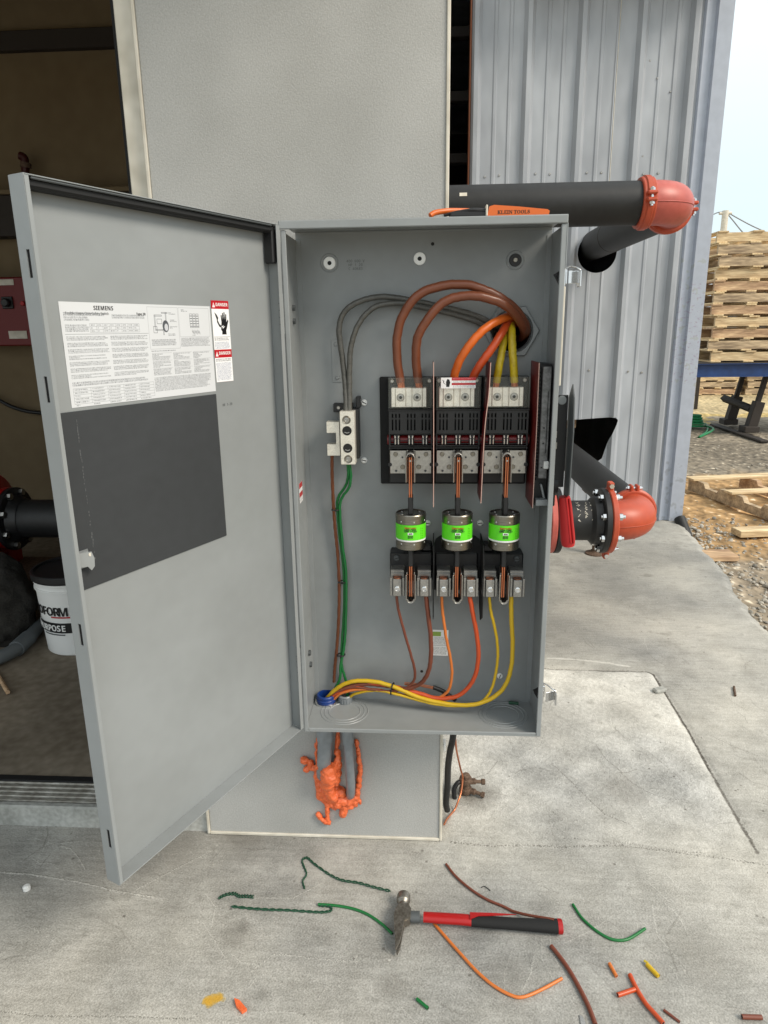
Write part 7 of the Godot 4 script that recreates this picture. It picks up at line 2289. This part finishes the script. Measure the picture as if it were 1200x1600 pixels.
	tube(st, s1, 0.008, 5)
	tag(obj("wood_stick", st, M.wood_c), "thin brown stick on the pump room floor at the far left", "stick")
	# control box on the back wall
	t = thing("red_control_box", "dark red pump control box on the back wall with a black switch knob", "control box", Vector3(-2.75, 1.17, -2.6))
	var a0: Vector3 = Vector3(-2.2628, 1.5731, -2.55)
	var a1: Vector3 = Vector3(-2.3481, 1.1887, -2.55)
	st = mb()
	bb(st, Vector3(-3.2, a1.y, -2.745), Vector3(a0.x, a0.y, -2.552), 0.006)
	obj("cabinet", st, mat(Color(0.42, 0.045, 0.055), 0.5), t)
	var kn: Vector3 = Vector3(-2.4186, 1.4314, -2.55)
	st = mb()
	bb(st, kn + Vector3(-0.034, -0.034, 0), kn + Vector3(0.034, 0.034, 0.008), 0.006)
	disc(st, kn + Vector3(0, 0, 0.0075), Vector3.BACK, 0.024, 0.03, 0.006, 20)
	obj("switch_knob", st, M.black, t)
	for p in [[8, 441, 0.05, 0.016], [28, 523, 0.055, 0.022]]:
		var q: Vector3 = Vector3(-2.4158, 1.5443, -2.55) if p[1] == 441 else Vector3(-2.3852, 1.2512, -2.55)
		st = mb()
		bb(st, q + Vector3(-p[2], -p[3], 0), q + Vector3(p[2], p[3], 0.0015))
		obj("name_plate", st, M.bead, t)
	st = mb()
	disc(st, Vector3(-2.3271, 1.4265, -2.55), Vector3.BACK, 0.013, 0.012, 0.003, 14)
	obj("lamp_button", st, M.red_ink, t)
	# sprinkler stub and slack black cable on the wall
	t = thing("red_pipe_stub", "short dark red pipe with a bent top against the back wall", "pipe", Vector3(-2.2721, 2.106, -2.66))
	st = mb()
	tube(st, catmull([Vector3(-2.2902, 1.9377, -2.66), Vector3(-2.2721, 2.106, -2.66), Vector3(-2.2632, 2.1887, -2.66), Vector3(-2.2661, 2.2185, -2.66), Vector3(-2.287, 2.2288, -2.66)], 5), 0.022, 12)
	obj("pipe", st, mat(Color(0.25, 0.05, 0.04), 0.5), t)
	st = mb()
	tube(st, [Vector3(-2.263, 2.1656, -2.66), Vector3(-2.259, 2.1919, -2.66)], 0.029, 12)
	obj("fitting", st, M.rust, t)
	st = mb()
	tube(st, catmull([Vector3(-2.7149, 0.9002, -2.68), Vector3(-2.6396, 0.8563, -2.68), Vector3(-2.5635, 0.8162, -2.68), Vector3(-2.4647, 0.7878, -2.68), Vector3(-2.343, 0.7751, -2.68), Vector3(-2.2015, 0.7584, -2.68)], 6), 0.012, 8)
	tag(obj("wall_cable", st, M.black), "black cable sagging across the pump room's back wall", "cable")

# ---------------------------------------------------------------- yard
func build_pallet(called: String, label: String, group: String, m: Material, g: RandomNumberGenerator) -> Node3D:
	# stringers along x, deck boards along z; origin at the middle of its foot
	var t := thing(called, label, "pallet", Vector3.ZERO, group)
	var l := 1.22
	var d := 1.02
	for k in 3:
		var z := -d / 2 + 0.02 + k * (d - 0.04) / 2
		var st := mb()
		var y0 := 0.017
		var y1 := 0.114
		prism(st, [Vector2(-l / 2, y0), Vector2(-l / 2, y1), Vector2(l / 2, y1), Vector2(l / 2, y0)], 0.038, at_xyz(0, 0, z - 0.019))
		obj("stringer", st, m, t)
	for k in 4:
		var x := -l / 2 + 0.065 + k * (l - 0.13) / 3 + g.randf_range(-0.02, 0.02)
		var st := mb()
		bb(st, Vector3(x - 0.058, 0.1145, -d / 2 - g.randf_range(0.002, 0.02)), Vector3(x + 0.058, 0.1305, d / 2 + g.randf_range(0.002, 0.02)), 0.002)
		obj("deck_board", st, [M.wood_z, m][g.randi() % 2], t)
	for k in 4:
		var x := -l / 2 + 0.065 + k * (l - 0.13) / 3 + g.randf_range(-0.02, 0.02)
		var st := mb()
		bb(st, Vector3(x - 0.058, 0.0, -d / 2 - g.randf_range(0.002, 0.02)), Vector3(x + 0.058, 0.0165, d / 2 + g.randf_range(0.002, 0.02)), 0.002)
		obj("bottom_board", st, M.wood_z, t)
	return t

func place(o: Node3D, where: Vector3, turn: float) -> void:
	o.position = where
	o.rotation.y = turn

func build_yard() -> void:
	var g := RandomNumberGenerator.new()
	g.seed = 301
	var mats := [M.wood_a, M.wood_b, M.wood_c]
	var grp := "pallets stacked on the blue flatbed"
	var protos := []
	var z := -7.55
	var step := 0.1325
	var words := ["lowest pallet of the tall stack, resting on the blue flatbed", "second pallet up in the tall stack on the blue flatbed", "third pallet up in the tall stack on the blue flatbed", "fourth pallet up in the tall stack on the blue flatbed", "fifth pallet up in the tall stack on the blue flatbed", "sixth pallet, halfway up the tall stack on the flatbed", "fifth pallet from the top of the tall stack", "fourth pallet from the top of the tall stack", "third pallet from the top of the tall stack", "pallet just under the topmost one on the tall stack", "topmost pallet of the tall stack against the sky"]
	for k in 11:
		var o: Node3D
		if k < 3:
			o = build_pallet("wooden_pallet", words[k], grp, mats[k], g)
			protos.append(o)
		else:
			var src: Node3D = protos[[0, 2, 1, 2, 0, 1, 1, 0][k - 3]]
			o = src.duplicate()
			o.name = numbered("wooden_pallet")
			add_child(o)
			o.set_meta("label", words[k])
		place(o, Vector3(3.98 + g.randf_range(-0.025, 0.025) - k * 0.004, 0.832 + k * step, z + g.randf_range(-0.02, 0.02)), g.randf_range(-0.015, 0.015) + (PI if k % 2 == 1 else 0.0))
	# neighbouring stack out to the right, same height
	# flatbed
	var t := thing("blue_flatbed", "blue steel flatbed frame on dark legs carrying the tall pallet stack", "trailer", Vector3(4.5, -0.06, -7.4))
	var st := mb()
	var zf := -6.96
	bb(st, Vector3(2.9, 0.664, zf - 0.09), Vector3(9.0, 0.672, zf), 0.002)
	bb(st, Vector3(2.9, 0.810, zf - 0.09), Vector3(9.0, 0.818, zf), 0.002)
	bb(st, Vector3(2.9, 0.6722, zf - 0.06), Vector3(9.0, 0.8098, zf - 0.052), 0.001)
	obj("side_rail", st, M.rail_blue, t)
	st = mb()
	bb(st, Vector3(2.9, 0.8185, -8.3), Vector3(9.0, 0.831, zf - 0.01), 0.002)
	obj("deck", st, M.dark_steel, t)
	for x in [3.4, 4.6, 5.8, 7.0, 8.2]:
		st = mb()
		bb(st, Vector3(x, 0.70, -8.3), Vector3(x + 0.08, 0.817, zf - 0.095), 0.003)
		obj("cross_member", st, M.dark_steel, t)
	# landing legs: slanted posts in box feet, tied by a short beam, standing on a plank
	var legs := [[Vector3(4.0618, -0.02, -7.9395)], [Vector3(4.011, -0.02, -7.2251)]]
	var tops := [Vector3(4.49, 0.82, -8.10), Vector3(4.20, 0.82, -7.30)]
	for k in 2:
		var f: Vector3 = legs[k][0]
		var tp := Vector3(f.x + 0.17, 0.81, f.z + 0.02)
		st = mb()
		bx(st, Transform3D(Basis(Vector3.BACK, -0.19), (f + tp) / 2 + Vector3(0, 0.08, 0)), Vector3(0.055, 0.86, 0.055), 0.006)
		obj("leg", st, M.dark_steel, t)
		st = mb()
		bx(st, Transform3D(Basis(Vector3.BACK, -0.19), f + Vector3(0.045, 0.20, 0)), Vector3(0.115, 0.34, 0.11), 0.006)
		bb(st, f + Vector3(-0.09, -0.005, -0.09), f + Vector3(0.09, 0.07, 0.09), 0.008)
		obj("leg_foot", st, M.dark_steel, t)
	var b0: Vector3 = Vector3(4.0489, 0.3143, -8)
	var b1: Vector3 = Vector3(4.0272, 0.2479, -7.3)
	st = mb()
	tube(st, [b0 + Vector3(-0.06, 0, 0), b1 + Vector3(0.02, 0, 0)], 0.05, 4)
	obj("tie_beam", st, M.dark_steel, t)
	st = mb()
	var p0: Vector3 = Vector3(3.8928, -0.035, -7.9936)
	var p1: Vector3 = Vector3(3.884, -0.035, -6.5197)
	var pd := (p1 - p0).normalized()
	bx(st, Transform3D(Basis(pd, Vector3.UP, pd.cross(Vector3.UP)), (p0 + p1) / 2), Vector3(p0.distance_to(p1), 0.022, 0.10), 0.003)
	tag(obj("foot_plank", st, M.dark_steel), "dark plank on the yard under the flatbed's legs", "plank")
	# stacks further back on the ground
	var n := 0
	var cols := ["left", "middle", "right"]
	for c in 3:
		for k in 6:
			var src: Node3D = protos[g.randi() % 3]
			var o: Node3D = src.duplicate()
			o.name = numbered("wooden_pallet")
			add_child(o)
			o.set_meta("group", "pallets in the low stacks behind the flatbed")
			o.set_meta("label", "%s pallet of the %s low stack seen under the flatbed" % [["lowest", "second lowest", "third lowest", "third highest", "second highest", "highest"][k], cols[c]])
			place(o, Vector3(5.55 + c * 1.32 + g.randf_range(-0.03, 0.03), -0.055 + k * step, -12.9 + g.randf_range(-0.03, 0.03)), g.randf_range(-0.02, 0.02))
			n += 1
	st = mb()
	bb(st, Vector3(4.3844, 0.3659, -10) + Vector3(0, -0.45, -0.03), Vector3(4.376, 0.4472, -10) + Vector3(0.05, 0.9, 0.03), 0.004)
	tag(obj("thin_post", st, M.dark_steel), "thin dark post standing behind the flatbed at the building corner", "post")
	# broken pallet lying in the dirt
	t = thing("broken_pallet", "weathered pallet lying in the dirt with boards missing, nearest the slab", "pallet", Vector3(2.6, -0.05, -4.0))
	var fa: Vector3 = Vector3(2.1714, -0.05, -4.131)
	var fb: Vector3 = Vector3(2.377, -0.05, -3.2023)
	var ax := (fb - fa).normalized()
	var side := ax.cross(Vector3.UP).normalized()
	if side.z > 0:
		side = -side
	var ln := fa.distance_to(fb) + 0.25
	for k in 3:
		st = mb()
		prism(st, [Vector2(0, 0), Vector2(0, 0.098), Vector2(0.20, 0.098), Vector2(0.225, 0.062), Vector2(0.37, 0.062), Vector2(0.40, 0.098), Vector2(0.66, 0.098), Vector2(0.69, 0.062), Vector2(0.86, 0.062), Vector2(0.89, 0.098), Vector2(ln, 0.098), Vector2(ln, 0)], 0.040, Transform3D(Basis(ax, Vector3.UP, ax.cross(Vector3.UP)), fa + side * (0.02 + k * 0.46) + Vector3(0, 0.004, 0)))
		obj("stringer", st, M.wood_b if k == 0 else M.wood_c, t)
	for q in [[0.02, 0.11], [0.50, 0.095], [0.98, 0.10]]:
		st = mb()
		bx(st, Transform3D(Basis(side, Vector3.UP, side.cross(Vector3.UP)), fa + ax * (q[0] + 0.05) + side * 0.47 + Vector3(0, 0.112, 0)), Vector3(1.06, 0.018, q[1]), 0.003)
		obj("deck_board", st, M.wood_a, t)
	# timber bits
	t = thing("timber_block", "short sawn timber block lying in the dirt near the right edge", "timber", Vector3(2.15, -0.05, -2.85))
	var w0: Vector3 = Vector3(2.0046, -0.05, -2.7798)
	var w1: Vector3 = Vector3(2.2307, -0.05, -2.811)
	var wd := (w1 - w0).normalized()
	st = mb()
	bx(st, Transform3D(Basis(wd, Vector3.UP, wd.cross(Vector3.UP)), (w0 + w1) / 2 + Vector3(0.02, 0.024, -0.07)), Vector3(w0.distance_to(w1) + 0.08, 0.042, 0.11), 0.003)
	obj("block", st, M.wood_a, t)
	st = mb()
	bx(st, Transform3D(Basis.from_euler(Vector3(0.04, 0.15, -0.03)), Vector3(1.6902, -0.03, -2.3853)), Vector3(0.19, 0.035, 0.12), 0.006)
	tag(obj("plank_piece", st, M.wood_c), "weathered plank piece half buried at the broken slab edge", "timber")
	# pipe stub at the slab corner
	t = thing("black_pipe_stub", "black pipe stub sticking up at the building's corner beside the slab", "pipe", Vector3(1.75, -0.06, -2.95))
	st = mb()
	var sb: Vector3 = Vector3(1.6952, -0.06, -2.8911)
	var se: Vector3 = sb + Vector3(-0.02, 0.10, -0.10)
	var sd := (se - sb).normalized()
	lathe(st, frame_y(sd, sb), [Vector2(0.036, -0.03), Vector2(0.036, 0.125), Vector2(0.0345, 0.128), Vector2(0.031, 0.128), Vector2(0.030, 0.02), Vector2(0, 0.02)], 20)
	obj("pipe", st, M.pipe, t)
	# green hose
	t = thing("green_hose", "coiled green hose lying on the yard by the building corner", "hose", Vector3(3.6, -0.05, -7.8))
	var hc: Vector3 = Vector3(3.5025, -0.03, -7.7807)
	var hp := []
	for k in 70:
		var a := k * 0.42
		hp.append(hc + Vector3(cos(a) * (0.17 - k * 0.0008), 0.012 + k * 0.0022, sin(a) * (0.15 - k * 0.0008)))
	st = mb()
	tube(st, hp, 0.016, 7)
	tube(st, catmull([hp[0], hc + Vector3(0.16, 0.01, 0.36), Vector3(3.2883, -0.04, -6.9039), Vector3(3.5113, -0.04, -7.2672), Vector3(3.6836, -0.03, -7.6522), Vector3(3.7058, 0, -7.8024)], 6), 0.014, 7)
	obj("coil", st, mat(Color(0.10, 0.50, 0.30), 0.45), t)
	# scraps of pale chips
	# pole and wires far off
	t = thing("utility_pole", "thin pale pole with slack wires beyond the pallet stack", "pole", Vector3(12.46, 0, -30))
	st = mb()
	var tp: Vector3 = Vector3(12.4817, 5.8789, -30)
	tube(st, [Vector3(tp.x, -0.1, -30), tp], [0.16, 0.13], 10)
	obj("pole", st, M.bead, t)
	st = mb()
	tube(st, [tp + Vector3(-0.25, -0.1, 0), tp + Vector3(0.25, -0.1, 0)], 0.06, 6)
	obj("crossarm", st, M.bead, t)
	for q in [[Vector3(12.4613, 5.83, -30), Vector3(12.1779, 5.8114, -30), Vector3(11.8788, 5.6941, -30), Vector3(11.3745, 5.531, -30)], [Vector3(12.5392, 5.8283, -30), Vector3(13.0646, 5.545, -30), Vector3(13.7538, 5.2077, -30), Vector3(14.7117, 4.8141, -30)], [Vector3(12.5449, 5.7788, -30), Vector3(12.8392, 5.4753, -30), Vector3(13.254, 5.0433, -30), Vector3(13.6851, 4.7089, -30)]]:
		st = mb()
		tube(st, catmull(q, 6), 0.025, 5)
		obj("wire", st, M.pvc, t)

func sky_material() -> PanoramaSkyMaterial:
	var w := 1024
	var h := 512
	var f := FastNoiseLite.new()
	f.seed = 401
	f.frequency = 1.6
	f.fractal_octaves = 5
	var data := PackedByteArray()
	data.resize(w * h * 3)
	for y in h:
		var el := PI / 2 - PI * (y + 0.5) / h
		for x in w:
			var az := TAU * (x + 0.5) / w
			var d := Vector3(cos(el) * cos(az), sin(el), cos(el) * sin(az))
			var n := f.get_noise_3d(d.x, d.y * 2.2, d.z)
			var up := clampf(d.y, 0, 1)
			var c := Color(0.83, 0.89, 0.91).lerp(Color(0.92, 0.96, 0.975), smoothstep(0.12, 0.42, up))
			c = c.lerp(Color(0.97, 0.98, 0.98), smoothstep(-0.15, 0.40, n) * 0.75)
			if d.y < 0:
				c = Color(0.55, 0.53, 0.5)
			var i := (y * w + x) * 3
			data[i] = int(c.r * 255)
			data[i + 1] = int(c.g * 255)
			data[i + 2] = int(c.b * 255)
	var m := PanoramaSkyMaterial.new()
	m.panorama = ImageTexture.create_from_image(Image.create_from_data(w, h, false, Image.FORMAT_RGB8, data))
	m.energy_multiplier = SKY_ENERGY
	return m

const SKY_ENERGY := 1.05
const EXPOSURE := 1.25
const SUN_ENERGY := 0.8

func _ready() -> void:
	rng.seed = 7
	var cam := Camera3D.new()
	cam.name = "camera"
	add_child(cam)
	cam.transform = Transform3D(Basis(Vector3(0.998237, -0.012658, -0.05799), Vector3(-0.002722, 0.966204, -0.257764), Vector3(0.059293, 0.257467, 0.964466)).orthonormalized(), Vector3(0, 1.25, 1.457))
	cam.fov = 73.77
	cam.near = 0.02
	cam.far = 600
	cam.current = true
	var env := Environment.new()
	env.background_mode = Environment.BG_SKY
	env.sky = Sky.new()
	env.sky.sky_material = sky_material()
	env.tonemap_mode = Environment.TONE_MAPPER_LINEAR
	env.tonemap_exposure = EXPOSURE
	env.sdfgi_enabled = true
	env.ssao_enabled = true
	env.ssil_enabled = true
	var we := WorldEnvironment.new()
	we.name = "world_environment"
	we.environment = env
	add_child(we)
	var sun := DirectionalLight3D.new()
	sun.name = "sun"
	add_child(sun)
	sun.light_energy = SUN_ENERGY
	sun.light_color = Color(1.0, 0.955, 0.89)
	sun.light_angular_distance = 22.0
	sun.shadow_enabled = true
	sun.look_at_from_position(Vector3(7, 7.0, 3.2), Vector3(0, 0, -1.0))
	materials()
	build_ground()
	build_pillar_and_room()
	build_metal_building()
	build_pipes()
	build_enclosure()
	build_switch_block()
	build_handle()
	build_fuse_base()
	build_fuse(0, -0.0285, "left green banded cartridge fuse, under the brown cables")
	build_fuse(1, 0.0675, "middle green banded cartridge fuse, above the black dust shield")
	build_fuse(2, 0.1635, "right green banded cartridge fuse, beside the dark red barrier")
	build_ground_lugs()
	build_cables()
	build_bottom_entry()
	build_pliers()
	build_ground_rod()
	build_hammer()
	build_floor_litter()
	build_room_things()
	build_yard()
